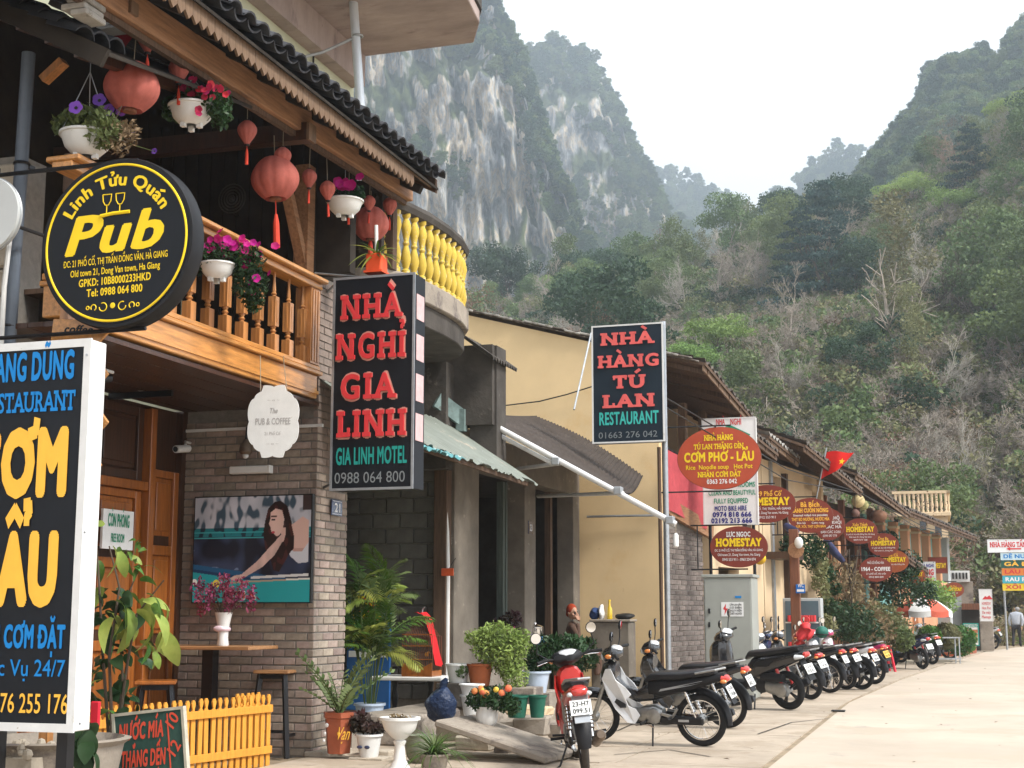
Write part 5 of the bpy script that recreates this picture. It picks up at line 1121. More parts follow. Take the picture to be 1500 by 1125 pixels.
# small store at the end of the row and its white railing block
PE=(atZ(1400,958));sh=thing('end_store','low grey block store with dark open doorway at the end of the row','building',PE)
def bxp(px0,px1,py0,py1,D,dep,name,M,par,**kw):   # upright box whose front fills the given part of the picture at distance D
    a=atD(px0,py1,D);b=atD(px1,py1,D);t=atD(px0,py0,D).z;u_=(b-a);u_.z=0;L_=u_.length;u_.normalize();v_=Vector((-u_.y,u_.x,0));q=MB()
    q.m=Matrix(((u_.x,v_.x,0,a.x),(u_.y,v_.y,0,a.y),(0,0,1,0),(0,0,0,1)));q.box((0,0,a.z),(L_,dep,t));return q.build(name,M,par,**kw)
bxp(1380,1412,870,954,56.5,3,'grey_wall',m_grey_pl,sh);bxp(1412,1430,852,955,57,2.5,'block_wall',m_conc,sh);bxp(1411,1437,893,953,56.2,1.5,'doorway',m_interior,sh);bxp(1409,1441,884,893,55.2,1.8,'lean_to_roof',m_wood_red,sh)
bxp(1392,1421,836,852,56,2,'white_parapet',m_whitestone,sh)
for k in range(5):bxp(1395+k*5,1397.5+k*5,839,848,55.95,.1,'opening',m_interior,sh)
# pillar with tall poster, A-board
pp=thing('gate_pillar','pale concrete pillar carrying the tall white menu board','pillar',atZ(1447,955));bxp(1437,1457,905,953,55,.6,'shaft',m_conc,pp,bevel=.02)
# ================================================================ signs
def box_sign(name,label,Yp,x0,y0,x1,y1,dep,Mb,rim,Mr,side=None):      # face rectangle measured in the photograph, on the plane y = Yp
    A=atY(x0,y1,Yp);B=atY(x1,(y0+y1)/2,Yp);z1=(atY(x0,y0,Yp).z+atY(x1,y0,Yp).z)/2;z0=(A.z+atY(x1,y1,Yp).z)/2
    t=thing(name,label,'sign',((A.x+B.x)/2,Yp,z0));X0,X1=A.x,B.x
    MB().box((X0+.002,Yp+.012,z0+.002),(X1-.002,Yp+dep,z1-.002)).build('case',side or Mb,t,bevel=.006);MB().box((X0+rim,Yp+.004,z0+rim),(X1-rim,Yp+.011,z1-rim)).build('face',Mb,t)
    q=MB();w=max(rim,.02);MB().box((X0-.004,Yp-.004,z0-.004),(X1+.004,Yp+.012,z0+w)).build('frame_bar',Mr,t);MB().box((X0-.004,Yp-.004,z1-w),(X1+.004,Yp+.012,z1+.004)).build('frame_bar',Mr,t)
    MB().box((X0-.004,Yp-.0035,z0+w),(X0+w,Yp+.0115,z1-w)).build('frame_bar',Mr,t);MB().box((X1-w,Yp-.0035,z0+w),(X1+.004,Yp+.0115,z1-w)).build('frame_bar',Mr,t)
    return t,X0,X1,z0,z1
# white box sign, cut by the left edge
Y0=8.0
ws,X0,X1,z0,z1=box_sign('restaurant_box_sign','large black restaurant box sign in a white case at the left edge with orange letters',Y0,-90,504,120,1070,.185,m_signblk,.05,m_white_metal,m_white_metal)
for s,a,b,yb,yt,M,kw in (('QUANG DŨNG',-38,108,557,518,m_blue,dict(bold=.045)),('RESTAURANT',-28,110,603,575,m_blue,dict(bold=.02,slab=True)),('CƠM',-44,97,722,634,m_amberp,dict(bold=.07)),('LẨU',-36,82,880,786,m_amberp,dict(bold=.075)),
                              ('NHẬN CƠM ĐẶT',-56,95,948,916,m_blue,dict(bold=.05)),('Phục Vụ 24/7',-40,95,990,966,m_blue,dict(bold=.008)),('0376 255 176',-22,99,1044,1016,m_amberp,dict(bold=.012))):
    sign_line(s,Y0+.0,a,b,yb,yt,M,ws,**kw)
for px,py in ((125,780),(118,1060),(128,520)):p=atY(px,py,Y0);MB().lathe([(.008,0),(.008,.004)],p+Vector((0,-.006,0)),8,(0,-1,0)).build('screw',m_steel,ws)
MB().box((X0+.3,Y0+.12,0),(X0+.38,Y0+.2,z0)).build('post',m_metal_dk,ws);MB().box((X1-.2,Y0+.12,0),(X1-.12,Y0+.2,z0)).build('post',m_metal_dk,ws)
# the pub roundel
Yp=8.6;Cn=(atY(170,355,Yp));rr=(atY(272,355,Yp)-atY(64,355,Yp)).length/2*1.02
pr_=thing('pub_roundel','round black and yellow pub sign with two wine glasses on an iron arm','sign',Cn);tilt=R(-6)
RM=Matrix.Translation(Cn)@Euler((0,tilt*.25,0)).to_matrix().to_4x4()
q=MB();q.lathe([(rr*1.03,0),(rr*1.045,.02),(rr*1.045,.14),(rr*1.03,.16)],Cn,72,(0,1,0));q.build('drum',m_blackplastic,pr_,1)
MB().lathe([(rr*.985,0),(rr*.985,.006)],Cn+Vector((0,-.001,0)),72,(0,-1,0)).build('face',m_signblk,pr_)
MB().torus(Cn+Vector((0,-.008,0)),rr*.955,.009,(0,1,0),96,6).build('ring',m_yel,pr_,1)
U_=(RM.to_3x3()@Vector((1,0,0)));V3=(RM.to_3x3()@Vector((0,0,1)))
def rt(s,x,y,w,h,M=m_yel,**kw):letters(s,Cn+U_*(x-w/2)*rr+V3*y*rr+Vector((0,-.007,0)),U_*w*rr,V3*h*rr,M,pr_,**kw)
letters('Linh Tửu Quán',Cn,Vector((1,0,0)),Vector((0,0,.15*rr)),m_yel,pr_,bold=.035,shear=0,arc=(Cn+Vector((0,-.007,0)),rr*.70,R(152),R(30)))
rt('Pub',-.05,-.10,1.30,.46,bold=.035,shear=.34)
rt('ĐC: 21 PHỐ CỔ, THỊ TRẤN ĐỒNG VĂN, HÀ GIANG',.0,-.25,1.42,.08,bold=.012);rt('Old town 21, Dong Van town, Ha Giang',.0,-.375,1.22,.08,bold=.02);rt('GPKD: 10B8000233HKD',.0,-.505,.98,.09,bold=.03);rt('Tel: 0988 064 800',-.0,-.635,.76,.09,bold=.03)
q=MB()
for sx in (-1,1):
    for (cx,r_,a0,a1)in ((.13,.05,0,5.2),(.26,.035,2,7),(.34,.02,0,6)):q.torus(Cn+Vector((sx*cx*rr,-.009,-.78*rr)),r_*rr,.004,(0,1,0),16,4,a0 if sx>0 else PI-a1,a1 if sx>0 else PI-a0)
q.ball(Cn+Vector((0,-.009,-.77*rr)),(.035*rr,.004,.035*rr));q.build('flourish',m_yel,pr_,kind='stuff')
for sx in (-.14,.04):
    c0=Cn+Vector((sx*rr,-.009,.52*rr));g_=MB();k=.055*rr
    g_.tube([c0+Vector((-k*1.1,0,k*1.4)),c0+Vector((-k*.95,0,-.1*k)),c0+Vector((-k*.4,0,-k)),c0+Vector((k*.4,0,-k)),c0+Vector((k*.95,0,-.1*k)),c0+Vector((k*1.1,0,k*1.4)),c0+Vector((-k*1.1,0,k*1.4))],.004,5).tube([c0+Vector((0,0,-k)),c0+Vector((0,0,-k*2.9))],.004,5);g_.build('wine_glass',m_yel,pr_)
MB().tube([Cn+Vector((-.22*rr,-.009,.335*rr)),Cn+Vector((-.05*rr,-.009,.355*rr)),Cn+Vector((.18*rr,-.009,.36*rr))],.014,6).build('brush_stroke',m_yel,pr_)
a=atY(95,475,Yp);MB().tube([(-6.86,Yp+.08,Cn.z-rr*1.04),(Cn.x+.22,Yp+.08,Cn.z-rr*1.04)],.016,6).build('iron_arm',m_metal_dk,pr_);MB().tube([(-6.86,Yp+.08,Cn.z+rr*1.04),(Cn.x+.1,Yp+.08,Cn.z+rr*1.04)],.016,6).build('iron_arm',m_metal_dk,pr_)
MB().box((-6.86,Yp+.04,Cn.z-rr*1.2),(-6.82,Yp+.12,Cn.z+rr*1.15)).build('iron_upright',m_metal_dk,pr_)
# wooden arrow boards on a post
ap=thing('arrow_signpost','wooden arrow signpost with a coffee board behind the pub roundel','sign',(-6.4,8.75,0))
A_=atY(80,470,8.75);B_=atY(159,490,8.75);MB().box((A_.x+.02,8.78,.0),(A_.x+.09,8.85,A_.z+.25)).build('post',m_wood_goldz,ap)
def arrow(px0,px1,yc,hh,tilt_,name='arrow_board'):
    a=atY(px0,yc,8.75);b=atY(px1,yc,8.75);L_=b.x-a.x;h=hh/FPX*9.4;q=MB();q.m=Matrix.Translation((a.x,8.75,(a.z+b.z)/2))@Matrix.Rotation(tilt_,4,'Y')
    q.prism([(0,-h/2),(L_-h*.45,-h/2),(L_,0),(L_-h*.45,h/2),(0,h/2)],(0,0,0),(1,0,0),(0,0,1),.025);return q.build(name,m_wood_gold,ap,bevel=.004),q.m,L_,h
o,m_,L_,h_=arrow(76,160,480,36,R(5));letters('coffee',m_@Vector((L_*.22,0,-h_*.12)),m_.to_3x3()@Vector((L_*.5,0,0)),m_.to_3x3()@Vector((0,0,h_*.36)),m_black,ap,bold=.04,shear=.2,lift=.003)
for yc_,x_ in ((545,158),(615,158),(678,148)):arrow(80,x_,yc_,38,R(3))
# NHA NGHI GIA LINH box sign
Y1=12.95
gl,X0,X1,z0,z1=box_sign('motel_box_sign','tall black motel box sign with big red studded letters beside the brick corner',Y1,483,404,606,717,.30,m_signblk,.012,m_steel)
for s,a,b,yb,yt in (('NHÀ',500,590,465,432),('NGHỈ',493,594,524,489),('GIA',500,581,583,548),('LINH',494,595,638,602)):
    sign_line(s,Y1,a,b,yb,yt,m_redp,gl,bold=.03,slab=True,depth=.02,track=.12);sign_line(s,Y1,a-1.5,b+1.5,yb+1.5,yt-1.5,mat('pink_letter_edge',(.62,.30,.24),.5)if s=='NHÀ' else bpy.data.materials['pink_letter_edge'],gl,bold=.055,slab=True,track=.12)
sign_line('GIA LINH MOTEL',Y1,492,596,679,655,m_teal,gl,bold=.035);sign_line('0988 064 800',Y1,490,593,707,691,m_greyp,gl,bold=.0)
pinkp=mat('pale_pink_panel',(.62,.42,.42),.5,n=(9,.2))
for yt,yb in ((431,468),(490,528),(548,588),(606,646)):
    a=atX(608,yt,X1+.004);b=atX(617,yb,X1+.004);zt_,zb_=atX(612,yt,X1).z,atX(612,yb,X1).z;MB().box((X1+.001,Y1+.05,zb_),(X1+.006,Y1+.25,zt_)).build('side_panel',pinkp,gl)
MB().tube([(X0,Y1+.15,z1+.02),(FX-.02,13.7,z1+.05)],.015).build('bracket',m_steel,gl);MB().tube([(X0,Y1+.15,z0+.1),(FX-.02,13.7,z0+.1)],.015).build('bracket',m_metal_dk,gl);a=atY(455,397,Y1);MB().tube([(a.x,Y1+.1,a.z),(X0+.3,Y1+.1,z1+.015)],.01).build('bracket',m_steel,gl)
# NHA HANG TU LAN
Y2=21.6
tl_,X0,X1,z0,z1=box_sign('restaurant_box_sign','black and red restaurant box sign on a steel pole against the yellow gable',Y2,868,475,972,648,.22,m_signnavy,.016,m_white_metal,m_steel)
for s,a,b,yb,yt in (('NHÀ',880,959,504,487),('HÀNG',876,965,537,520),('TÚ',898,946,568,550),('LAN',883,959,596,578)):sign_line(s,Y2,a,b,yb,yt,mat('coral_letter',(.75,.13,.12),.5)if s=='NHÀ' else bpy.data.materials['coral_letter'],tl_,bold=.045,slab=True,depth=.02,track=.07)
sign_line('RESTAURANT',Y2,878,965,621,603,paint('mint_print',(.05,.45,.40)),tl_,bold=.03);sign_line('01663 276 042',Y2,877,963,641,632,m_greyp,tl_,bold=.0)
sp=thing('steel_pole','tall galvanised steel pole carrying the black and red restaurant sign','pole',(X1+.12,Y2+.3,0));px_=atY(975,700,Y2+.2).x
MB().tube([(px_,Y2+.2,0),(px_,Y2+.2,z1+.05)],.042,12).build('pole',m_steel,sp,1);MB().tube([(px_-.16,Y2+.5,0),(px_-.16,Y2+.5,4.0)],.03,10).build('side_pipe',m_wood_old,sp,1)
for z in (z0+.2,z1-.2):MB().box((X1-.05,Y2+.17,z),(px_,Y2+.23,z+.05)).build('bracket',m_steel,sp)
a=atY(866,488,23.5);b=atY(841,600,22.5);c_=thing('guy_rod','thin slanting steel rod across the yellow gable wall','rod',b);MB().tube([a,b],.016).build('rod',m_steel,c_)
q=MB();pts_=[atY(x,y,24.5)for x,y in ((700,596),(740,594),(790,588),(830,578),(868,566))];q.tube(pts_,.012,5);tag(q.build('power_cable',m_wire),'sagging black cable crossing the yellow gable wall','cable')
tag(MB().tube([atY(x,y,24.5)for x,y in ((860,757),(900,756),(966,755))],.022,6).build('wall_conduit',m_steel),'grey conduit running level across the lower yellow wall','conduit')
# oval homestay boards: centre, width and height in the photograph, distance along the row
def oval(cx,cy,w,h,o,lines,label,M=m_maroon,s=None,group='oval boards along the row',Y=None,arm=True,cat='sign'):
    P=onF(cx,895,o);Yp=Y or P.y;c=atY(cx,cy,Yp);a=atY(cx-w/2,cy,Yp);b=atY(cx+w/2,cy,Yp);rx=(b.x-a.x)/2;rz=(atY(cx,cy-h/2,Yp).z-atY(cx,cy+h/2,Yp).z)/2
    t=thing('oval_sign',label,cat,c,0,group);E=[(rx*math.cos(2*PI*k/56),rz*math.sin(2*PI*k/56))for k in range(56)]
    MB().prism(E,c,(1,0,0),(0,0,1),.05).build('board',M,t);MB().prism([(x*1.012,y*1.012)for x,y in E],c+Vector((0,.012,0)),(1,0,0),(0,0,1),.03).build('rim',m_wood_red,t)
    for (s_,dx,y,wd,hh,Mc,bo,sl2)in lines:
        letters(s_,c+Vector((rx*(dx-wd),0,rz*y)),(rx*wd*2,0,0),(0,0,rz*hh),Mc,t,bold=bo,slab=sl2,lift=.003)
    if arm:
        F_=onF(cx,895,0);wx=(P_F+uF*((Vector((c.x,Yp,0))-P_F).dot(uF))).x-.1
        for k in (-1,1):MB().tube([(max(wx,c.x-rx-.35),Yp+.03,c.z+k*(rz+.03)),(c.x+rx*.3,Yp+.03,c.z+k*(rz+.03))],.014,5).build('iron_arm',m_metal_dk,t)
        MB().tube([(max(wx,c.x-rx-.35)+.12,Yp+.03,c.z-rz-.03),(max(wx,c.x-rx-.35)+.12,Yp+.03,c.z+rz+.03)],.012,5).build('iron_upright',m_metal_dk,t)
    return t
y_=m_yel;w_=m_white;am=m_amberp
oval(1053,671,122,91,.9,[('NHÀ HÀNG',0,.58,.35,.17,y_,.05,1),('TÚ LAN THẮNG ĐÌN',0,.30,.60,.16,y_,.03,1),('CƠM PHỞ - LẨU',0,-.10,.84,.29,y_,.05,0),('Rice  Noodle soup   Hot Pot',0,-.35,.80,.14,y_,.02,0),('NHẬN CƠM ĐẶT',0,-.60,.52,.16,y_,.04,1),('0363 276 042',.06,-.82,.36,.14,w_,.03,0)],
     'big red oval restaurant board with yellow writing next to the steel pole',m_redbrown,Y=24.4)
oval(1082,801,84,60,.9,[('LỰC NGỌC',0,.50,.42,.23,w_,.035,1),('HOMESTAY',0,.04,.80,.36,y_,.06,1),('ĐC: 21 PHỐ CỔ, THỊ TRẤN ĐỒNG VĂN, HÀ GIANG',0,-.22,.84,.11,w_,.01,0),('Old town 21, Dong Van town, Ha Giang',0,-.44,.74,.12,w_,.01,0),('0945 553 911 - 0963 224 074',0,-.68,.58,.13,w_,.01,0)],
     'maroon oval homestay board in front of the steel cabinet top, below the white board',Y=25.4)
oval(1123,738,84,55,.8,[('29 Phố Cổ',.10,.42,.44,.25,am,.03,0),('HOMESTAY',.0,-.06,.80,.38,y_,.06,1),('21 PHỐ CỔ, THỊ TRẤN, HÀ GIANG',.05,-.32,.78,.12,w_,.01,0),('Old town 21, Dong Van town, Ha Giang',.02,-.54,.72,.13,w_,.01,0),('0912 553 911',.0,-.78,.30,.13,w_,.01,0)],
     'maroon oval homestay board partly hidden by the tall white board',Y=27.6)
oval(1187,755,66,51,.9,[('Bà Bích',0,.50,.42,.26,am,.04,0),('BÁNH CUỐN NÓNG',0,.18,.80,.22,am,.05,1),('Steamed rolled rice pancakes',0,-.04,.76,.12,w_,.02,0),('THỊT BÒ NƯỚNG, NƯỚC MÍA',0,-.30,.84,.17,am,.04,0),('Bún bò       Cơm rang',0,-.48,.60,.11,w_,.01,0),('SÚP, XÔI, THỊT LỢN BẢN',0,-.70,.66,.14,am,.03,0)],
     'brownish red oval food board with yellow and white lines by the hanging creeper')
oval(1214,768,46,46,.9,[('PHỞ, KHÔ',.1,.30,.6,.2,w_,.02,0),('THỊT KHÔI',.2,.02,.6,.2,w_,.02,0),('BẮC HÀ',.3,-.26,.5,.2,w_,.02,0),('BÁN CÁC LOẠI',.1,-.56,.62,.16,w_,.01,0),('0399 097 779',.05,-.8,.44,.14,w_,.01,0)],'oval board tucked behind the yellow-lettered food board')
oval(1260,778,50,37,.9,[('Xuân Thành',0,.40,.44,.24,am,.03,0),('HOMESTAY',0,-.04,.82,.38,y_,.06,1),('21 phố cổ, thị trấn Đồng Văn, Hà Giang',0,-.30,.84,.11,w_,.01,0),('Old town 21, Dong Van town',0,-.52,.66,.12,w_,.01,0),('0979 977 150',0,-.76,.4,.13,w_,.01,0)],'maroon oval homestay board below the cluster of hanging lanterns')
oval(1294,798,45,34,.9,[('Ông Ba',0,.42,.34,.24,am,.03,0),('HOMESTAY',0,-.04,.82,.38,y_,.06,1),('21 phố cổ, thị trấn Đồng Văn',0,-.32,.76,.12,w_,.01,0),('Old town 21, Dong Van',0,-.56,.60,.12,w_,.01,0)],'maroon oval homestay board second right of the lantern cluster')
oval(1283,834,48,36,1.5,[('PHỐ CỔ ĐỒNG VĂN',0,.45,.5,.18,w_,.01,0),('1964 - COFFEE',0,-.12,.88,.30,w_,.05,0),('21 phố cổ, thị trấn',0,-.42,.6,.14,w_,.01,0),('0912 009 009',.0,-.70,.44,.14,w_,.01,0)],'brown oval coffee board hanging lowest in front of the ivy')
oval(1309,822,44,33,.9,[('Bà Cả',0,.42,.3,.24,am,.03,0),('HOMESTAY',.0,-.04,.82,.38,y_,.06,1),('21 phố cổ, thị trấn Đồng Văn',0,-.34,.74,.12,w_,.01,0)],'orange-brown oval homestay board just above the ivy',mat('orange_brown_board',(.36,.09,.03),.5))
oval(1337,843,36,29,.9,[('Minh Hoa',0,.42,.4,.24,w_,.03,0),('HOMESTAY',.0,-.06,.82,.40,y_,.06,1),('21 phố cổ, Đồng Văn',0,-.4,.6,.14,w_,.01,0)],'orange-brown oval homestay board left of the small white motel board',bpy.data.materials['orange_brown_board'])
oval(1397,864,30,22,1.2,[('Bà Thơ',0,.35,.3,.24,am,.03,0),('HOMESTAY',.0,-.12,.80,.40,y_,.06,1),('21 phố cổ',0,-.5,.4,.16,w_,.01,0)],'small red-brown oval homestay board at the very end of the row',mat('faded_red_board',(.30,.07,.04),.5))
t,X0,X1,z0,z1=box_sign('homestay_board','maroon cut-corner homestay board under the last eave',onF(1374,895,.3).y,1360,816,1388,840,.05,m_maroon,.02,m_wood_red);sign_line('HOMESTAY',onF(1374,895,.3).y,1362,1386,832,825,y_,t,bold=.05)
# white boards
Yw=26.0;wb,X0,X1,z0,z1=box_sign('white_motel_board','tall white motel board with green and navy lines behind the big red oval',Yw,1031,612,1109,769,.12,m_white,.006,m_white_metal,m_white_metal)
for s,a,b,yb,yt,M,bo in (('NHÀ',1049,1062,622,613,m_redp,.03),('NGHỈ',1070,1086,622,613,m_redp,.03),('ROOMS',1082,1106,713,706,m_greenp,.04),('CLEAN AND BEAUTYFUL',1038,1107,725,718,m_greenp,.03),('FULLY EQUIPPED',1046,1096,737,730,m_greenp,.03),('MOTO BIKE HIRE',1047,1094,748,741,m_navyp,.04),('0974 818 666',1044,1101,757,750,m_navyp,.05),('02192 213 666',1042,1102,766,759,m_navyp,.05)):sign_line(s,Yw,a,b,yb,yt,M,wb,bold=bo)
q=MB();a,b,c_=atY(1050,636,Yw-.01),atY(1068,624,Yw-.01),atY(1098,638,Yw-.01);q.beam(a,b,.01,.05,(0,0,1)).beam(b,c_,.01,.05,(0,0,1));q.build('roof_outline',m_greenp,wb,kind='stuff')
MB().tube([(X0+.1,Yw+.08,0),(X0+.1,Yw+.08,z0+.2)],.03).build('post',m_metal_dk,wb);MB().tube([(X1-.1,Yw+.08,0),(X1-.1,Yw+.08,z0+.2)],.03).build('post',m_metal_dk,wb)
Yd=onF(1358,895,.8).y;wb,X0,X1,z0,z1=box_sign('small_motel_board','small white motel board with red and blue writing under the last veranda',Yd,1343,823,1371,865,.06,m_white,.01,m_white_metal)
for s,a,b,yb,yt,M,bo in (('NHÀ NGHỈ',1346,1368,831,826,m_navyp,.05),('ĐÔNG',1346,1368,842,834,m_redp,.06),('KHÁNH',1346,1368,852,844,m_redp,.06),('0976 250 171',1346,1369,857,854,m_navyp,.01)):sign_line(s,Yd,a,b,yb,yt,M,wb,bold=bo)
# stack of signs at the right
D_=58.0;Ys=atD(1475,830,D_).y;st=None
def flatsign(x0,x1,y0,y1,M,s,Mt,label,ty=None,bo=.04,parent=None,sub=()):
    t,X0,X1,z0,z1=box_sign('direction_board',label,Ys,x0,y0,x1,y1,.06,M,.01,M,M);sign_line(s,Ys,x0+4,x1-3,y1-(y1-y0)*.26,y0+(y1-y0)*.2,Mt,t,bold=bo)
    return t
t,X0,X1,z0,z1=box_sign('direction_board','topmost white board of the stack with a red arrow',Ys,1447,790,1530,809,.06,m_white,.01,m_white_metal,m_white_metal);sign_line('NHÀ HÀNG TẤN HƯNG',Ys,1450,1526,801,794,m_redp,t,bold=.04,slab=True)
a,b=atY(1474,804,Ys-.01),atY(1496,804,Ys-.01);MB().prism([(0,0),(.14,.07),(.14,.025),(b.x-a.x,.025),(b.x-a.x,-.025),(.14,-.025),(.14,-.07)],(a.x,Ys-.008,a.z),(1,0,0),(0,0,1),.004).build('arrow',m_redp,t)
flatsign(1466,1530,810,820,paint('pale_cyan_board',(.55,.68,.72)),'DÊ NƯỚNG',m_blue,'white board with blue letters, second of the sign stack');flatsign(1467,1530,821,831.5,paint('dark_green_board',(.02,.09,.07)),'GÀ ĐEN',m_amberp,'dark green board in the sign stack')
flatsign(1468,1530,832.5,842.5,paint('orange_board',(.70,.22,.04)),'LẨU NẤM',m_redp,'orange board in the sign stack');flatsign(1469,1530,843.5,854,paint('cyan_board',(.06,.40,.50)),'RAU RỪNG',m_white,'cyan board in the sign stack');flatsign(1469,1530,855,865,paint('yellow_board',(.75,.55,.04)),'XÔI MÀU',m_redp,'yellow board at the bottom of the sign stack')
for px,lab in ((1472,'left steel post of the sign stack'),(1525,'right steel post of the sign stack')):g_=atY(px,885,Ys+.12);p_=thing('sign_post',lab,'post',(g_.x,g_.y,0));MB().tube([(g_.x,g_.y,-.2),(g_.x,g_.y,atY(px,792,Ys).z)],.04).build('post',m_steel,p_)
# menu board on the pillar, A-board
Ym=atD(1446,890,54.6).y;t,X0,X1,z0,z1=box_sign('menu_board','narrow white upright board with red mountain mark on the end pillar',Ym,1436,863,1454,910,.06,m_white,.01,m_white_metal)
a=atY(1439,878,Ym);MB().prism([(0,0),(.10,.12),(.16,.08),(.24,.14),(.36,0)],(a.x,Ym-.004,a.z),(1,0,0),(0,0,1),.003).build('mountain_mark',m_redp,t)
for k,s in enumerate(('HOMESTAY','Hot Pot','Xe máy','Massage')):sign_line(s,Ym,1438.5,1451.5,886+k*6.5,882+k*6.5,m_redp,t,bold=.02)
Ya=atD(1424,930,51).y;t,X0,X1,z0,z1=box_sign('pavement_board','small teal-framed menu board standing on the pavement at the end',Ya,1412,913,1434,946,.05,m_white,.03,m_teal,m_teal);sign_line('PHỞ HƯƠNG',Ya,1414,1432,919,915,m_teal,t,bold=.04)
q=random.Random(3)
for k in range(6):a=atY(1415+(k%2)*9,927+(k//2)*6,Ya);MB().box((a.x,Ya-.006,a.z),(a.x+.18,Ya-.002,a.z+.11)).build('dish_picture',flat((.45,.12+.05*k,.08)),t)
# green chalk board at the front
Yg=9.6;a0,a1=atY(164,1046,Yg),atY(269,1034,Yg);cb=thing('juice_board','dark green board advertising juice with red letters in front of the picket fence','sign',((a0.x+a1.x)/2,Yg,0))
ang_=math.atan2(a1.z-a0.z,a1.x-a0.x);w0=(a1-a0).length;GM=Matrix.Translation(a0)@Matrix.Rotation(-ang_,4,'Y')
def GB():q=MB();q.m=GM.copy();return q
GB().box((.02,.0,-.62),(w0-.02,.03,-.02)).build('panel',mat('dark_green_panel',(.035,.085,.07),.6,n=(4,.3)),cb)
for (p_,q_)in (((0,-.01,-.64),(.022,.035,0)),((w0-.022,-.01,-.64),(w0,.035,0)),((.022,-.01,-.022),(w0-.022,.035,0)),((.022,-.01,-.64),(w0-.022,.035,-.618))):GB().box(p_,q_).build('frame_bar',mat('pale_board_frame',(.50,.47,.38),.6)if 'pale_board_frame' not in bpy.data.materials else bpy.data.materials['pale_board_frame'],cb)
orr=paint('orange_red_print',(.70,.09,.05))
for s,z,h in (('NƯỚC MÍA',-.20,.115),('THẮNG DẾN',-.40,.115),('10K / CỐC',-.58,.1)):letters(s,GM@Vector((.05,-.003,z)),GM.to_3x3()@Vector((w0*.62,0,0)),Vector((0,0,h)),orr,cb,bold=.045)
for s,z in (('10',-.16),('12',-.36)):q_=GM.to_3x3()@Vector((.06,0,.08));letters(s,GM@Vector((w0*.84,-.003,z)),q_,Vector((-.07,0,.05)),orr,cb,bold=.02)
GB().box((w0*.76,-.004,-.6),(w0*.775,.001,-.04)).build('rule',orr,cb)
for x in (.05,w0-.09):q=GB();q.box((x,.0,-.655),(x+.04,.03,-.64));MB().beam(GM@Vector((x+.02,.04,-.3)),(GM@Vector((x+.02,.04,0))).to_2d().to_3d()+Vector((0,.3,0)),.03,.03).build('leg',m_wood_trim,cb)
MB().beam(GM@Vector((.06,.02,-.6)),Vector(((GM@Vector((.06,0,0))).x,Yg,0)),.03,.03).build('leg',m_wood_trim,cb);MB().beam(GM@Vector((w0-.06,.02,-.6)),Vector(((GM@Vector((w0-.06,0,0))).x,Yg,0)),.03,.03).build('leg',m_wood_trim,cb)
# notice on the doors behind the plant
a=atY(150,742,11.4);b=atY(196,800,11.4);nt_=thing('notice_board','small white notice with dark green writing half hidden by the tall plant','sign',a);A2=atX(150,800,-7.9);B2=atX(196,775,-7.9)
MB().box((-7.93,A2.y,A2.z-.02),(-7.905,B2.y,A2.z+.36)).build('board',m_white,nt_);letters('CÒN PHÒNG',(-7.903,A2.y+.08,A2.z+.20),(0,B2.y-A2.y-.16,0),(0,0,.12),m_greenp,nt_,bold=.04);letters('FREE ROOM',(-7.903,A2.y+.14,A2.z+.05),(0,B2.y-A2.y-.3,0),(0,0,.08),m_greenp,nt_,bold=.03)
# ================================================================ motorbikes: x forward, rear wheel touches the ground at the origin
def wheel(t,x,R_=.285,spoked=True,lean=0,steer=0,dusty=False,w=.038,hubm=m_alu):
    q=lambda:MB()
    ty=MB();ty.torus((x,0,R_),R_-w,w,(0,1,0),40,10,flat=.95);o=ty.build('tyre',m_rubber_dusty if dusty else m_rubber,None,1)
    rim=MB().torus((x,0,R_),R_-w*2+.004,.013,(0,1,0),36,6,flat=1.7).build('rim',m_chrome if spoked else m_metal_dk,None,1)
    sp=MB()
    if spoked:
        for k in range(24):
            a=2*PI*k/24;s_=(-1)**k;r=R_-w*2;a2=a+.45*(1 if k%4<2 else -1)
            sp.beam((x+.035*math.cos(a2),s_*.03,R_+.035*math.sin(a2)),(x+r*math.cos(a),0,R_+r*math.sin(a)),.0035,.0035)
    else:
        for k in range(5):
            a=2*PI*k/5;r=R_-w*2
            for d in (-.10,.10):sp.beam((x+.03*math.cos(a),0,R_+.03*math.sin(a)),(x+r*math.cos(a+d),0,R_+r*math.sin(a+d)),.022,.016)
    so_=sp.build('spokes',m_chrome if spoked else m_metal_dk,None,kind='stuff')
    hb_=MB().lathe([(.03,-.05),(.055,-.045),(.055,.03),(.03,.05)],(x,0,R_),20,(0,1,0)).lathe([(.012,-.09),(.012,.09)],(x,0,R_),8,(0,1,0)).build('hub',hubm,None,1)
    W_=bpy.data.objects.new('wheel',None);COL.objects.link(W_);W_.parent=t
    for k in (o,rim,so_,hb_):k.parent=W_
    return W_
def PT(t,name,q,M,sm=0,bev=0,par=None):o=q.build(name,M,None,sm,bev);o.parent=par or t;return o
def steered(q,st,x=1.02,z=.80):      # turn the front assembly about the steering head
    m=Matrix.Translation((x,0,z))@Matrix.Rotation(st,4,Vector((-.35,0,1)).normalized())@Matrix.Translation((-x,0,-z));q.v=[m@v for v in q.v];return q
def plate(t,txt,x,z,y=0,M=None,tilt=.35):
    q=MB();q.m=Matrix.Translation((x,y,z))@Matrix.Rotation(tilt,4,'Y');q.box((-.004,-.095,-.07),(.0,.095,.07));p=PT(t,'number_plate',q,M or m_plate)
    m=q.m
    for s,zz in ((txt[0],.012),(txt[1],-.052)):
        o=letters(s,m@Vector((-.004,.075,zz)),m.to_3x3()@Vector((0,-.15,0)),m.to_3x3()@Vector((0,0,.042)),m_black,None,bold=.02,lift=.002);o.parent=p
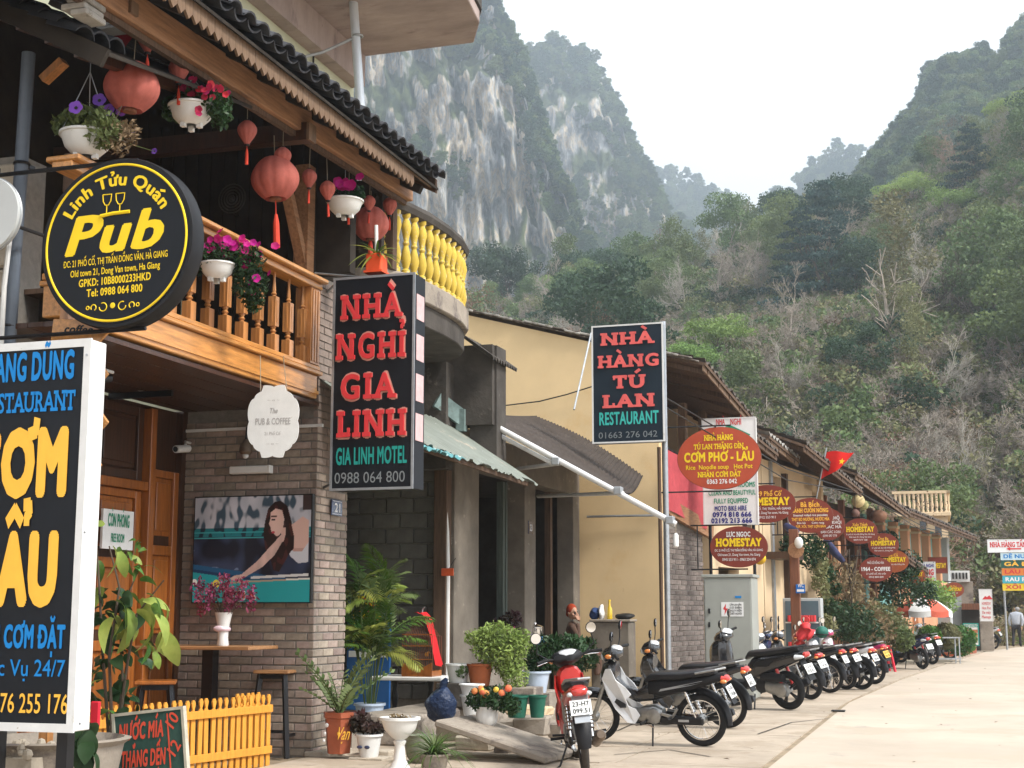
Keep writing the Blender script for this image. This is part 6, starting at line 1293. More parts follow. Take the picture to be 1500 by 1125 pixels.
def mirror(t,side,x=.95,z=.98,out=.28,up=.22,face=True,st=0):
    q=steered(MB().tube([(x,side*.16,z),(x-.01,side*(.16+out*.5),z+up*.5),(x-.02,side*out,z+up)],.007,6),st);a=PT(t,'mirror',q,m_metal_dk,1)
    c=Vector((x-.03,side*(out+.01),z+up+.035))
    PT(t,'shell',steered(MB().lathe([(.01,.025),(.045,.018),(.056,.0),(.055,-.006)],c,20,(1,0,.1)),st),m_blackplastic,1,0,a);PT(t,'glass',steered(MB().lathe([(.050,0),(.050,.003)],c+Vector((-.0075,0,0)),20,(-1,0,-.1)),st),m_mirror,0,0,a)
def moped(label,Mb=m_blackgloss,Mside=None,Mshield=None,spoked=True,txt=('23-B1','099.51'),dusty=False,st=0,Mtail=None,tape=True,Mplate=None,name='motorbike',mirrors=(1,1),group='parked motorbikes'):
    t=thing(name,label,'motorbike',(0,0,0),0,group);Mside=Mside or Mb;Mshield=Mshield or Mb;Mtail=Mtail or Mb
    wheel(t,0,spoked=spoked,dusty=dusty);w=wheel(t,1.24,spoked=spoked,dusty=dusty)
    w.matrix_basis=Matrix.Translation((1.02,0,.80))@Matrix.Rotation(st,4,Vector((-.35,0,1)).normalized())@Matrix.Translation((-1.02,0,-.80))
    f=MB()
    for s in (-1,1):f.tube([(1.24,s*.075,.285),(1.13,s*.075,.56),(1.06,s*.06,.74)],[.019,.022,.024],8)
    f.tube([(1.06,-.08,.72),(1.06,.08,.72)],.02,8);PT(t,'fork',steered(f,st),m_alu,1)
    q=MB();V=[];n=14
    def fend(cx,cz,r,a0,a1,w0,name,M,sst=0,thick=.012):
        q=MB()
        for rr_ in (r,r-thick):
            V=[]
            for i in range(13):
                a=a0+(a1-a0)*i/12
                for j in range(7):
                    b=-1+2*j/6;ww=w0*(1-.25*abs(2*i/12-1)**3);V.append((cx+(rr_-.03*b*b)*math.cos(a),b*ww,cz+(rr_-.03*b*b)*math.sin(a)))
            q.add(V,[(i*7+j,i*7+j+1,(i+1)*7+j+1,(i+1)*7+j)for i in range(12)for j in range(6)])
        return PT(t,name,steered(q,sst)if sst else q,M,1)
    fend(1.24,.285,.335,R(5),R(150),.065,'front_fender',Mshield,st);fend(0,.285,.345,R(62),R(188),.075,'rear_fender',m_blackplastic)
    # engine, crankcase, pipe
    e=MB().loft([(.42,0,.33,.07,.07),(.50,0,.34,.10,.10),(.62,0,.335,.10,.09),(.70,0,.33,.07,.07)],14,3);eng=PT(t,'engine',e,m_alu,1)
    for k in range(6):PT(t,'cooling_fin',MB().box((.70+k*.022,-.065,.28),(.711+k*.022,.065,.39)),m_alu,0,0,eng)
    PT(t,'crank_cover',MB().lathe([(.085,0),(.08,.025),(.04,.035),(.01,.036)],(.50,.10,.33),22,(0,1,0)),m_alu,1,0,eng);PT(t,'crank_cover',MB().lathe([(.085,0),(.08,.025),(.04,.035),(.01,.036)],(.55,-.10,.33),22,(0,-1,0)),m_alu,1,0,eng)
    ex=MB().tube([(.78,-.05,.27),(.70,-.10,.21),(.45,-.13,.20),(.22,-.135,.23)],.016,8).tube([(.25,-.135,.225),(.20,-.14,.235),(-.28,-.15,.34),(-.32,-.15,.35)],[.02,.042,.050,.034],14);PT(t,'exhaust',ex,m_brownmetal if dusty else m_metal_dk,1)
    PT(t,'heat_shield',MB().beam((.12,-.192,.27),(-.18,-.20,.335),.01,.06),m_chrome,0,.004)
    sa=MB().beam((.42,.07,.33),(0,.075,.285),.025,.05).beam((.42,-.07,.33),(0,-.075,.285),.025,.05);PT(t,'swingarm',sa,m_metal_dk,0,.004)
    cc=MB().box((-.06,.085,.245),(.44,.12,.335));PT(t,'chain_case',cc,m_metal_dk,0,.02);PT(t,'label_strip',MB().box((.10,.121,.28),(.22,.124,.305)),m_silver)
    for s in (-1,1):
        PT(t,'shock_absorber',MB().tube([(.02,s*.10,.31),(.13,s*.10,.60)],.011,8).tube([(.05,s*.10,.39),(.085,s*.10,.48),(.12,s*.10,.575)],[.020,.020,.020],10),m_chrome,1)
        sp=MB()
        for k in range(7):sp.torus((.048+k*.0125,s*.10,.385+k*.033),.024,.005,(.35,0,.93),14,5)
        PT(t,'spring',sp,m_chrome if not dusty else m_brownmetal,1)['kind']='stuff'
    # frame tube, leg shields, front cowl
    PT(t,'frame',MB().tube([(1.02,0,.86),(.92,0,.60),(.72,0,.50),(.5,0,.52),(.2,0,.62)],[.03,.04,.045,.04,.03],10),m_metal_dk,1)
    for s in (-1,1):
        o=[(1.03,.83),(1.085,.72),(1.03,.56),(.93,.40),(.80,.255),(.72,.24),(.66,.33),(.70,.40),(.78,.44),(.80,.50),(.74,.56),(.80,.64),(.90,.72),(.96,.84)]
        q=MB();q.prism([(a,b)for a,b in o],(0,0,0),(1,0,0),(0,0,1),.014)
        q.v=[Vector((v.x,s*(.055+.10*max(0,1-abs(v.x-.88)*2.6))+v.y*(.5),v.z))for v in q.v];ls=PT(t,'leg_shield',q,Mside,0,.005)
        q2=MB().prism([(.80,.46),(.90,.52),(.93,.48),(.86,.42),(.80,.42)],(0,0,0),(1,0,0),(0,0,1),.006);q2.v=[Vector((v.x,s*(.068+.10*max(0,1-abs(v.x-.88)*2.6))+v.y*.5,v.z))for v in q2.v];PT(t,'air_vent',q2,m_black,0,0,ls)
    PT(t,'front_cowl',steered(MB().loft([(.93,0,.76,.10,.14),(1.0,0,.77,.13,.15),(1.08,0,.75,.11,.13),(1.13,0,.70,.05,.07)],14,2.6),st*.3),Mshield,1)
    PT(t,'centre_cover',MB().loft([(.98,0,.70,.05,.10),(.85,0,.58,.055,.06),(.70,0,.53,.06,.06),(.56,0,.58,.07,.10),(.50,0,.62,.09,.12)],12,3),Mb,1)
    # handlebar head
    hc=steered(MB().loft([(.86,0,.99,.05,.03),(.91,0,1.0,.15,.055),(.98,0,1.0,.16,.075),(1.06,0,.97,.10,.07),(1.09,0,.96,.05,.04)],16,2.4),st);hd=PT(t,'handlebar_cover',hc,Mb,1)
    PT(t,'headlight',steered(MB().loft([(1.055,0,.965,.075,.045),(1.095,0,.955,.06,.035),(1.11,0,.95,.02,.015)],14),st),m_clear,1,0,hd)
    PT(t,'meter',steered(MB().loft([(.865,0,1.03,.05,.012),(.90,0,1.048,.09,.016),(.96,0,1.062,.08,.016),(.985,0,1.06,.04,.01)],12),st),m_clear,1,0,hd)
    for s in (-1,1):
        PT(t,'grip',steered(MB().tube([(.93,s*.15,1.0),(.90,s*.24,1.01),(.86,s*.34,1.0)],[.012,.017,.017],10),st),m_rubber,1)
        PT(t,'brake_lever',steered(MB().tube([(.96,s*.17,.99),(.955,s*.25,.985),(.90,s*.33,.975)],.006,6),st),m_chrome,1);
        if mirrors[0 if s>0 else 1]:mirror(t,s,st=st)
        PT(t,'indicator',steered(MB().ball((1.0,s*.155,.985),(.04,.02,.025),10,6),st),m_amber,1)
    # seat, side covers, tail
    PT(t,'seat',MB().loft([(.60,0,.70,.06,.025),(.54,0,.735,.105,.045),(.40,0,.755,.12,.045),(.20,0,.762,.125,.045),(.02,0,.785,.12,.04),(-.14,0,.80,.10,.032),(-.20,0,.80,.06,.02)],16,3.2),m_seat,1)
    PT(t,'body',MB().loft([(.56,0,.62,.08,.09),(.42,0,.63,.115,.105),(.20,0,.655,.12,.08),(.0,0,.69,.11,.065),(-.18,0,.735,.085,.05),(-.30,0,.76,.055,.035)],16,3),Mtail,1)
    for s in (-1,1):
        q=MB().prism([(.42,.60),(.05,.672),(-.22,.738),(-.235,.752),(.05,.697),(.40,.627)],(0,0,0),(1,0,0),(0,0,1),.008)
        q.v=[Vector((v.x,s*(.118-max(0,.10-v.x)*.18+.008)+v.y*.4,v.z))for v in q.v];PT(t,'side_stripe',q,m_silver if tape else Mtail,0,.002)
        PT(t,'rear_indicator',MB().ball((-.30,s*.085,.715),(.04,.03,.022),10,6),m_amber if not dusty else m_clear,1)
        PT(t,'pillion_peg',MB().beam((.30,s*.11,.32),(.30,s*.25,.33),.03,.02),m_rubber);PT(t,'peg_bracket',MB().beam((.42,s*.11,.36),(.28,s*.13,.33),.015,.03).beam((.28,s*.13,.33),(.22,s*.13,.42),.015,.025),m_alu)
    PT(t,'foot_pegs',MB().tube([(.60,-.26,.27),(.60,.26,.27)],.014,8),m_rubber,1)
    PT(t,'tail_light',MB().loft([(-.27,0,.735,.085,.045),(-.325,0,.735,.07,.035),(-.345,0,.735,.03,.015)],14,2.6),m_redlens,1)
    PT(t,'grab_rail',MB().tube([(.0,.12,.80),(-.22,.11,.84),(-.30,0,.845),(-.22,-.11,.84),(.0,-.12,.80)],.012,8),m_alu,1)
    PT(t,'mudguard',MB().add([(-.27,-.075,.70),(-.27,.075,.70),(-.40,.07,.47),(-.40,-.07,.47),(-.255,-.075,.70),(-.255,.075,.70),(-.385,.07,.47),(-.385,-.07,.47)],[(0,1,2,3),(7,6,5,4),(0,4,5,1),(1,5,6,2),(2,6,7,3),(3,7,4,0)]),m_blackplastic if not dusty else m_silver,0,.004)
    plate(t,txt,-.352,.60,0,Mplate,.45)
    PT(t,'side_stand',MB().tube([(.52,.10,.24),(.50,.20,.03),(.47,.24,.01)],.010,6),m_metal_dk,1)
    PT(t,'gear_pedal',MB().tube([(.70,.15,.23),(.56,.16,.25),(.48,.17,.22)],.008,6),m_chrome,1)
    return t
def scooter(label,Mb=m_blackgloss,txt=('23-K1','018.42'),st=0,Mmeter=None,group='parked motorbikes',Mtrim=m_silver):
    t=thing('scooter',label,'motorbike',(0,0,0),0,group);RW=.265
    wheel(t,0,RW,False,w=.048);w=wheel(t,1.27,RW,False,w=.042)
    AX=Vector((-.42,0,1)).normalized();w.matrix_basis=Matrix.Translation((1.05,0,.80))@Matrix.Rotation(st,4,AX)@Matrix.Translation((-1.05,0,-.80));S=lambda q:steered(q,st,1.05)
    f=MB()
    for s in (-1,1):f.tube([(1.27,s*.075,RW),(1.17,s*.07,.50)],.02,8)
    PT(t,'fork',S(f),m_metal_dk,1)
    PT(t,'front_fender',S(MB().torus((1.27,0,RW),.29,.05,(0,1,0),18,8,R(-170),R(-20))),Mb,1)
    PT(t,'front_apron',MB().loft([(.92,0,.66,.06,.30),(.98,0,.68,.17,.30),(1.06,0,.70,.20,.26),(1.15,0,.70,.15,.20),(1.22,0,.68,.05,.10)],16,2.6),Mb,1)
    PT(t,'floor_board',MB().loft([(1.0,0,.36,.12,.06),(.90,0,.32,.15,.06),(.62,0,.33,.14,.07),(.50,0,.40,.13,.10)],12,3.4),m_blackplastic,1)
    PT(t,'body',MB().loft([(.56,0,.52,.10,.12),(.46,0,.56,.15,.16),(.28,0,.60,.17,.16),(.06,0,.66,.165,.12),(-.15,0,.715,.13,.09),(-.34,0,.76,.07,.05)],18,2.8),Mb,1)
    PT(t,'seat',MB().loft([(.60,0,.70,.07,.03),(.52,0,.755,.12,.045),(.30,0,.77,.145,.05),(.05,0,.80,.145,.05),(-.16,0,.83,.12,.042),(-.27,0,.835,.07,.025)],16,3),m_seat,1)
    for s in (-1,1):
        q=MB().prism([(.42,.60),(.20,.60),(-.10,.665),(-.33,.745),(-.30,.77),(.05,.72),(.36,.665)],(0,0,0),(1,0,0),(0,0,1),.008);q.v=[Vector((v.x,s*(.172-max(0,.06-v.x)*.24)+v.y*.4,v.z))for v in q.v];PT(t,'side_trim',q,Mtrim,0,.002)
    e=MB().loft([(.30,.05,.33,.10,.08),(.18,.07,.32,.11,.10),(.02,.09,.29,.07,.10),(-.06,.10,.28,.05,.08)],14,3);en=PT(t,'engine',e,m_alu,1)
    PT(t,'belt_cover',MB().lathe([(.10,0),(.095,.03),(.05,.045),(.02,.046)],(.02,.125,.285),24,(0,1,0)),m_alu,1,0,en);PT(t,'belt_cover',MB().lathe([(.095,0),(.09,.03),(.04,.045)],(.32,.125,.33),24,(0,1,0)),m_metal_dk,1,0,en)
    PT(t,'air_filter',MB().loft([(.30,.14,.45,.05,.05),(.15,.14,.46,.06,.065),(-.05,.14,.45,.05,.05)],12,3.5),m_blackplastic,1)
    PT(t,'exhaust',MB().tube([(.35,-.06,.25),(.18,-.13,.24),(.12,-.15,.26),(-.20,-.16,.36),(-.24,-.16,.37)],[.018,.02,.052,.06,.04],14),m_blackplastic,1)
    for s in (1,-1):PT(t,'shock_absorber',MB().tube([(-.0,s*.115,.33),(.08,s*.115,.62)],[.022,.024],10),m_redpaint,1)
    hd=PT(t,'handlebar_cover',S(MB().loft([(.86,0,.99,.05,.03),(.92,0,1.0,.15,.06),(1.0,0,1.0,.17,.08),(1.08,0,.97,.11,.07),(1.12,0,.95,.05,.04)],16,2.4)),Mb,1)
    PT(t,'meter',S(MB().loft([(.86,0,1.035,.06,.014),(.90,0,1.055,.11,.02),(.97,0,1.075,.10,.02),(1.0,0,1.07,.05,.012)],12)),Mmeter or m_clear,1,0,hd);PT(t,'headlight',S(MB().loft([(1.07,0,.955,.08,.05),(1.12,0,.94,.06,.03),(1.135,0,.935,.02,.01)],12)),m_clear,1,0,hd)
    for s in (-1,1):
        PT(t,'grip',S(MB().tube([(.95,s*.15,1.0),(.92,s*.25,1.01),(.88,s*.36,1.0)],[.012,.018,.018],10)),m_rubber,1);PT(t,'brake_lever',S(MB().tube([(.98,s*.17,.99),(.97,s*.25,.985),(.92,s*.34,.975)],.006,6)),m_metal_dk,1)
        q=S(MB().tube([(.96,s*.17,1.0),(.95,s*.24,1.12),(.94,s*.30,1.20)],.007,6));a=PT(t,'mirror',q,m_metal_dk,1);c=Vector((.93,s*.31,1.24))
        PT(t,'shell',S(MB().lathe([(.01,.03),(.045,.02),(.06,.0),(.058,-.006)],c,20,(1,0,.1))),m_blackplastic,1,0,a);PT(t,'glass',S(MB().lathe([(.054,0),(.054,.003)],c+Vector((-.0075,0,0)),20,(-1,0,-.1))),m_mirror,0,0,a)
        PT(t,'rear_indicator',MB().loft([(-.25,s*.10,.735,.05,.035),(-.33,s*.085,.735,.04,.025),(-.36,s*.08,.735,.015,.01)],10),m_clear,1)
    PT(t,'tail_light',MB().loft([(-.30,0,.755,.08,.045),(-.37,0,.76,.06,.035),(-.39,0,.76,.025,.015)],14,2.6),m_redlens,1)
    PT(t,'grab_rail',MB().tube([(-.05,.15,.83),(-.26,.13,.87),(-.36,0,.88),(-.26,-.13,.87),(-.05,-.15,.83)],.013,8),m_blackplastic,1)
    PT(t,'mudguard',MB().add([(-.28,-.07,.68),(-.28,.07,.68),(-.43,.075,.42),(-.43,-.075,.42),(-.265,-.07,.68),(-.265,.07,.68),(-.415,.075,.42),(-.415,-.075,.42)],[(0,1,2,3),(7,6,5,4),(0,4,5,1),(1,5,6,2),(2,6,7,3),(3,7,4,0)]),m_blackplastic,0,.004)
    plate(t,txt,-.385,.57,0,None,.45);PT(t,'side_stand',MB().tube([(.45,.13,.22),(.42,.21,.03),(.40,.24,.01)],.011,6),m_metal_dk,1)
    return t
def park(t,px,py,heading,lean=7):      # rear contact pixel, heading in degrees anticlockwise from +X
    p=atZ(px,py);t.location=(p.x,p.y,.012);t.rotation_euler=Euler((R(-lean),0,R(heading)),'XYZ');return t
park(moped('dusty red motorbike parked closest to the camera, its back and brown exhaust facing us',m_blackplastic,m_redpaint,m_redpaint,spoked=True,dusty=True,Mtail=m_redpaint,tape=False,st=R(16),txt=('23-H7','099.51')),858,1134,109,6)
park(moped('black motorbike with white leg shield, side-on with spoked wheels',m_blackgloss,m_whitepaint,m_blackgloss,st=R(12),Mtail=m_blackplastic,txt=('23-B1','174.06')),1030,1095,172,8)
park(moped('black motorbike mostly hidden behind the white-shielded one',m_blackgloss,m_blackgloss,m_blackgloss,st=R(20),Mtail=m_blackgloss,txt=('23-F2','602.31')),1066,1068,166,8)
park(scooter('bulky black scooter with pale meter cover and round mirrors',m_blackgloss,st=R(26),Mtrim=m_blackplastic),1157,1041,152,7).scale=(1.1,1.1,1.08)
park(moped('black and white motorbike just right of the bulky black scooter',m_blackgloss,m_whitepaint,m_whitepaint,st=R(24),spoked=False,Mtail=m_blackgloss,txt=('23-G3','118.90')),1188,1026,146,9)
park(moped('plain black motorbike wedged beside the red-fronted one',m_blackgloss,m_silver,m_blackgloss,st=R(30),spoked=True,Mtail=m_blackgloss,txt=('23-F6','365.12'),tape=False),1216,1016,158,5)
park(moped('grey-shielded black motorbike just before the white-tailed one',m_blackgloss,m_silver,m_silver,st=R(-8),spoked=False,Mtail=m_redpaint,txt=('23-E9','208.64')),1252,1007,143,8)
park(moped('dark blue motorbike squeezed between the black-and-white pair',m_bluepaint,m_bluepaint,m_bluepaint,st=R(15),Mtail=m_silver,txt=('23-D5','510.27')),1199,1012,160,6)
park(moped('red and white motorbike with a red front cowl in the middle of the row',m_redpaint,m_whitepaint,m_redpaint,st=R(25),Mtail=m_blackgloss,txt=('23-H1','447.12')),1240,1011,145,9)
park(moped('white-tailed motorbike with thick cast wheels near the red stool',m_blackgloss,m_whitepaint,m_whitepaint,st=R(10),spoked=False,Mtail=m_whitepaint,txt=('23-H4','300.88')),1263,1011,152,7)
park(moped('pink and white motorbike with a yellow number plate beside the red stool',m_magenta,m_magenta,m_whitepaint,st=R(10),spoked=False,Mtail=m_magenta,Mplate=paint('yellow_plate',(.72,.50,.10)),txt=('23-V3','061.05')),1281,1003,152,7)
park(scooter('dark scooter standing alone beyond the pink tail, front turned to the wall',m_bluepaint,st=R(10),txt=('23-L1','552.08')),1352,981,130,6)
park(moped('white motorbike behind the lone dark scooter',m_blackgloss,m_whitepaint,m_redpaint,st=R(10),spoked=False,Mtail=m_whitepaint,txt=('23-H2','734.19')),1366,974,135,6)
park(moped('silver and red motorbike beside the steel-legged rack',m_silver,m_whitepaint,m_silver,st=R(10),spoked=False,Mtail=m_silver,txt=('23-M1','902.16')),1392,967,150,6)
park(moped('tiny black motorbike at the foot of the end pillar',m_blackgloss,m_blackgloss,m_blackgloss,st=R(10),txt=('23-K5','210.44')),1443,953,150,6)
park(moped('tiny white motorbike right of the one at the end pillar',m_whitepaint,m_silver,m_whitepaint,st=R(10),txt=('23-K8','611.73')),1454,952,160,6)
# ================================================================ ground pieces, terrace, pots and plants
pv=bpy.data.objects.new('pavement',MB().add([(-6.6,4,-.004),(-1.7,4,-.004),(-1.9,26,-.004),(-6.6,26,-.004)],[(0,1,2,3)]).mesh('pavement',m_soil));COL.objects.link(pv);pv['kind']='structure'
def xf(y):return -6.45 if y<24.7 else (P_F.x+(y-24.6)*math.tan(BE))-.02
def xr(y):return lerp_list([(p[2],p[0],p[0])for p in RC],y,2)-.06
rn=random.Random(12);y=5.0;k=0
while y<58:
    h_=rn.uniform(1.5,2.1)+y*.01;n_=3 if y<30 else 2;cuts=[0]+[(i+rn.uniform(-.12,.12))/n_ for i in range(1,n_)]+[1]
    for a,b in zip(cuts[:-1],cuts[1:]):
        g=.011;P=[]
        for yy,c in ((y+g,a),(y+g,b),(y+h_-g,b),(y+h_-g,a)):P.append((xf(yy)+(xr(yy)-xf(yy))*c+(g if c==a else -g),yy+rn.uniform(-.03,.03)))
        t_=rn.uniform(.0,.006);MB().add([(p[0],p[1],-.03)for p in P]+[(p[0],p[1],.006+t_)for p in P],[(4,5,6,7),(0,1,5,4),(1,2,6,5),(2,3,7,6),(3,0,4,7)]).build('flagstone',m_slab,pv)
    y+=h_
# cracks in the concrete
q=MB()
for pts in (((850,1075),(905,1070),(950,1050),(1000,1035)),((1110,1075),(1160,1058),(1215,1052)),((900,1105),(980,1098),(1040,1108))):
    P=[atZ(x,y_,.0155)for x,y_ in pts]
    for a,b in zip(P[:-1],P[1:]):
        d=(b-a).normalized();s=Vector((-d.y,d.x,0))*.012;q.add([a-s,b-s,b+s,a+s],[(0,1,2,3)])
q.build('pavement_cracks',m_black,pv,kind='stuff')
# terrace and stone slabs in front of the grey shop
tr=thing('stone_terrace','low rubble terrace with tilted stone slab in front of the grey shop','terrace',(-6,17,0))
MB().box((-6.52,14.75,0),(-5.75,20.2,.34)).build('terrace_fill',m_conc,tr,bevel=.03)
A=atZ(650,1058,.36);B=atZ(815,1112,.05);MB().beam(A+Vector((0,.3,0)),B+Vector((0,.25,0)),.85,.07).build('tilted_slab',m_conc,tr,bevel=.015)
for (a,b,y0,y1,Yq,M,nm)in ((744,770,1032,1050,15.6,m_stone,'stone'),(770,802,1040,1060,15.4,m_stone,'stone'),(728,752,1056,1072,15.0,m_conc,'stone'),(752,800,1052,1078,14.9,m_conc,'stone'),(800,822,1058,1080,15.1,m_conc,'stone'),(664,718,1080,1100,14.5,m_stone,'stone'),(722,748,1086,1104,14.4,m_conc,'stone'),(640,690,1062,1084,14.9,m_stone,'stone'),(740,800,1036,1048,15.3,m_cream,'stone')):
    p,q_=atY(a,y1,Yq),atY(b,y0,Yq);m=MB().box((p.x,Yq,max(0,p.z)),(q_.x,Yq+.3,q_.z));rr_=random.Random(a);m.v=[v+Vector((rr_.uniform(-.025,.025),rr_.uniform(-.03,.03),rr_.uniform(-.015,.015)))for v in m.v];m.build(nm,M,tr,bevel=.02)
for k,(px,py,w)in enumerate(((466,1108,30),(492,1106,40),(530,1112,26),(560,1108,36))):p=atZ(px,py);MB().box((p.x-w/300,p.y-.12,0),(p.x+w/300,p.y+.12,.055+.01*(k%2))).build('brick',m_stone,tr,bevel=.01)
def pot(t,x,y,z,r,h,M,kind='flare',rim=True,Ms=None):
    pr={'flare':[(r*.70,0),(r*.74,.02),(r*.96,h*.9),(r*1.08,h*.91),(r*1.08,h),(r*.92,h),(r*.85,h*.8),(.0001,h*.8)],'round':[(r*.55,0),(r*.9,h*.25),(r,h*.55),(r*.85,h*.9),(r*.9,h),(r*.78,h),(r*.7,h*.85),(.0001,h*.85)],
          'bowl':[(r*.35,0),(r*.55,h*.10),(r*.82,h*.4),(r*.98,h*.88),(r*1.06,h*.9),(r*1.06,h),(r*.9,h),(r*.8,h*.8),(.0001,h*.8)],'hex':[(r*.78,0),(r*.80,.02),(r,h*.86),(r*1.1,h*.87),(r*1.1,h),(r*.9,h),(r*.85,h*.85),(.0001,h*.85)]}[kind]
    return MB().lathe(pr,(x,y,z),6 if kind=='hex' else 24,close=False).build('pot',M,t,1)
def soil(t,x,y,z,r):MB().lathe([(r,0),(r,.01)],(x,y,z),16).build('soil',m_wood_old,t)
def flower_me(M,r):
    V=[(0,0,0)];n=20
    for i in range(n):a=2*PI*i/n;rr_=r*(.86+.14*abs(math.cos(a*2.5)));V.append((rr_*.55*math.cos(a),rr_*.55*math.sin(a),r*.32));V.append((rr_*math.cos(a),rr_*math.sin(a),r*.42))
    F=[(0,1+2*i,1+2*((i+1)%n))for i in range(n)]+[(1+2*i,2+2*i,2+2*((i+1)%n),1+2*((i+1)%n))for i in range(n)]
    return MB().add(V,F).mesh('flower',M,1)
def flowers(t,n,me,c,spread,size=(.8,1.2),face=(0.2,-1,.2),seed=1,name='flower'):
    rn=random.Random(seed);inv=wm(t).inverted()
    for _ in range(n):
        for _ in range(8):
            p=Vector((rn.gauss(0,.5),rn.gauss(0,.5),rn.gauss(0,.5)))
            if p.length<1.1:break
        P=Vector(c)+Vector((p.x*spread[0],p.y*spread[1],p.z*spread[2]));d=Vector((face[0]+rn.gauss(0,.35),face[1]+rn.gauss(0,.2),face[2]+rn.gauss(0,.3)))
        o=bpy.data.objects.new(name,me);COL.objects.link(o);o.parent=t;s=rn.uniform(*size);o.matrix_basis=inv@(Matrix.Translation(P)@d.to_track_quat('Z','Y').to_matrix().to_4x4()@Matrix.Scale(s,4))
def foliage(t,clumps,n,size,M,seed=1,name='foliage',droop=0,aspect=1.2):
    me=leafcloud(clumps,n,size,M,name,droop,aspect,.4,seed);o=bpy.data.objects.new(name,me);COL.objects.link(o);o.parent=t;o.matrix_basis=wm(t).inverted();return o
fl_v,fl_c,fl_p=flower_me(l_violet,.055),flower_me(l_crim,.045),flower_me(l_pink,.042);fc=MB().ball((0,0,.012),(.014,.014,.008),8,5).mesh('flower_centre',m_black)
def hang(px,py,X,w,label,top=None,hooks=True,M=m_whiteplastic,h=None):
    c=atX(px,py,X);r=w/2/FPX*(c-EYE).length;t=thing('hanging_basket',label,'hanging plant',c);hh=h or r*.9
    pot(t,c.x,c.y,c.z-hh/2,r,hh,M,'bowl')
    for a in range(3):MB().box((c.x+r*.4*math.cos(a*2.1)-.02,c.y+r*.4*math.sin(a*2.1)-.02,c.z-hh/2-.025),(c.x+r*.4*math.cos(a*2.1)+.02,c.y+r*.4*math.sin(a*2.1)+.02,c.z-hh/2+.02)).build('foot',M,t)
    if hooks:
        tp=Vector((c.x,c.y,top));
        for a in range(3):MB().tube([(c.x+r*math.cos(a*2.1),c.y+r*math.sin(a*2.1),c.z+hh/2),(c.x,c.y,c.z+hh/2+(top-c.z)*.55),tp],.004,5).build('hook_wire',m_steel,t)
    return t,c,r,hh
t,c,r,hh=hang(127,213,-6.35,72,'white hanging bowl of violet petunias with straggling dry stems by the pub roundel',5.9)
foliage(t,[(c.x+.05,c.y-.05,c.z+.17,.22,.12),(c.x-.12,c.y-.05,c.z+.15,.14,.10),(c.x+.2,c.y-.06,c.z+.06,.15,.12)],1400,.028,l_mid,3);foliage(t,[(c.x-.14,c.y,c.z+.10,.09,.07),(c.x+.28,c.y,c.z+.02,.14,.13),(c.x+.36,c.y,c.z+.08,.10,.10)],420,.022,l_dry,4,'dry_foliage')
rs=random.Random(8)
for k in range(12):a=c+Vector((rs.uniform(-.1,.2),-.02,.08));MB().tube([a,a+Vector((rs.uniform(-.1,.25),-.05,rs.uniform(.05,.2))),a+Vector((rs.uniform(-.15,.4),-.06,rs.uniform(-.15,.25)))],.003,4).build('stem',b_dark,t)
inv=wm(t).inverted()
for px,py in ((112,159),(146,148),(160,163),(180,163),(227,222),(197,193)):
    P=atX(px,py,-6.25);o=bpy.data.objects.new('flower',fl_v);COL.objects.link(o);o.parent=t;s=1 if px<190 else .5;o.matrix_basis=inv@Matrix.Translation(P)@Vector((.3+rs.uniform(-.3,.3),-1,.1)).to_track_quat('Z','Y').to_matrix().to_4x4()@Matrix.Scale(s,4);piece('flower_centre',fc,o);MB().tube([P,c+Vector((.05,0,.1))],.003,4).build('stem',l_mid,t)
t,c,r,hh=hang(281,170,-6.0,64,'white hanging bowl of crimson petunias under the eave',5.95)
foliage(t,[(c.x+.02,c.y,c.z+.14,.16,.10),(c.x+.22,c.y,c.z+.10,.15,.13),(c.x-.16,c.y,c.z+.08,.12,.12),(c.x+.26,c.y,c.z-.02,.10,.12)],900,.026,l_deep,5);flowers(t,26,fl_c,(c.x+.18,c.y-.12,c.z+.14),(.26,.06,.18),(.55,.8),seed=5)
t,c,r,hh=hang(505,305,-6.0,52,'far white hanging bowl of bright pink petunias beside the far big lantern',5.98)
foliage(t,[(c.x,c.y,c.z+.12,.13,.08),(c.x+.12,c.y,c.z+.14,.1,.1)],420,.026,l_deep,6);flowers(t,11,fl_p,(c.x+.08,c.y-.1,c.z+.22),(.15,.1,.11),(1,1.4),seed=6)
t,c,r,hh=hang(318,398,-6.28,50,'white pot on the balcony rail overflowing with magenta petunias',None,False)
MB().tube([(c.x-.1,c.y,c.z+.05),(c.x-.15,c.y,c.z+.25)],.008).build('hook',m_steel,t)
foliage(t,[(c.x-.03,c.y,c.z+.15,.22,.13),(c.x+.20,c.y+.15,c.z+.12,.18,.16),(c.x+.22,c.y+.2,c.z-.08,.17,.18),(c.x-.22,c.y-.1,c.z+.05,.14,.12),(c.x+.24,c.y+.25,c.z-.22,.10,.12)],2200,.024,l_deep,7)
flowers(t,44,fl_p,(c.x+.10,c.y+.05,c.z+.23),(.42,.30,.13),(.75,1.05),seed=7);flowers(t,9,fl_p,(c.x+.22,c.y+.2,c.z-.05),(.22,.2,.2),(.7,1),seed=17)
def leafblade(L_,w,M,n=6,droop=.6,name='leaf'):
    q=MB();V=[]
    for i in range(n+1):
        t=i/n;ww=w*math.sin(PI*(.08+.9*t))**.8;x=L_*t*(1-.25*droop*t);z=-droop*L_*t*t*.7
        V+=[(x,-ww,z+.18*ww),(x,0,z),(x,ww,z+.18*ww)]
    q.add(V,[(i*3+j,i*3+3+j,i*3+4+j,i*3+1+j)for i in range(n)for j in range(2)]);return q.mesh(name,M,'all')
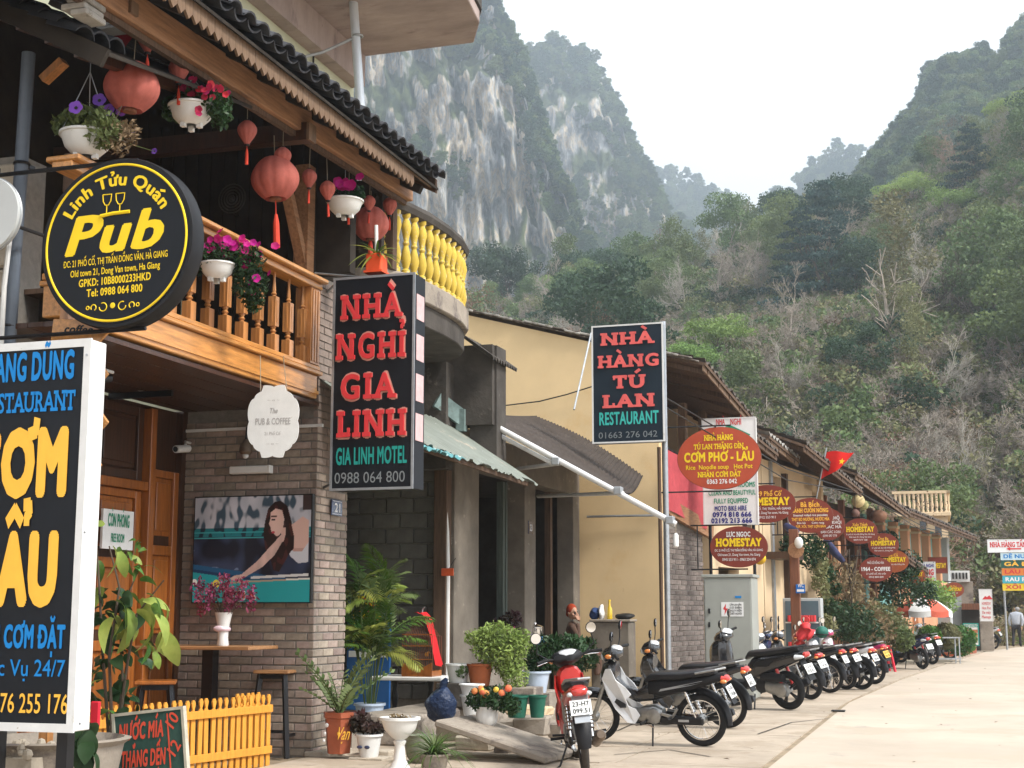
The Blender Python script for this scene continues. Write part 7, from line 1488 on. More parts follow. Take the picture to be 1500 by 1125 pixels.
def frond(L_,n,lw,M,arch=.5,ll=.2,name='frond',seed=0):
    rn=random.Random(seed);q=MB();P=[]
    for i in range(n+1):t=i/n;P.append(Vector((L_*t*(1-.25*arch*t),0,L_*(.55*t-arch*t*t*.9))))
    q.tube(P,[.006*(1-.7*i/n)for i in range(n+1)],4)
    for i in range(2,n+1):
        t=i/n;l=ll*math.sin(PI*(.18+.78*t))**.7;d=(P[i]-P[i-1]).normalized()
        for s in (-1,1):
            dr=(d*.75+Vector((0,s,0))*.8+Vector((0,0,rn.uniform(-.25,.05)))).normalized();w=Vector((0,0,1)).cross(dr).normalized()*lw
            a=P[i];m=a+dr*l*.5;e=a+dr*l+Vector((0,0,-.25*l));q.add([a,m+w,e,m-w],[(0,1,2,3)])
    return q.mesh(name,M,None)
def rosette(t,c,me_list,n,e0,e1,sc=(.8,1.2),seed=1,name=None,a0=0,a1=2*PI):
    rn=random.Random(seed);inv=wm(t).inverted()
    for k in range(n):
        me=rn.choice(me_list);a=a0+(a1-a0)*(k+rn.uniform(-.3,.3))/n;e=rn.uniform(e0,e1);o=bpy.data.objects.new(name or me.name,me);COL.objects.link(o);o.parent=t
        o.matrix_basis=inv@Matrix.Translation(c)@Matrix.Rotation(a,4,'Z')@Matrix.Rotation(-e,4,'Y')@Matrix.Rotation(rn.uniform(-.4,.4),4,'X')@Matrix.Scale(rn.uniform(*sc),4)
def base(px,py,z=0.0):return atZ(px,py,z)
FR=[frond(.85,20,.016,l_house,.45,.25,seed=1),frond(.7,18,.016,l_pale,.8,.23,seed=2),frond(.6,16,.015,l_mid,.6,.22,seed=3)]
# palm
p=base(541,1072,.1);t=thing('potted_palm','tall bushy parlour palm in a pale blue pot by the brick corner','potted plant',(p.x,p.y,.0))
pot(t,p.x,p.y,.12,.17,.30,m_bluepot);MB().box((p.x-.2,p.y-.2,.0),(p.x+.2,p.y+.2,.12)).build('block',m_conc,t,bevel=.01)
rn=random.Random(4)
for k in range(15):
    a=rn.uniform(0,6.28);h_=rn.uniform(.45,1.3);b=Vector((p.x+.25*h_*math.cos(a),p.y+.2*h_*math.sin(a),.38+h_));MB().tube([(p.x+.05*math.cos(a),p.y+.05*math.sin(a),.36),b],.008,5).build('stem',l_mid,t);rosette(t,b,FR,6,.0,1.15,(.6,1.05),seed=k+30)
# zz plant
p=base(496,1104,0.05);t=thing('potted_zz_plant','upright glossy-leaved plant in a six-sided terracotta pot with painted flowers','potted plant',(p.x,p.y,.0));pot(t,p.x,p.y,.055,.155,.40,m_terra,'hex');soil(t,p.x,p.y,.40,.13)
zz=[]
for s_ in range(3):
    q=MB();P=[Vector((.10*(i/9)**2*(1+s_*.8),0,.62*i/9))for i in range(10)];q.tube(P,[.012*(1-.6*i/9)for i in range(10)],5)
    for i in range(2,10):
        for s in (-1,1):a=P[i];d=Vector((.1,s,.75)).normalized();w=Vector((.9,0,-.3))*.022;q.add([a,a+d*.05+w,a+d*.10,a+d*.05-w],[(0,1,2,3)])
    zz.append(q.mesh('leafy_stem',l_mid,None))
rosette(t,Vector((p.x,p.y,.42)),zz,16,-.75,.0,(.7,1.15),seed=9)
for k,(dx,dz,s_)in enumerate(((-.09,.2,.8),(-.07,.28,1),(-.10,.13,.8),(.06,.20,.9))):MB().ball((p.x+dx,p.y-.14,.055+dz),(.02*s_,.008,.022*s_),8,5).build('painted_flower',m_white if k<3 else m_amberp,t)
letters('Vạn',(p.x+.03,p.y-.148,.2),(.13,.02,0),(0,0,.12),m_amberp,t,bold=.01,shear=.3)
# small pots by the urn
p=base(540,1113);t=thing('flowered_pot','small white pot with blue painted flowers and dark purple leaves','potted plant',(p.x,p.y,0));pot(t,p.x,p.y,.03,.13,.22,m_whiteplastic)
for a in (-.05,.03):MB().ball((p.x+a,p.y-.115,.13),(.03,.008,.018),8,5).build('painted_flower',m_bluepaint,t)
foliage(t,[(p.x-.1,p.y,.36,.12,.10),(p.x+.03,p.y,.32,.13,.07)],260,.045,l_purple,11);MB().box((p.x-.16,p.y-.14,0),(p.x+.2,p.y+.14,.03)).build('tile_base',m_stone,t,bevel=.006)
p=base(585,1136);t=thing('pedestal_urn','white cast pedestal urn at the lower edge beside the pots','urn',(p.x,p.y,0))
MB().lathe([(.12,0),(.12,.03),(.10,.06),(.055,.14),(.045,.26),(.06,.30),(.04,.31),(.07,.33),(.14,.40),(.165,.48),(.185,.485),(.185,.51),(.15,.51),(.14,.46),(.001,.45)],(p.x,p.y,0),26,close=False).build('urn',m_whitestone,t,1);soil(t,p.x,p.y,.455,.13);foliage(t,[(p.x,p.y,.50,.10,.04)],60,.03,l_dry,12)
gb=[leafblade(.42,.006,l_house,7,1.3,'blade'),leafblade(.34,.006,l_mid,7,.9,'blade')]
p=base(636,1132);t=thing('grass_pot','pot of long arching green grass in front of the stone step','potted plant',(p.x,p.y,0));pot(t,p.x,p.y,0,.14,.17,m_conc);rosette(t,Vector((p.x,p.y,.14)),gb,150,.5,1.5,(.7,1.25),seed=12)
p=base(612,1120);t=thing('stone_jar','round mossy stone jar behind the white urn','jar',(p.x,p.y,0));pot(t,p.x,p.y+.1,0,.16,.27,mat('mossy_stone',(.22,.23,.17),.9,n=(5,.3)),'round')
# pots on the terrace
TZ_=.345
def tp(px,py,z=TZ_):return atZ(px,py,z)
p=tp(671,1000,.62);t=thing('white_flower_pot','white pot with trailing leaves standing by the timber post','potted plant',(p.x,p.y,TZ_));MB().box((p.x-.22,p.y-.15,TZ_),(p.x+.2,p.y+.2,.62)).build('stand',m_darkconc,t,bevel=.01);pot(t,p.x,p.y,.62,.145,.22,m_whiteplastic);foliage(t,[(p.x+.08,p.y-.1,.76,.07,.08)],70,.03,l_mid,21)
p=tp(703,1003,.60);t=thing('clay_pot_bush','big feathery light green bush growing from an orange clay pot','potted plant',(p.x,p.y,TZ_));pot(t,p.x,p.y,.58,.15,.26,m_terra2);MB().box((p.x-.2,p.y-.12,TZ_),(p.x+.7,p.y+.25,.58)).build('stand',m_conc,t,bevel=.01)
foliage(t,[(p.x+.12,p.y,1.05,.24,.22),(p.x+.34,p.y,.98,.24,.30),(p.x+.2,p.y,1.2,.22,.14),(p.x+.42,p.y,.72,.18,.2),(p.x-.08,p.y,1.15,.12,.1),(p.x+.5,p.y,1.1,.14,.16)],4200,.020,l_light,22,aspect=1.4);foliage(t,[(p.x+.25,p.y+.06,1.0,.3,.3)],900,.022,l_mid,23,'inner_foliage')
p=tp(785,1012,.52);t=thing('lilac_pot','pale lilac-white pot behind the red motorbike','potted plant',(p.x,p.y,TZ_));pot(t,p.x,p.y,.50,.17,.25,m_bluepot);foliage(t,[(p.x+.1,p.y+.2,.95,.28,.22),(p.x+.3,p.y+.3,1.0,.26,.2),(p.x-.02,p.y+.1,.85,.15,.12)],1700,.035,l_deep,24)
MB().box((p.x-.2,p.y-.12,TZ_-.2),(p.x+.2,p.y+.2,.50)).build('stand',m_conc,t)
p=tp(834,985,.5);t=thing('dark_bush','dark leafy bush below the seated woman','bush',(p.x,p.y,.0));foliage(t,[(p.x,p.y,.82,.30,.22),(p.x+.25,p.y,.74,.25,.22),(p.x-.25,p.y,.72,.2,.2),(p.x+.3,p.y,.95,.16,.1)],2200,.034,l_deep,25);pot(t,p.x,p.y,.3,.2,.3,m_greenplastic)
for px,w,lab in ((757,34,'dark green plastic tub under the feathery bush'),(787,26,'second dark green plastic tub beside the lilac pot')):
    p=tp(px,1046,.38);t=thing('plastic_tub',lab,'tub',(p.x,p.y,.36));r_=w/2/FPX*(p-EYE).length;pot(t,p.x,p.y,.345,r_*1.0,.23,m_greenplastic);soil(t,p.x,p.y,.52,r_*.85)
p=tp(691,1048,.35);t=thing('stacked_pots','two white flower pots stacked one in the other at the terrace edge','flower pot',(p.x,p.y,TZ_));pot(t,p.x,p.y,.35,.12,.22,m_whiteplastic);pot(t,p.x,p.y,.52,.13,.16,m_whiteplastic).name='upper_pot'
p=tp(713,1063,.30);t=thing('rose_pot','cream pot of coral and yellow roses on the terrace edge','potted plant',(p.x,p.y,.3));pot(t,p.x,p.y,.29,.115,.2,m_whitestone,'round');foliage(t,[(p.x+.05,p.y,.58,.22,.13),(p.x-.1,p.y,.55,.12,.12),(p.x+.25,p.y,.5,.12,.1)],800,.03,l_deep,26)
ro_=[MB().ball((0,0,.01),(.035,.035,.025),10,6).mesh('rose',l_coralf),MB().ball((0,0,.01),(.032,.032,.022),10,6).mesh('rose',mat('yellow_petal',(.80,.55,.08),.6))]
for k in range(9):flowers(t,1,ro_[k%3==2],(p.x+.08,p.y-.14,.63),(.25,.05,.10),seed=60+k,name='rose')
# birdcage on the little marble table, bag beneath
p=atZ(618,990,.85);Yt=16.6;a,b=atY(585,990,Yt),atY(655,990,Yt);zt=a.z;t=thing('marble_table','small pale stone-topped table with a turned leg under the birdcage','table',((a.x+b.x)/2,Yt,0));MB().box((a.x-.3,Yt-.2,zt-.05),(b.x,Yt+.35,zt)).build('table_top',m_whitestone,t,bevel=.012)
for x_ in (b.x-.25,a.x-.1):MB().lathe([(.06,.14),(.05,.2),(.03,.3),(.05,.4),(.03,.5),(.045,zt-.05)],(x_,Yt+.1,0),12).build('leg',m_metal_dk,t,1)
a,b=atY(596,985,Yt),atY(640,985,Yt);zc=zt;ht=atY(618,893,Yt).z-zc;cw=(b.x-a.x);cx=(a.x+b.x)/2;t=thing('birdcage','wooden birdcage with arched top draped in red cloth on the stone table','birdcage',(cx,Yt,zc))
MB().box((a.x,Yt-.17,zc),(b.x,Yt+.17,zc+.07)).build('base',m_wood_door,t,bevel=.006)
for i in range(17):
    x=a.x+cw*i/16;k=(i/8-1);hh=ht*(.62+.3*math.sqrt(max(0,1-k*k)));
    for yy in (-.165,.165):MB().tube([(x,Yt+yy,zc+.07),(x,Yt+yy*.9,zc+ht*.6),(cx+(x-cx)*.75,Yt,zc+hh)],.0035,4).build('bar',m_wood_red,t)
for z_ in (.25,.45,.62):MB().box((a.x,Yt-.172,zc+ht*z_),(b.x,Yt-.160,zc+ht*z_+.012)).build('hoop',m_wood_door,t)
MB().prism([(-cw/2,0),(-cw/2,.16),(-.08,.10),(0,.13),(.08,.10),(cw/2,.16),(cw/2,0),(0,.05)],(cx,Yt-.175,zc+.01),(1,0,0),(0,0,1),.01).build('apron',m_wood_door,t);MB().tube([(cx,Yt,zc+ht*.92),(cx,Yt,zc+ht*1.0),(cx+.03,Yt,zc+ht*1.04)],.008).build('hook',m_steel,t)
q=MB();q.grid(lambda u,v:(b.x+.03-.28*(1-u)+(.02*math.sin(v*9+u*3)),Yt-.14+.3*v,zc+ht*(.95-.9*max(0,(u-.25))**1.5*1.35)+.012*math.sin(u*20+v*6)),22,8);q.build('red_cloth',mat('bright_red_cloth',(.60,.015,.02),.75,n=(9,.2)),t,'all')
q=MB().ball((cx+.06,Yt,zc+.26),(.03,.022,.025),10,6).ball((cx+.085,Yt,zc+.285),.014);q.build('bird',m_amberp,t,kind='stuff')
p=tp(650,1050,.34);t=thing('plastic_bag','full dark blue plastic bag slumped beside the stone table','bag',(p.x,p.y,.14));q=MB();q.ball((p.x-.03,p.y,.46),(.16,.13,.20),22,16);q.v=[v+Vector((1,.6,0))*(.045*noise.noise(v*9))+Vector(((p.x-v.x)*.6*max(0,v.z-.5)*3,0,0))for v in q.v];q.build('bag',mat('crumpled_blue_plastic',(.02,.035,.08),.3,n=(5,.4),spots=(5,.57,(.22,.28,.38),.08),bump=(14,.9,.04)),t,'all');MB().tube([(p.x-.03,p.y,.62),(p.x,p.y,.69),(p.x+.03,p.y,.74)],[.03,.045,.02],8).build('knot',bpy.data.materials['crumpled_blue_plastic'],t,1)
# shop board behind the palm
Yb=17.6;a,b=atY(508,960,Yb),atY(572,868,Yb);t=thing('shop_board','yellow and blue shop board half hidden behind the palm','sign',(a.x,Yb,a.z));MB().box((a.x,Yb,a.z-.7),(b.x,Yb+.05,b.z)).build('board',paint('deep_blue_board',(.02,.10,.30)),t,bevel=.005);MB().box((a.x+.08,Yb-.006,a.z+.12),(b.x-.12,Yb-.002,b.z-.04)).build('yellow_panel',m_yel,t);MB().box((a.x+.03,Yb-.006,a.z-.02),(b.x-.05,Yb-.002,a.z+.06)).build('white_band',m_white,t)
for k,s in enumerate(('BÁNH','NƯỚC','BIA')):letters(s,(a.x+.12,Yb-.006,b.z-.25-k*.2),(.36,0,0),(0,0,.13),m_redp,t,bold=.04)
# window-sill things
cz=.925;p=atX(746,912,GX+.02);t=thing('pink_pot','pink pot with purple and magenta foliage on the shop counter','potted plant',(p.x,p.y,cz));pot(t,GX+.02,p.y,cz,.12,.20,m_pinkpot,'round');foliage(t,[(GX,p.y-.3,cz+.3,.18,.12),(GX,p.y-.05,cz+.34,.2,.15),(GX,p.y-.6,cz+.2,.16,.12),(GX,p.y+.25,cz+.42,.15,.12)],900,.035,l_purple,31);flowers(t,14,fl_p,(GX+.1,p.y-.5,cz+.22),(.1,.45,.1),seed=33)
p=atX(785,905,GX+.02);t=thing('covered_pot','steel pot wrapped in a blue plastic bag on the shop counter','pot',(p.x,p.y,cz));q=MB();q.ball((GX,p.y,cz+.09),(.16,.24,.1),18,10);q.v=[v+Vector((1,1,.4))*(.03*noise.noise(v*11))for v in q.v];q.build('bag',mat('bright_blue_plastic',(.06,.25,.60),.35,n=(7,.3),bump=(20,.6,.02)),t,'all');MB().lathe([(.13,0),(.14,.02),(.14,.20),(.12,.22),(.03,.25),(.03,.27)],(GX,p.y,cz+.08),20).build('pot',m_chrome,t,1)
# block ledge and its things in front of the yellow gable
Yl=23.2;a,b=atY(866,965,Yl),atY(922,911,Yl);lg=thing('block_ledge','low rough concrete block ledge in front of the yellow wall','ledge',(a.x,Yl,0));MB().box((a.x,Yl,0),(b.x,Yl+.45,b.z)).build('block',m_render,lg,bevel=.02);MB().box((a.x-.02,Yl-.03,b.z+.002),(b.x+.02,Yl+.48,b.z+.04)).build('cap',m_conc,lg,bevel=.008)
zl=b.z+.041;p=atY(893,908,Yl+.2);t=thing('oil_bottle','clear bottle of yellow cooking oil on the block ledge','bottle',(p.x,Yl+.2,zl));MB().lathe([(.045,0),(.048,.02),(.045,.16),(.02,.22),(.016,.29)],(p.x,Yl+.2,zl),14).build('bottle',mat('yellow_oil',(.75,.50,.03),.15,n=(4,.1),coat=.6),t,1);MB().lathe([(.02,.29),(.02,.32)],(p.x,Yl+.2,zl),10).build('cap',m_yel,t)
for (x0,x1,h_,M,nm,lab,ct)in ((866,878,.20,mat('navy_cloth',(.03,.06,.16),.8,n=(8,.3)),'folded_jacket','dark blue folded jacket at the wall end of the block ledge','jacket'),(877,886,.24,m_white,'paper_bundle','crumpled white paper bundle leaning beside the blue jacket','paper'),(901,927,.09,m_black,'black_cloth','black cloth heaped at the free end of the block ledge','cloth')):
    a_,b_=atY(x0,905,Yl+.2),atY(x1,905,Yl+.2);q=MB();q.ball(((a_.x+b_.x)/2,Yl+.2,zl+h_*.48),((b_.x-a_.x)*.55,.15,h_*.52),18,12);q.v=[v+Vector((.6,1,.6))*(.05*noise.noise(v*9+Vector((x0,0,0))))for v in q.v];tag(q.build(nm,M,None,'all'),lab,ct)
# the large-leaved climbing plant behind the white sign
BL=[leafblade(.34,.075,l_pale,8,1.0),leafblade(.28,.065,l_pale,8,.6),leafblade(.30,.06,l_house,8,1.2)];BD=[leafblade(.2,.06,l_deep,6,.8),leafblade(.16,.05,l_deep,6,.5)]
Yv=9.6;g=atY(165,1100,Yv);t=thing('large_leaved_plant','tall plant with big drooping yellow-green leaves behind the white box sign','plant',(g.x,Yv,0));pot(t,g.x,Yv,0,.2,.3,m_darkconc)
for k,(pts,M)in enumerate((([(165,1100),(160,960),(175,860),(160,800)],b_dark),([(170,1100),(185,980),(200,900),(240,850)],b_dark),([(160,1090),(150,950),(145,850),(140,780)],b_dark),([(170,1090),(180,1000),(175,900),(205,830)],b_dark))):MB().tube([atY(x,y_,Yv+.06*k)for x,y_ in pts],[.014,.011,.008,.005],6).build('stem',M,t)
inv=wm(t).inverted();rl_=random.Random(22)
def big(px,py,a,e,s,me,dy=0):o=bpy.data.objects.new('leaf',me);COL.objects.link(o);o.parent=t;o.matrix_basis=inv@Matrix.Translation(atY(px,py,Yv+dy))@Matrix.Rotation(a,4,'Z')@Matrix.Rotation(-e,4,'Y')@Matrix.Rotation(rl_.uniform(-.9,.9),4,'X')@Matrix.Scale(s,4)
for (px,py,a,e,s,i)in ((152,770,3.0,.25,.95,1),(165,800,.2,-.9,.8,0),(175,808,-.3,-1.1,.7,0),(190,815,.1,-.3,.5,1),(150,860,2.6,-.4,.7,0),(170,880,.1,-.2,.9,2),(185,890,-.3,-.5,1.0,0),(200,895,.3,-.35,1.05,0),(195,905,-.8,-.9,.95,0),(165,905,3.4,-.8,.9,0),(210,880,.2,.0,.9,1),(228,900,.1,-.6,.8,0),(236,905,.0,-.9,.95,0),(240,925,-.2,-1.0,1.0,0),(205,940,.3,-.3,.75,1),(220,945,0,-.6,.6,0),(180,870,1.3,.5,.7,2),(205,850,.4,.3,.7,2),(215,870,.2,-.1,.8,2),(170,930,2.9,-.6,.7,2),(190,1060,.3,.2,.9,2),(165,1045,2.6,.6,.8,2),(150,980,3.2,.2,.6,2),(125,770,3.1,.1,.5,1)):
    big(px,py,a,e,s*.88,BL[i],rl_.uniform(-.2,.2));big(px+rl_.uniform(-22,14),py+rl_.uniform(-20,22),a+rl_.uniform(-1,1),e+rl_.uniform(-.5,.2),s*.7,BL[rl_.randrange(3)],rl_.uniform(-.1,.3))
for k in range(95):big(rl_.gauss(168,22),rl_.uniform(860,1080),rl_.uniform(0,6.28),rl_.uniform(-.9,.3),rl_.uniform(.5,.95),BD[k%2],rl_.uniform(-.05,.45))
for k in range(16):big(rl_.uniform(185,215),rl_.uniform(790,840),rl_.uniform(0,6.28),rl_.uniform(-.5,.5),rl_.uniform(.25,.4),BL[2],.1)
a=atY(125,1075,8.4);t2=thing('low_leafy_plant','dark green drooping leaves below the corner of the white box sign','plant',(a.x,8.4,0));inv=wm(t2).inverted();pot(t2,a.x,8.5,0,.12,.3,m_darkconc)
for k in range(12):o=bpy.data.objects.new('leaf',BD[k%2]);COL.objects.link(o);o.parent=t2;o.matrix_basis=inv@Matrix.Translation(Vector((a.x,8.4,.5))+Vector((rl_.uniform(-.06,.06),0,rl_.uniform(-.05,.28))))@Matrix.Rotation(rl_.uniform(0,6.3),4,'Z')@Matrix.Rotation(rl_.uniform(.2,1.2),4,'Y')@Matrix.Scale(1.15,4)
MB().tube([(a.x,8.5,.25),(a.x,8.42,.75)],.01,5).build('stem',b_dark,t2)
# picket fence
a,b=atZ(160,1037,.66),atZ(395,1018,.66);fe=thing('picket_fence','orange-yellow picket fence across the porch front','fence',(b.x,b.y,0));d=(b-a);L_=Vector((d.x,d.y,0)).length;ax=math.atan2(d.y,d.x);a-=d*.3;L_*=1.3
pk=MB().prism([(-.028,0),(.028,0),(.028,.56),(.012,.585),(.02,.61),(.026,.64),(.012,.67),(-.012,.67),(-.026,.64),(-.02,.61),(-.012,.585),(-.028,.56)],(0,0,0),(1,0,0),(0,0,1),.02).mesh('picket',m_fence,bevel=.003)
FMx=Matrix.Translation((a.x,a.y,0))@Matrix.Rotation(ax,4,'Z');inv=wm(fe).inverted();n_=int(L_/.088)
for k in range(n_+1):o=bpy.data.objects.new('picket',pk);COL.objects.link(o);o.parent=fe;o.matrix_basis=inv@FMx@Matrix.Translation((k*L_/n_,0,random.uniform(-.006,.006)))@Matrix.Rotation(random.uniform(-.02,.02),4,'Y')
for z in (.50,.12):q=MB();q.m=FMx.copy();q.box((-.02,-.024,z),(L_+.03,-.002,z+.07));q.build('rail',m_fence,fe,bevel=.003)
for k in range(5):o=bpy.data.objects.new('picket',pk);COL.objects.link(o);o.parent=fe;o.matrix_basis=inv@FMx@Matrix.Translation((L_-.30+k*.075,.13,.012))@Matrix.Rotation(random.uniform(-.02,.02),4,'Y')
q=MB();q.m=FMx.copy();q.box((L_-.34,.105,.50),(L_+.02,.128,.57));q.build('rail',m_fence,fe)
# under the white sign: basin, rubble, red packet
p=atY(75,1090,8.9);t=thing('stone_basin','wide grey concrete basin under the white box sign','basin',(p.x,8.9,0));MB().lathe([(.4,0),(.5,.52),(.55,.56),(.5,.57),(.42,.45)],(p.x,8.9,0),30,close=False).build('basin',m_conc,t,1)
rb=MB();rq=random.Random(3)
for k in range(60):rb.ball((atY(20,1110,8.5).x+rq.gauss(0,.12),8.5+rq.gauss(0,.1),.46+rq.uniform(0,.1)),rq.uniform(.015,.04),6,4)
rb.box((atY(20,1110,8.5).x-.35,8.35,0),(atY(20,1110,8.5).x+.25,8.7,.48));rb.build('rubble',m_stone,None,kind='stuff')['label']='heap of pale rubble under the white sign'
p=atY(137,1045,8.7);t=thing('red_packet','small bright red packet hanging behind the corner of the white sign','packet',p);MB().box((p.x-.03,8.7,p.z-.09),(p.x+.04,8.73,p.z+.08)).build('packet',paint('packet_red',(.6,.02,.04)),t,bevel=.008)
# balcony plants
def dplant(px,py,X,r,label,Mp,M,z0=3.96,n=900,sz=.05,seed=1):
    p=atX(px,py,X);t=thing('balcony_plant',label,'potted plant',(X,p.y,p.z));pot(t,X,p.y,p.z,r,r*1.5,Mp);return t,p
t,p=dplant(462,390,-6.8,.13,'dark leafy plant in a red pot on the balcony corner',m_redpaint,l_deep);foliage(t,[(p.x,p.y,p.z+.38,.28,.2),(p.x,p.y-.2,p.z+.45,.2,.16)],700,.05,l_deep,41)
a=atY(552,398,13.1);t=thing('orange_planter','orange box planter with a striped spider plant on top of the motel sign','potted plant',(a.x,13.1,a.z));zt=atY(552,402,13.1).z+.012;q=MB().box((a.x-.085,13.0,zt),(a.x+.085,13.18,zt+.19));q.build('pot',mat('orange_plastic',(.80,.10,.03),.5,n=(5,.1)),t,bevel=.012);MB().box((a.x-.1,12.99,zt-.01),(a.x+.1,13.19,zt+.012)).build('saucer',bpy.data.materials['orange_plastic'],t)
sb=[leafblade(.26,.014,l_pale,7,1.2,'blade'),leafblade(.22,.012,l_house,7,.8,'blade')];rosette(t,Vector((a.x,13.09,zt+.17)),sb,46,.1,1.3,(.7,1.2),seed=44);MB().tube([(a.x,13.09,zt+.15),(a.x-.01,13.09,zt+.5)],.02,8).build('white_stem',m_whiteplastic,t)
# ================================================================ along the row: cabinet, flag, parasol, greenery, people
def F3(s,o,z):return FM@Vector((o,s,z))
Yc=23.6;A,B,T=atY(1033,978,Yc),atY(1104,978,Yc),atY(1070,843,Yc);t=thing('electric_cabinet','large grey steel electric cabinet with a danger notice behind the motorbikes','cabinet',(A.x,Yc,0));m_cab=mat('grey_green_cabinet',(.33,.34,.31),.5,n=(2,.12),spots=(9,.70,(.25,.2,.15),.05))
MB().box((A.x,Yc,.05),(B.x,Yc+.7,T.z-.03)).build('case',m_cab,t,bevel=.008);MB().box((A.x-.03,Yc-.03,T.z-.03),(B.x+.03,Yc+.73,T.z+.02)).build('top',m_cab,t,bevel=.006);MB().box((A.x+.02,Yc-.012,.12),(B.x-.02,Yc-.002,T.z-.06)).build('door',m_cab,t,bevel=.004)
for py in (895,915):p=atY(1038,py,Yc);MB().box((p.x,Yc-.03,p.z-.04),(p.x+.03,Yc-.013,p.z+.04)).build('latch',m_metal_dk,t)
a,b=atY(1057,903,Yc),atY(1089,882,Yc);MB().box((a.x,Yc-.018,a.z),(b.x,Yc-.013,b.z)).build('notice',m_white,t);MB().prism([(0,.05),(.05,.14),(.045,.06),(.08,.06),(.02,-.05),(.03,.03)],(a.x+.03,Yc-.019,a.z+.07),(1,0,0),(0,0,1),.002).build('lightning_mark',m_redp,t)
for k,s in enumerate(('CẤM LẠI GẦN','CÓ ĐIỆN','NGUY HIỂM','CHẾT NGƯỜI')):letters(s,(a.x+.14,Yc-.019,b.z-.055-k*.048),(b.x-a.x-.17,0,0),(0,0,.028),m_black,t,bold=.03)
a,b=atY(1077,876,Yc),atY(1086,873,Yc);MB().box((a.x,Yc-.018,a.z),(b.x,Yc-.013,b.z)).build('sticker',m_blue,t)
# wooden lamp post with blue plate, fridge behind it
p=onF(1166,930,.9);t=thing('timber_post','dark reddish timber post with a small blue plate by the showcase fridge','post',(p.x,p.y,0));Y_=p.y;MB().box((p.x-.09,Y_,0),(p.x+.10,Y_+.16,atY(1166,775,Y_).z)).build('post',m_wood_red,t,bevel=.01)
c=atY(1166,806,Y_-.04);MB().lathe([(.16,0),(.16,.03)],c,24,(0,-1,0)).build('oval_face',m_wood_beam,t).scale=(1,1,1);c=atY(1170,795,Y_-.1);MB().ball(c,(.09,.07,.12)).build('lamp_globe',m_whiteplastic,t,1)
a,b=atY(1166,869,Y_-.03),atY(1179,856,Y_-.03);MB().box((a.x,Y_-.03,a.z),(b.x,Y_-.005,b.z)).build('blue_plate',paint('bright_blue_plate',(.02,.15,.50)),t);letters('WC',(a.x+.04,Y_-.031,a.z+.12),(.12,0,0),(0,0,.07),m_white,t,bold=.03);MB().box((a.x+.02,Y_-.034,a.z+.03),(b.x-.02,Y_-.0305,a.z+.08)).build('white_strip',m_white,t)
Yf=Y_+.8;a,b=atY(1149,968,Yf),atY(1202,876,Yf);t=thing('showcase_fridge','glass-fronted showcase fridge with rows of red cans behind the timber post','fridge',(a.x,Yf,0));MB().box((a.x,Yf,.05),(b.x,Yf+.5,b.z)).build('case',m_grey_pl,t,bevel=.01);MB().box((a.x+.05,Yf-.012,.12),(b.x-.05,Yf-.002,b.z-.06)).build('glass',mat('cool_shop_glass',(.10,.15,.18),.1,n=(1,.3),coat=.6),t)
red_can=MB().lathe([(.04,0),(.04,.13)],seg=8).mesh('can',m_redp)
for r in (0,1):
    MB().box((a.x+.05,Yf-.04,b.z-.52-r*.55),(b.x-.05,Yf-.013,b.z-.49-r*.55)).build('shelf',m_white,t)
    for k in range(11):piece('can',red_can,t,(.14+k*(b.x-a.x-.28)/10,-.06,b.z-.485-r*.55))
# flag
p=onF(1203,700,.8);Yg2=p.y;t=thing('flag','red flag with a yellow star flying from the tiled eave','flag',p);C_=[atY(1200,704,Yg2),atY(1211,662,Yg2),atY(1251,662,Yg2),atY(1230,686,Yg2)]
q=MB();q.grid(lambda u,v:C_[0].lerp(C_[3],u).lerp(C_[1].lerp(C_[2],u),v)+Vector((0,.06*math.sin(u*6+v*2),.02*math.sin(u*6))),20,12);q.build('cloth',mat('flag_red_cloth',(.72,.02,.015),.7,n=(5,.15),trans=.25),t,'all')
c=atY(1233,676,Yg2-.12);P=[]
for k in range(10):r_=.075 if k%2==0 else .03;P.append((r_*math.sin(k*PI/5+.3),r_*math.cos(k*PI/5+.3)))
MB().prism(P,c,(1,0,.2),(0,0,1),.003).build('star',m_yel,t);MB().tube([C_[0]+Vector((-.1,0,-.5)),C_[1]+Vector((0,0,.1))],.018,6).build('pole',m_steel,t)
# lantern cluster
for (cx,cy,r,M,lab,sq)in ((1257,734,9.5,m_lantern,'pale straw round lantern hanging in front of the turquoise wall',1),(1265,740,7,m_lantern,'greenish straw lantern tucked behind the pale round one',1),(1287,756,12,m_lantern,'dark wide basket lantern with an orange side below the turquoise wall',.75),(1253,752,6,m_lantern,'small dark pot hanging under the pale straw lantern',1),(1113,818,9,m_lantern,'yellow lantern peeking from behind the lower maroon board',1)):
    col={1257:(.62,.50,.26),1265:(.38,.36,.16),1287:(.20,.10,.06),1253:(.18,.10,.08),1113:(.75,.45,.03)}[cx];p=onF(cx,cy,.7);R_=r/FPX*(p-EYE).length;t=thing('straw_lantern',lab,'lantern',p,0,'straw lanterns');MB().ball((0,0,0),(R_,R_,R_*sq),16,10).build('shade',mat('straw_shade',col,.8,n=(14,.3)),None,1).parent=t
    o=MB().tube([(0,0,R_*sq),(0,0,.9)],.008,4).build('cord',m_wire);o.parent=t
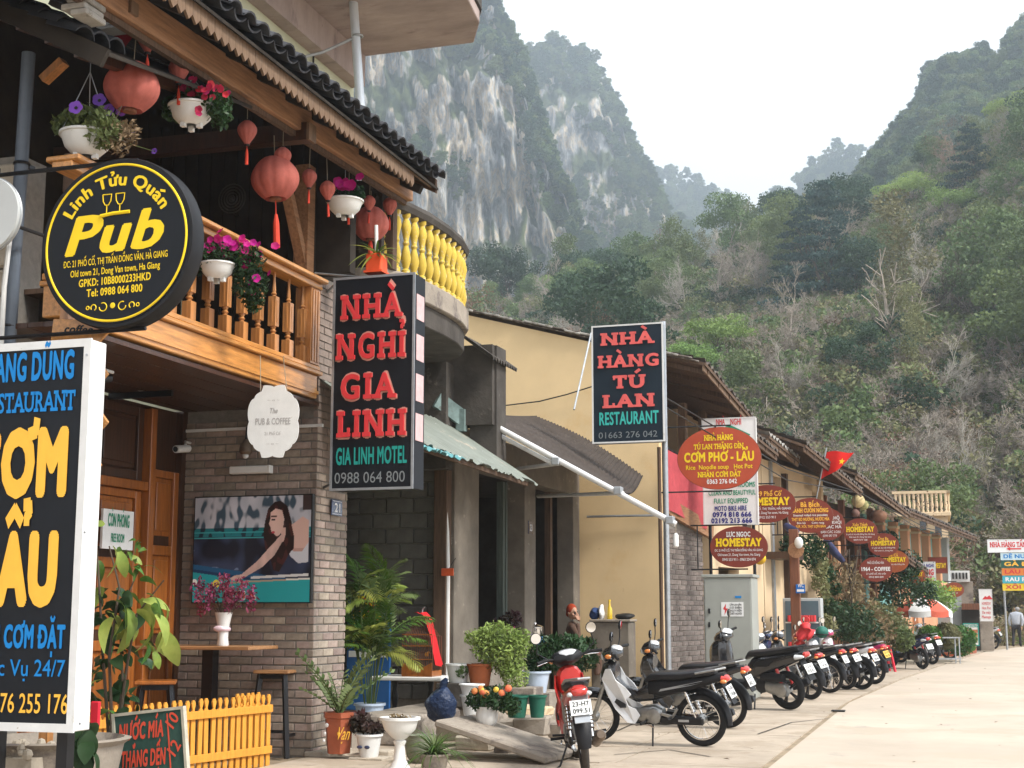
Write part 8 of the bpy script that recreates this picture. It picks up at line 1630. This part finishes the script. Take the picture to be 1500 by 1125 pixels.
# rolled tarpaulins
for (a_,b_,lab)in (((1209,790),(1235,822),'rolled purple-blue tarpaulin hanging under the creeper'),((1151,770),(1168,778),'short rolled blue tarpaulin behind the food board')):p,q_=onF(*a_,.6),onF(*b_,.9);tag(MB().tube([p,p.lerp(q_,.5)+Vector((0,0,-.04)),q_],[.07,.10,.06],10).build('rolled_tarpaulin',mat('purple_blue_tarp',(.035,.04,.10),.6,n=(6,.4)),None,1),lab,'tarpaulin')
# greenery along the fronts
def clump(name,label,px,py,o,rx,rz,n,size,M,cat='plant',seed=1,more=()):
    p=onF(px,py,o);t=thing(name,label,cat,p);foliage(t,[(p.x,p.y,p.z,rx,rz)]+[(p.x+a,p.y+b,p.z+c_,rx*k,rz*k)for a,b,c_,k in more],n,size,M,seed);return t,p
D3=[(.3,.4,-.25,.8),(-.2,-.3,.2,.7),(.1,.9,-.1,.7)]
clump('hanging_creeper','dark creeper trailing under the food boards',1185,808,.5,.45,.40,1500,.05,l_deep,seed=51,more=[(.3,.5,-.45,.6),(.45,.8,-.8,.4),(-.3,-.4,.1,.7)])
clump('pale_creeper','pale yellowish creeper strands hanging beside the dark one',1200,835,.7,.22,.6,700,.045,l_olive,seed=52,more=[(.1,.2,-.5,.6)])
t,p=clump('dry_brown_shrub','tangle of dry brown hanging stems by the timber house door',1232,862,.7,.6,.8,1500,.05,l_dry,seed=53,more=D3);[MB().tube([p+Vector((random.uniform(-.5,.5),random.uniform(-.4,.4),.9)),p+Vector((random.uniform(-.5,.6),random.uniform(-.4,.4),-.2)),p+Vector((random.uniform(-.5,.6),random.uniform(-.4,.4),-1.5))],.012,4).build('stem',b_dark,t)for k in range(16)]
clump('leafy_hedge','low dark green hedge under the dry brown stems',1232,908,1.0,.8,.45,2600,.05,l_deep,'hedge',54,D3);clump('mixed_shrub','mixed green and brown shrub left of the lone scooter',1292,912,1.0,.65,.5,2000,.06,l_olive,'shrub',55,D3)
clump('brown_shrub','twiggy brown shrub right behind the red stool',1268,915,1.1,.5,.7,1300,.05,l_dry,'shrub',56,D3);clump('ivy_mass','dark ivy mass climbing between the oval boards and the parasol',1318,858,.8,.6,.6,2200,.06,l_deep,'ivy',57,[(.2,.6,.6,.7),(-.5,-.6,-.6,.6),(.6,1,-.2,.7)])
clump('yellow_green_vine','yellow-green vine hanging under the small white motel board',1368,870,1.0,.6,.45,1000,.06,l_light,'vine',58,D3);clump('ivy_strip','narrow ivy strip running up between two oval boards',1300,800,.3,.35,.5,600,.06,l_deep,'ivy',59)
for px,py,o,r,lab in ((1205,918,.9,.3,'green shrub next to the cream pilaster'),(1320,936,1.6,.32,'green shrub behind the lone dark scooter'),(1362,932,1.4,.32,'yellowish shrub under the parasol'),(1386,932,1.5,.42,'green shrub right of the parasol'),(1406,938,1.7,.5,'big leafy shrub in the long planter at the end')):clump('street_shrub',lab,px,py,o,r,r*.9,1500,.06,random.choice((l_mid,l_house,l_olive)),'shrub',px)
a,b=atZ(1387,962),atZ(1420,957);t=thing('brick_planter','low reddish planter at the foot of the last shrub','planter',a);MB().beam(a+Vector((0,0,.2)),b+Vector((0,0,.2)),.5,.4).build('trough',m_terra,t,bevel=.02)
# parasol
p=atD(1352,892,43);t=thing('parasol','faded red and white parasol beside the last shopfronts','parasol',(p.x,p.y,0));zt=atD(1345,873,43).z;R_=.80;q1=m_white;q2=mat('faded_orange_red_cloth',(.62,.13,.08),.8,n=(4,.15),trans=.15)
for k in range(8):
    q=MB();q.grid(lambda u,v:(p.x+R_*u*math.cos((k+v)*PI/4+.3),p.y+R_*u*math.sin((k+v)*PI/4+.3),zt-.42*u**1.7-.03*math.sin(PI*v)*u),8,6);q.grid(lambda u,v:(p.x+R_*math.cos((k+v)*PI/4+.3),p.y+R_*math.sin((k+v)*PI/4+.3),zt-.42-.16*u-.03*math.sin(PI*v)),1,6);q.build('canopy_panel',q1 if k%2 else q2,t,'all')
MB().tube([(p.x,p.y,0),(p.x,p.y,zt+.05)],.02).build('pole',m_steel,t);MB().lathe([(.25,0),(.22,.1),(.04,.14)],(p.x,p.y,0),16).build('base',m_conc,t)
# red stool, bucket, rack, helmet, basket
p=atZ(1291,984);t=thing('red_stool','tall red plastic stool by the row of motorbikes','stool',(p.x,p.y,0),.3);mr_=paint('red_plastic',(.70,.03,.06),.4)
o=MB().box((-.22,-.22,.58),(.22,.22,.63)).build('seat',mr_,None,bevel=.01);o.parent=t
for i in (-1,1):
    for j in (-1,1):o=MB().beam((i*.18,j*.18,.585),(i*.27,j*.27,0),.05,.05).build('leg',mr_,None,bevel=.006);o.parent=t
p=atZ(1273,994);t=thing('paint_bucket','white paint bucket with an orange lid on the pavement','bucket',(p.x,p.y,0));MB().lathe([(.17,0),(.20,.36),(.21,.37)],(p.x,p.y,0),22).build('bucket',m_whiteplastic,t,1);MB().lathe([(.215,.372),(.215,.41),(.2,.42)],(p.x,p.y,0),22).build('lid',m_amberp,t,1);MB().lathe([(.186,.12),(.197,.26)],(p.x,p.y,0),22,close=False).build('label_band',m_bluepaint,t)
p=atZ(1385,972);t=thing('steel_rack','bare steel-framed low rack in front of the last motorbikes','rack',(p.x,p.y,0),.3)
for x in (-.35,.35):
    for y in (-.2,.2):o=MB().box((x-.015,y-.015,0),(x+.015,y+.015,.72)).build('leg',m_steel);o.parent=t
for z in (.12,.70):o=MB().box((-.38,-.23,z),(.38,.23,z+.03)).build('shelf',m_steel);o.parent=t
p=onF(1204,926,2.2);t=thing('helmet','green chequered helmet resting on a motorbike seat','helmet',p);MB().ball(p,(.12,.14,.11),16,10).build('shell',mat('green_plaid',(.03,.16,.12),.5,n=(30,.5)),t,1);MB().torus(p-Vector((0,0,.04)),.125,.012).build('rim',m_black,t,1)
p=onF(1180,925,2.0);t=thing('red_bag','bright red bag hanging on the handlebar of a parked motorbike','bag',p);q=MB();q.ball(p,(.15,.10,.16),16,10);q.v=[v+Vector((1,1,1))*(.12*noise.noise(v*8))for v in q.v];q.build('bag',m_redp,t,'all');MB().torus(p+Vector((0,0,.2)),.07,.01,(0,1,0),16,6).build('strap',m_redp,t,1)
# overhead cables along the row
for k,(z,s)in enumerate(((4.75,.25),(4.6,.4))):a=Vector((px_,Y2+.2,z));b=F3(12,.9,4.3);c=F3(28,.9,3.95);tag(MB().tube([a,a.lerp(b,.5)-Vector((0,0,s)),b,b.lerp(c,.5)-Vector((0,0,s)),c],.012,5).build('street_cable',m_wire),('upper' if k==0 else 'lower')+' of two black cables strung along the eaves of the row','cable')
# ---------------------------------------------------------------- people
def skinned(name,V,E,Rr,M,parent,sub=2,root=0):
    me=bpy.data.meshes.new(name);me.from_pydata(V,E,[]);o=bpy.data.objects.new(name,me);COL.objects.link(o)
    sm=o.modifiers.new('s','SKIN');sk=me.skin_vertices[0].data
    for i,r in enumerate(Rr):sk[i].radius=(r if isinstance(r,tuple)else (r,r));sk[i].use_root=(i==root)
    o.modifiers.new('b','SUBSURF').levels=sub;bpy.context.view_layer.update();e=o.evaluated_get(bpy.context.evaluated_depsgraph_get());m2=bpy.data.meshes.new_from_object(e);o.modifiers.clear();o.data=m2;m2.name=name
    m2.materials.clear();m2.materials.append(M);m2.polygons.foreach_set('use_smooth',[True]*len(m2.polygons));o.parent=parent;o.matrix_basis=wm(parent).inverted();return o
m_skin=mat('skin',(.50,.28,.19),.6,n=(6,.12));m_jack=mat('grey_jacket',(.38,.40,.44),.85,n=(6,.2));m_trou=mat('black_trousers',(.02,.02,.025),.85);m_scarf=mat('orange_red_headscarf',(.36,.05,.018),.85,n=(12,.3));m_blouse=mat('brown_blouse',(.12,.07,.05),.85,n=(8,.3));m_hair=mat('grey_hair',(.30,.29,.28),.8)
def headm(t,c,face,s=1.0,scarf=None,hair=None):       # head turned towards `face`
    q0=Vector((0,-1,0)).rotation_difference(Vector(face));m=Matrix.Translation(c)@q0.to_matrix().to_4x4()@Matrix.Scale(s,4);P=lambda *a:m@Vector(a)
    q=MB();q.m=m;q.ball((0,0,0),(.073,.09,.115),20,14);q.v=[v for v in q.v];q.ball((0,-.055,-.06),(.045,.045,.05),14,9);q.ball((0,-.093,-.012),(.013,.02,.026),10,7)
    for k in (-1,1):q.ball((k*.075,.005,-.01),(.012,.022,.03),8,6).ball((k*.04,-.065,-.03),(.025,.02,.022),8,6)
    o=q.build('head',m_skin,t,'all')
    for k in (-1,1):q=MB();q.m=m;q.ball((k*.030,-.084,.012),(.013,.006,.007),8,6);q.build('eye',m_black,o);q=MB();q.m=m;q.ball((k*.030,-.085,.034),(.018,.006,.004),8,5);q.build('eyebrow',m_hair,o)
    q=MB();q.m=m;q.ball((0,-.094,-.058),(.024,.007,.006),10,5);q.build('mouth',mat('lips',(.36,.10,.09),.6),o)
    q=MB();q.m=m;q.ball((0,.022,.035),(.088,.092,.108),18,12);
    if scarf:q.ball((0,.09,-.02),(.05,.05,.06),12,8)
    q.build('headscarf' if scarf else 'hair',scarf or hair,t,'all')
def hand(t,c,d,up,s=1.0,curl=.5):
    d=Vector(d).normalized();up=Vector(up).normalized();sd=d.cross(up).normalized();c=Vector(c);V=[c-d*.04*s,c+d*.04*s];E=[(0,1)];Rr=[(.028*s,.018*s),(.036*s,.016*s)]
    for k in range(4):
        b=len(V);o=sd*(.03-.02*k)*s;L_=(.07,.08,.075,.058)[k]*s;V+=[c+d*.05*s+o,c+d*(.05*s+L_*.5)+o-up*curl*.015*s,c+d*(.05*s+L_*.8)+o-up*curl*.05*s];E+=[(1,b),(b,b+1),(b+1,b+2)];Rr+=[.009*s,.008*s,.0065*s]
    b=len(V);V+=[c+sd*.04*s,c+sd*.055*s+d*.045*s-up*.02*s];E+=[(0,b),(b,b+1)];Rr+=[.010*s,.008*s];return skinned('hand',[tuple(v)for v in V],E,Rr,m_skin,t,1)
# seated woman with a phone
g=atX(838,898,GX+.28);x,y,z=g.x,g.y,g.z;t=thing('person','woman in an orange-red headscarf sitting by the counter with a phone at her ear','person',(x,y,0))
V=[(x-.05,y,z-.62),(x-.03,y,z-.42),(x-.01,y,z-.23),(x,y,z-.13),(x+.06,y-.17,z-.24),(x+.17,y-.20,z-.42),(x+.12,y-.10,z-.16),(x-.04,y+.18,z-.25),(x+.02,y+.22,z-.48),(x+.16,y+.12,z-.56),(x+.25,y-.1,z-.66),(x+.42,y-.1,z-.64),(x+.44,y-.1,z-1.0),(x+.2,y+.12,z-.66),(x+.40,y+.13,z-.64),(x+.42,y+.13,z-1.0)]
skinned('blouse',V,[(0,1),(1,2),(2,3),(2,4),(4,5),(5,6),(2,7),(7,8),(8,9),(0,10),(10,11),(11,12),(0,13),(13,14),(14,15)],[(.15,.12),(.14,.11),(.13,.10),.05,.055,.045,.033,.055,.045,.032,.085,.07,.05,.085,.07,.05],m_blouse,t);headm(t,(x+.01,y-.02,z+.01),(.82,-.55,-.05),1.0,m_scarf)
hand(t,(x+.115,y-.085,z-.10),(-.25,.15,1),(.6,-.7,0),1.0,.7);MB().beam((x+.10,y-.07,z-.085),(x+.055,y-.085,z+.02),.012,.05).build('phone',m_black,t,bevel=.004);hand(t,(x+.17,y+.05,z-.58),(.6,-.8,-.1),(0,0,1));MB().box((x-.25,y-.25,.1),(x+.12,y+.25,z-.74)).build('stool',m_wood_old,t)
# walker, back to the camera
g=atZ(1490,948);x,y=g.x,g.y;sF=Vector((.25,1,0)).normalized();t=thing('person','stooped person in a grey jacket and black trousers walking away up the road','person',(x,y,0));k=1.0
def w(a,f,z):return (x+a*k*.97+f*sF.x*k,y-a*.25*k+f*sF.y*k,z*k)
skinned('trousers',[w(0,0,.86),w(.10,0,.80),w(.11,.10,.46),w(.11,.13,.08),w(.11,.25,.05),w(-.10,0,.80),w(-.11,-.06,.46),w(-.11,-.22,.10),w(-.11,-.10,.05)],[(0,1),(1,2),(2,3),(3,4),(0,5),(5,6),(6,7),(7,8)],[(.15,.11),.095,.065,.05,.04,.095,.065,.05,.04],m_trou,t)
skinned('jacket',[w(0,0,.82),w(0,.04,1.08),w(0,.14,1.34),w(0,.20,1.42),w(.20,.12,1.32),w(.27,.02,1.06),w(.22,.0,.84),w(-.20,.12,1.32),w(-.27,.02,1.06),w(-.22,.0,.84)],[(0,1),(1,2),(2,3),(2,4),(4,5),(5,6),(2,7),(7,8),(8,9)],[(.19,.14),(.19,.14),(.17,.12),.06,.075,.06,.045,.075,.06,.045],m_jack,t)
headm(t,w(0,.25,1.52),(sF.x,sF.y,-.2),.92,None,m_hair);hand(t,w(.22,.0,.78),(0,0,-1),(1,0,0),.95);hand(t,w(-.22,.0,.78),(0,0,-1),(-1,0,0),.95)
q=MB();rs=random.Random(9)
for k in range(70):p=Vector((rs.uniform(-5.5,2.5),rs.uniform(9,40),.02));a=rs.uniform(0,6.28);s=rs.uniform(.01,.035);q.add([p+Vector((s*math.cos(a+b),s*math.sin(a+b)*.6,rs.uniform(0,.012)))for b in (0,1.6,3.1,4.6)],[(0,1,2,3)])
q.build('litter',m_wood_old,None,kind='stuff')['label']='small leaves and scraps scattered on the paving'
p=atZ(1228,1041,.02);tag(MB().box((p.x-.1,p.y-.06,.006),(p.x+.1,p.y+.06,.03)).build('scrap',m_black,None,bevel=.008),'small black scrap lying on the road beside the motorbikes','scrap')
for px,D,M,lab in ((1466,66,l_dry,'dry grassy clump at the foot of the bank beside the left sign post'),(1484,69,l_olive,'olive clump on the bank behind the walking person'),(1506,68,l_light,'fresh green clump on the bank at the right edge')):
    p=atD(px,900,D);p.z=.5;t=thing('bank_shrub',lab,'shrub',p);foliage(t,[(p.x,p.y,.6,1.1,.7),(p.x+.9,p.y+.3,.9,.9,.8),(p.x-.8,p.y,.4,.7,.5)],2200,.06,M,px)
# ---------------------------------------------------------------- the hazy air
hz=MB();hz.box((-1100,-60,-1.2),(1300,1250,330));ho=hz.build('haze',None,None,kind='stuff')
hm=bpy.data.materials.new('haze');hm.use_nodes=True;ht=hm.node_tree
for q in list(ht.nodes):
    if q.type=='BSDF_PRINCIPLED':ht.nodes.remove(q)
vp=ht.nodes.new('ShaderNodeVolumePrincipled');vp.inputs['Color'].default_value=(.82,.91,1.0,1);vp.inputs['Density'].default_value=HAZE;vp.inputs['Anisotropy'].default_value=.68
ht.links.new(vp.outputs[0],ht.nodes['Material Output'].inputs['Volume']);ho.data.materials.append(hm)
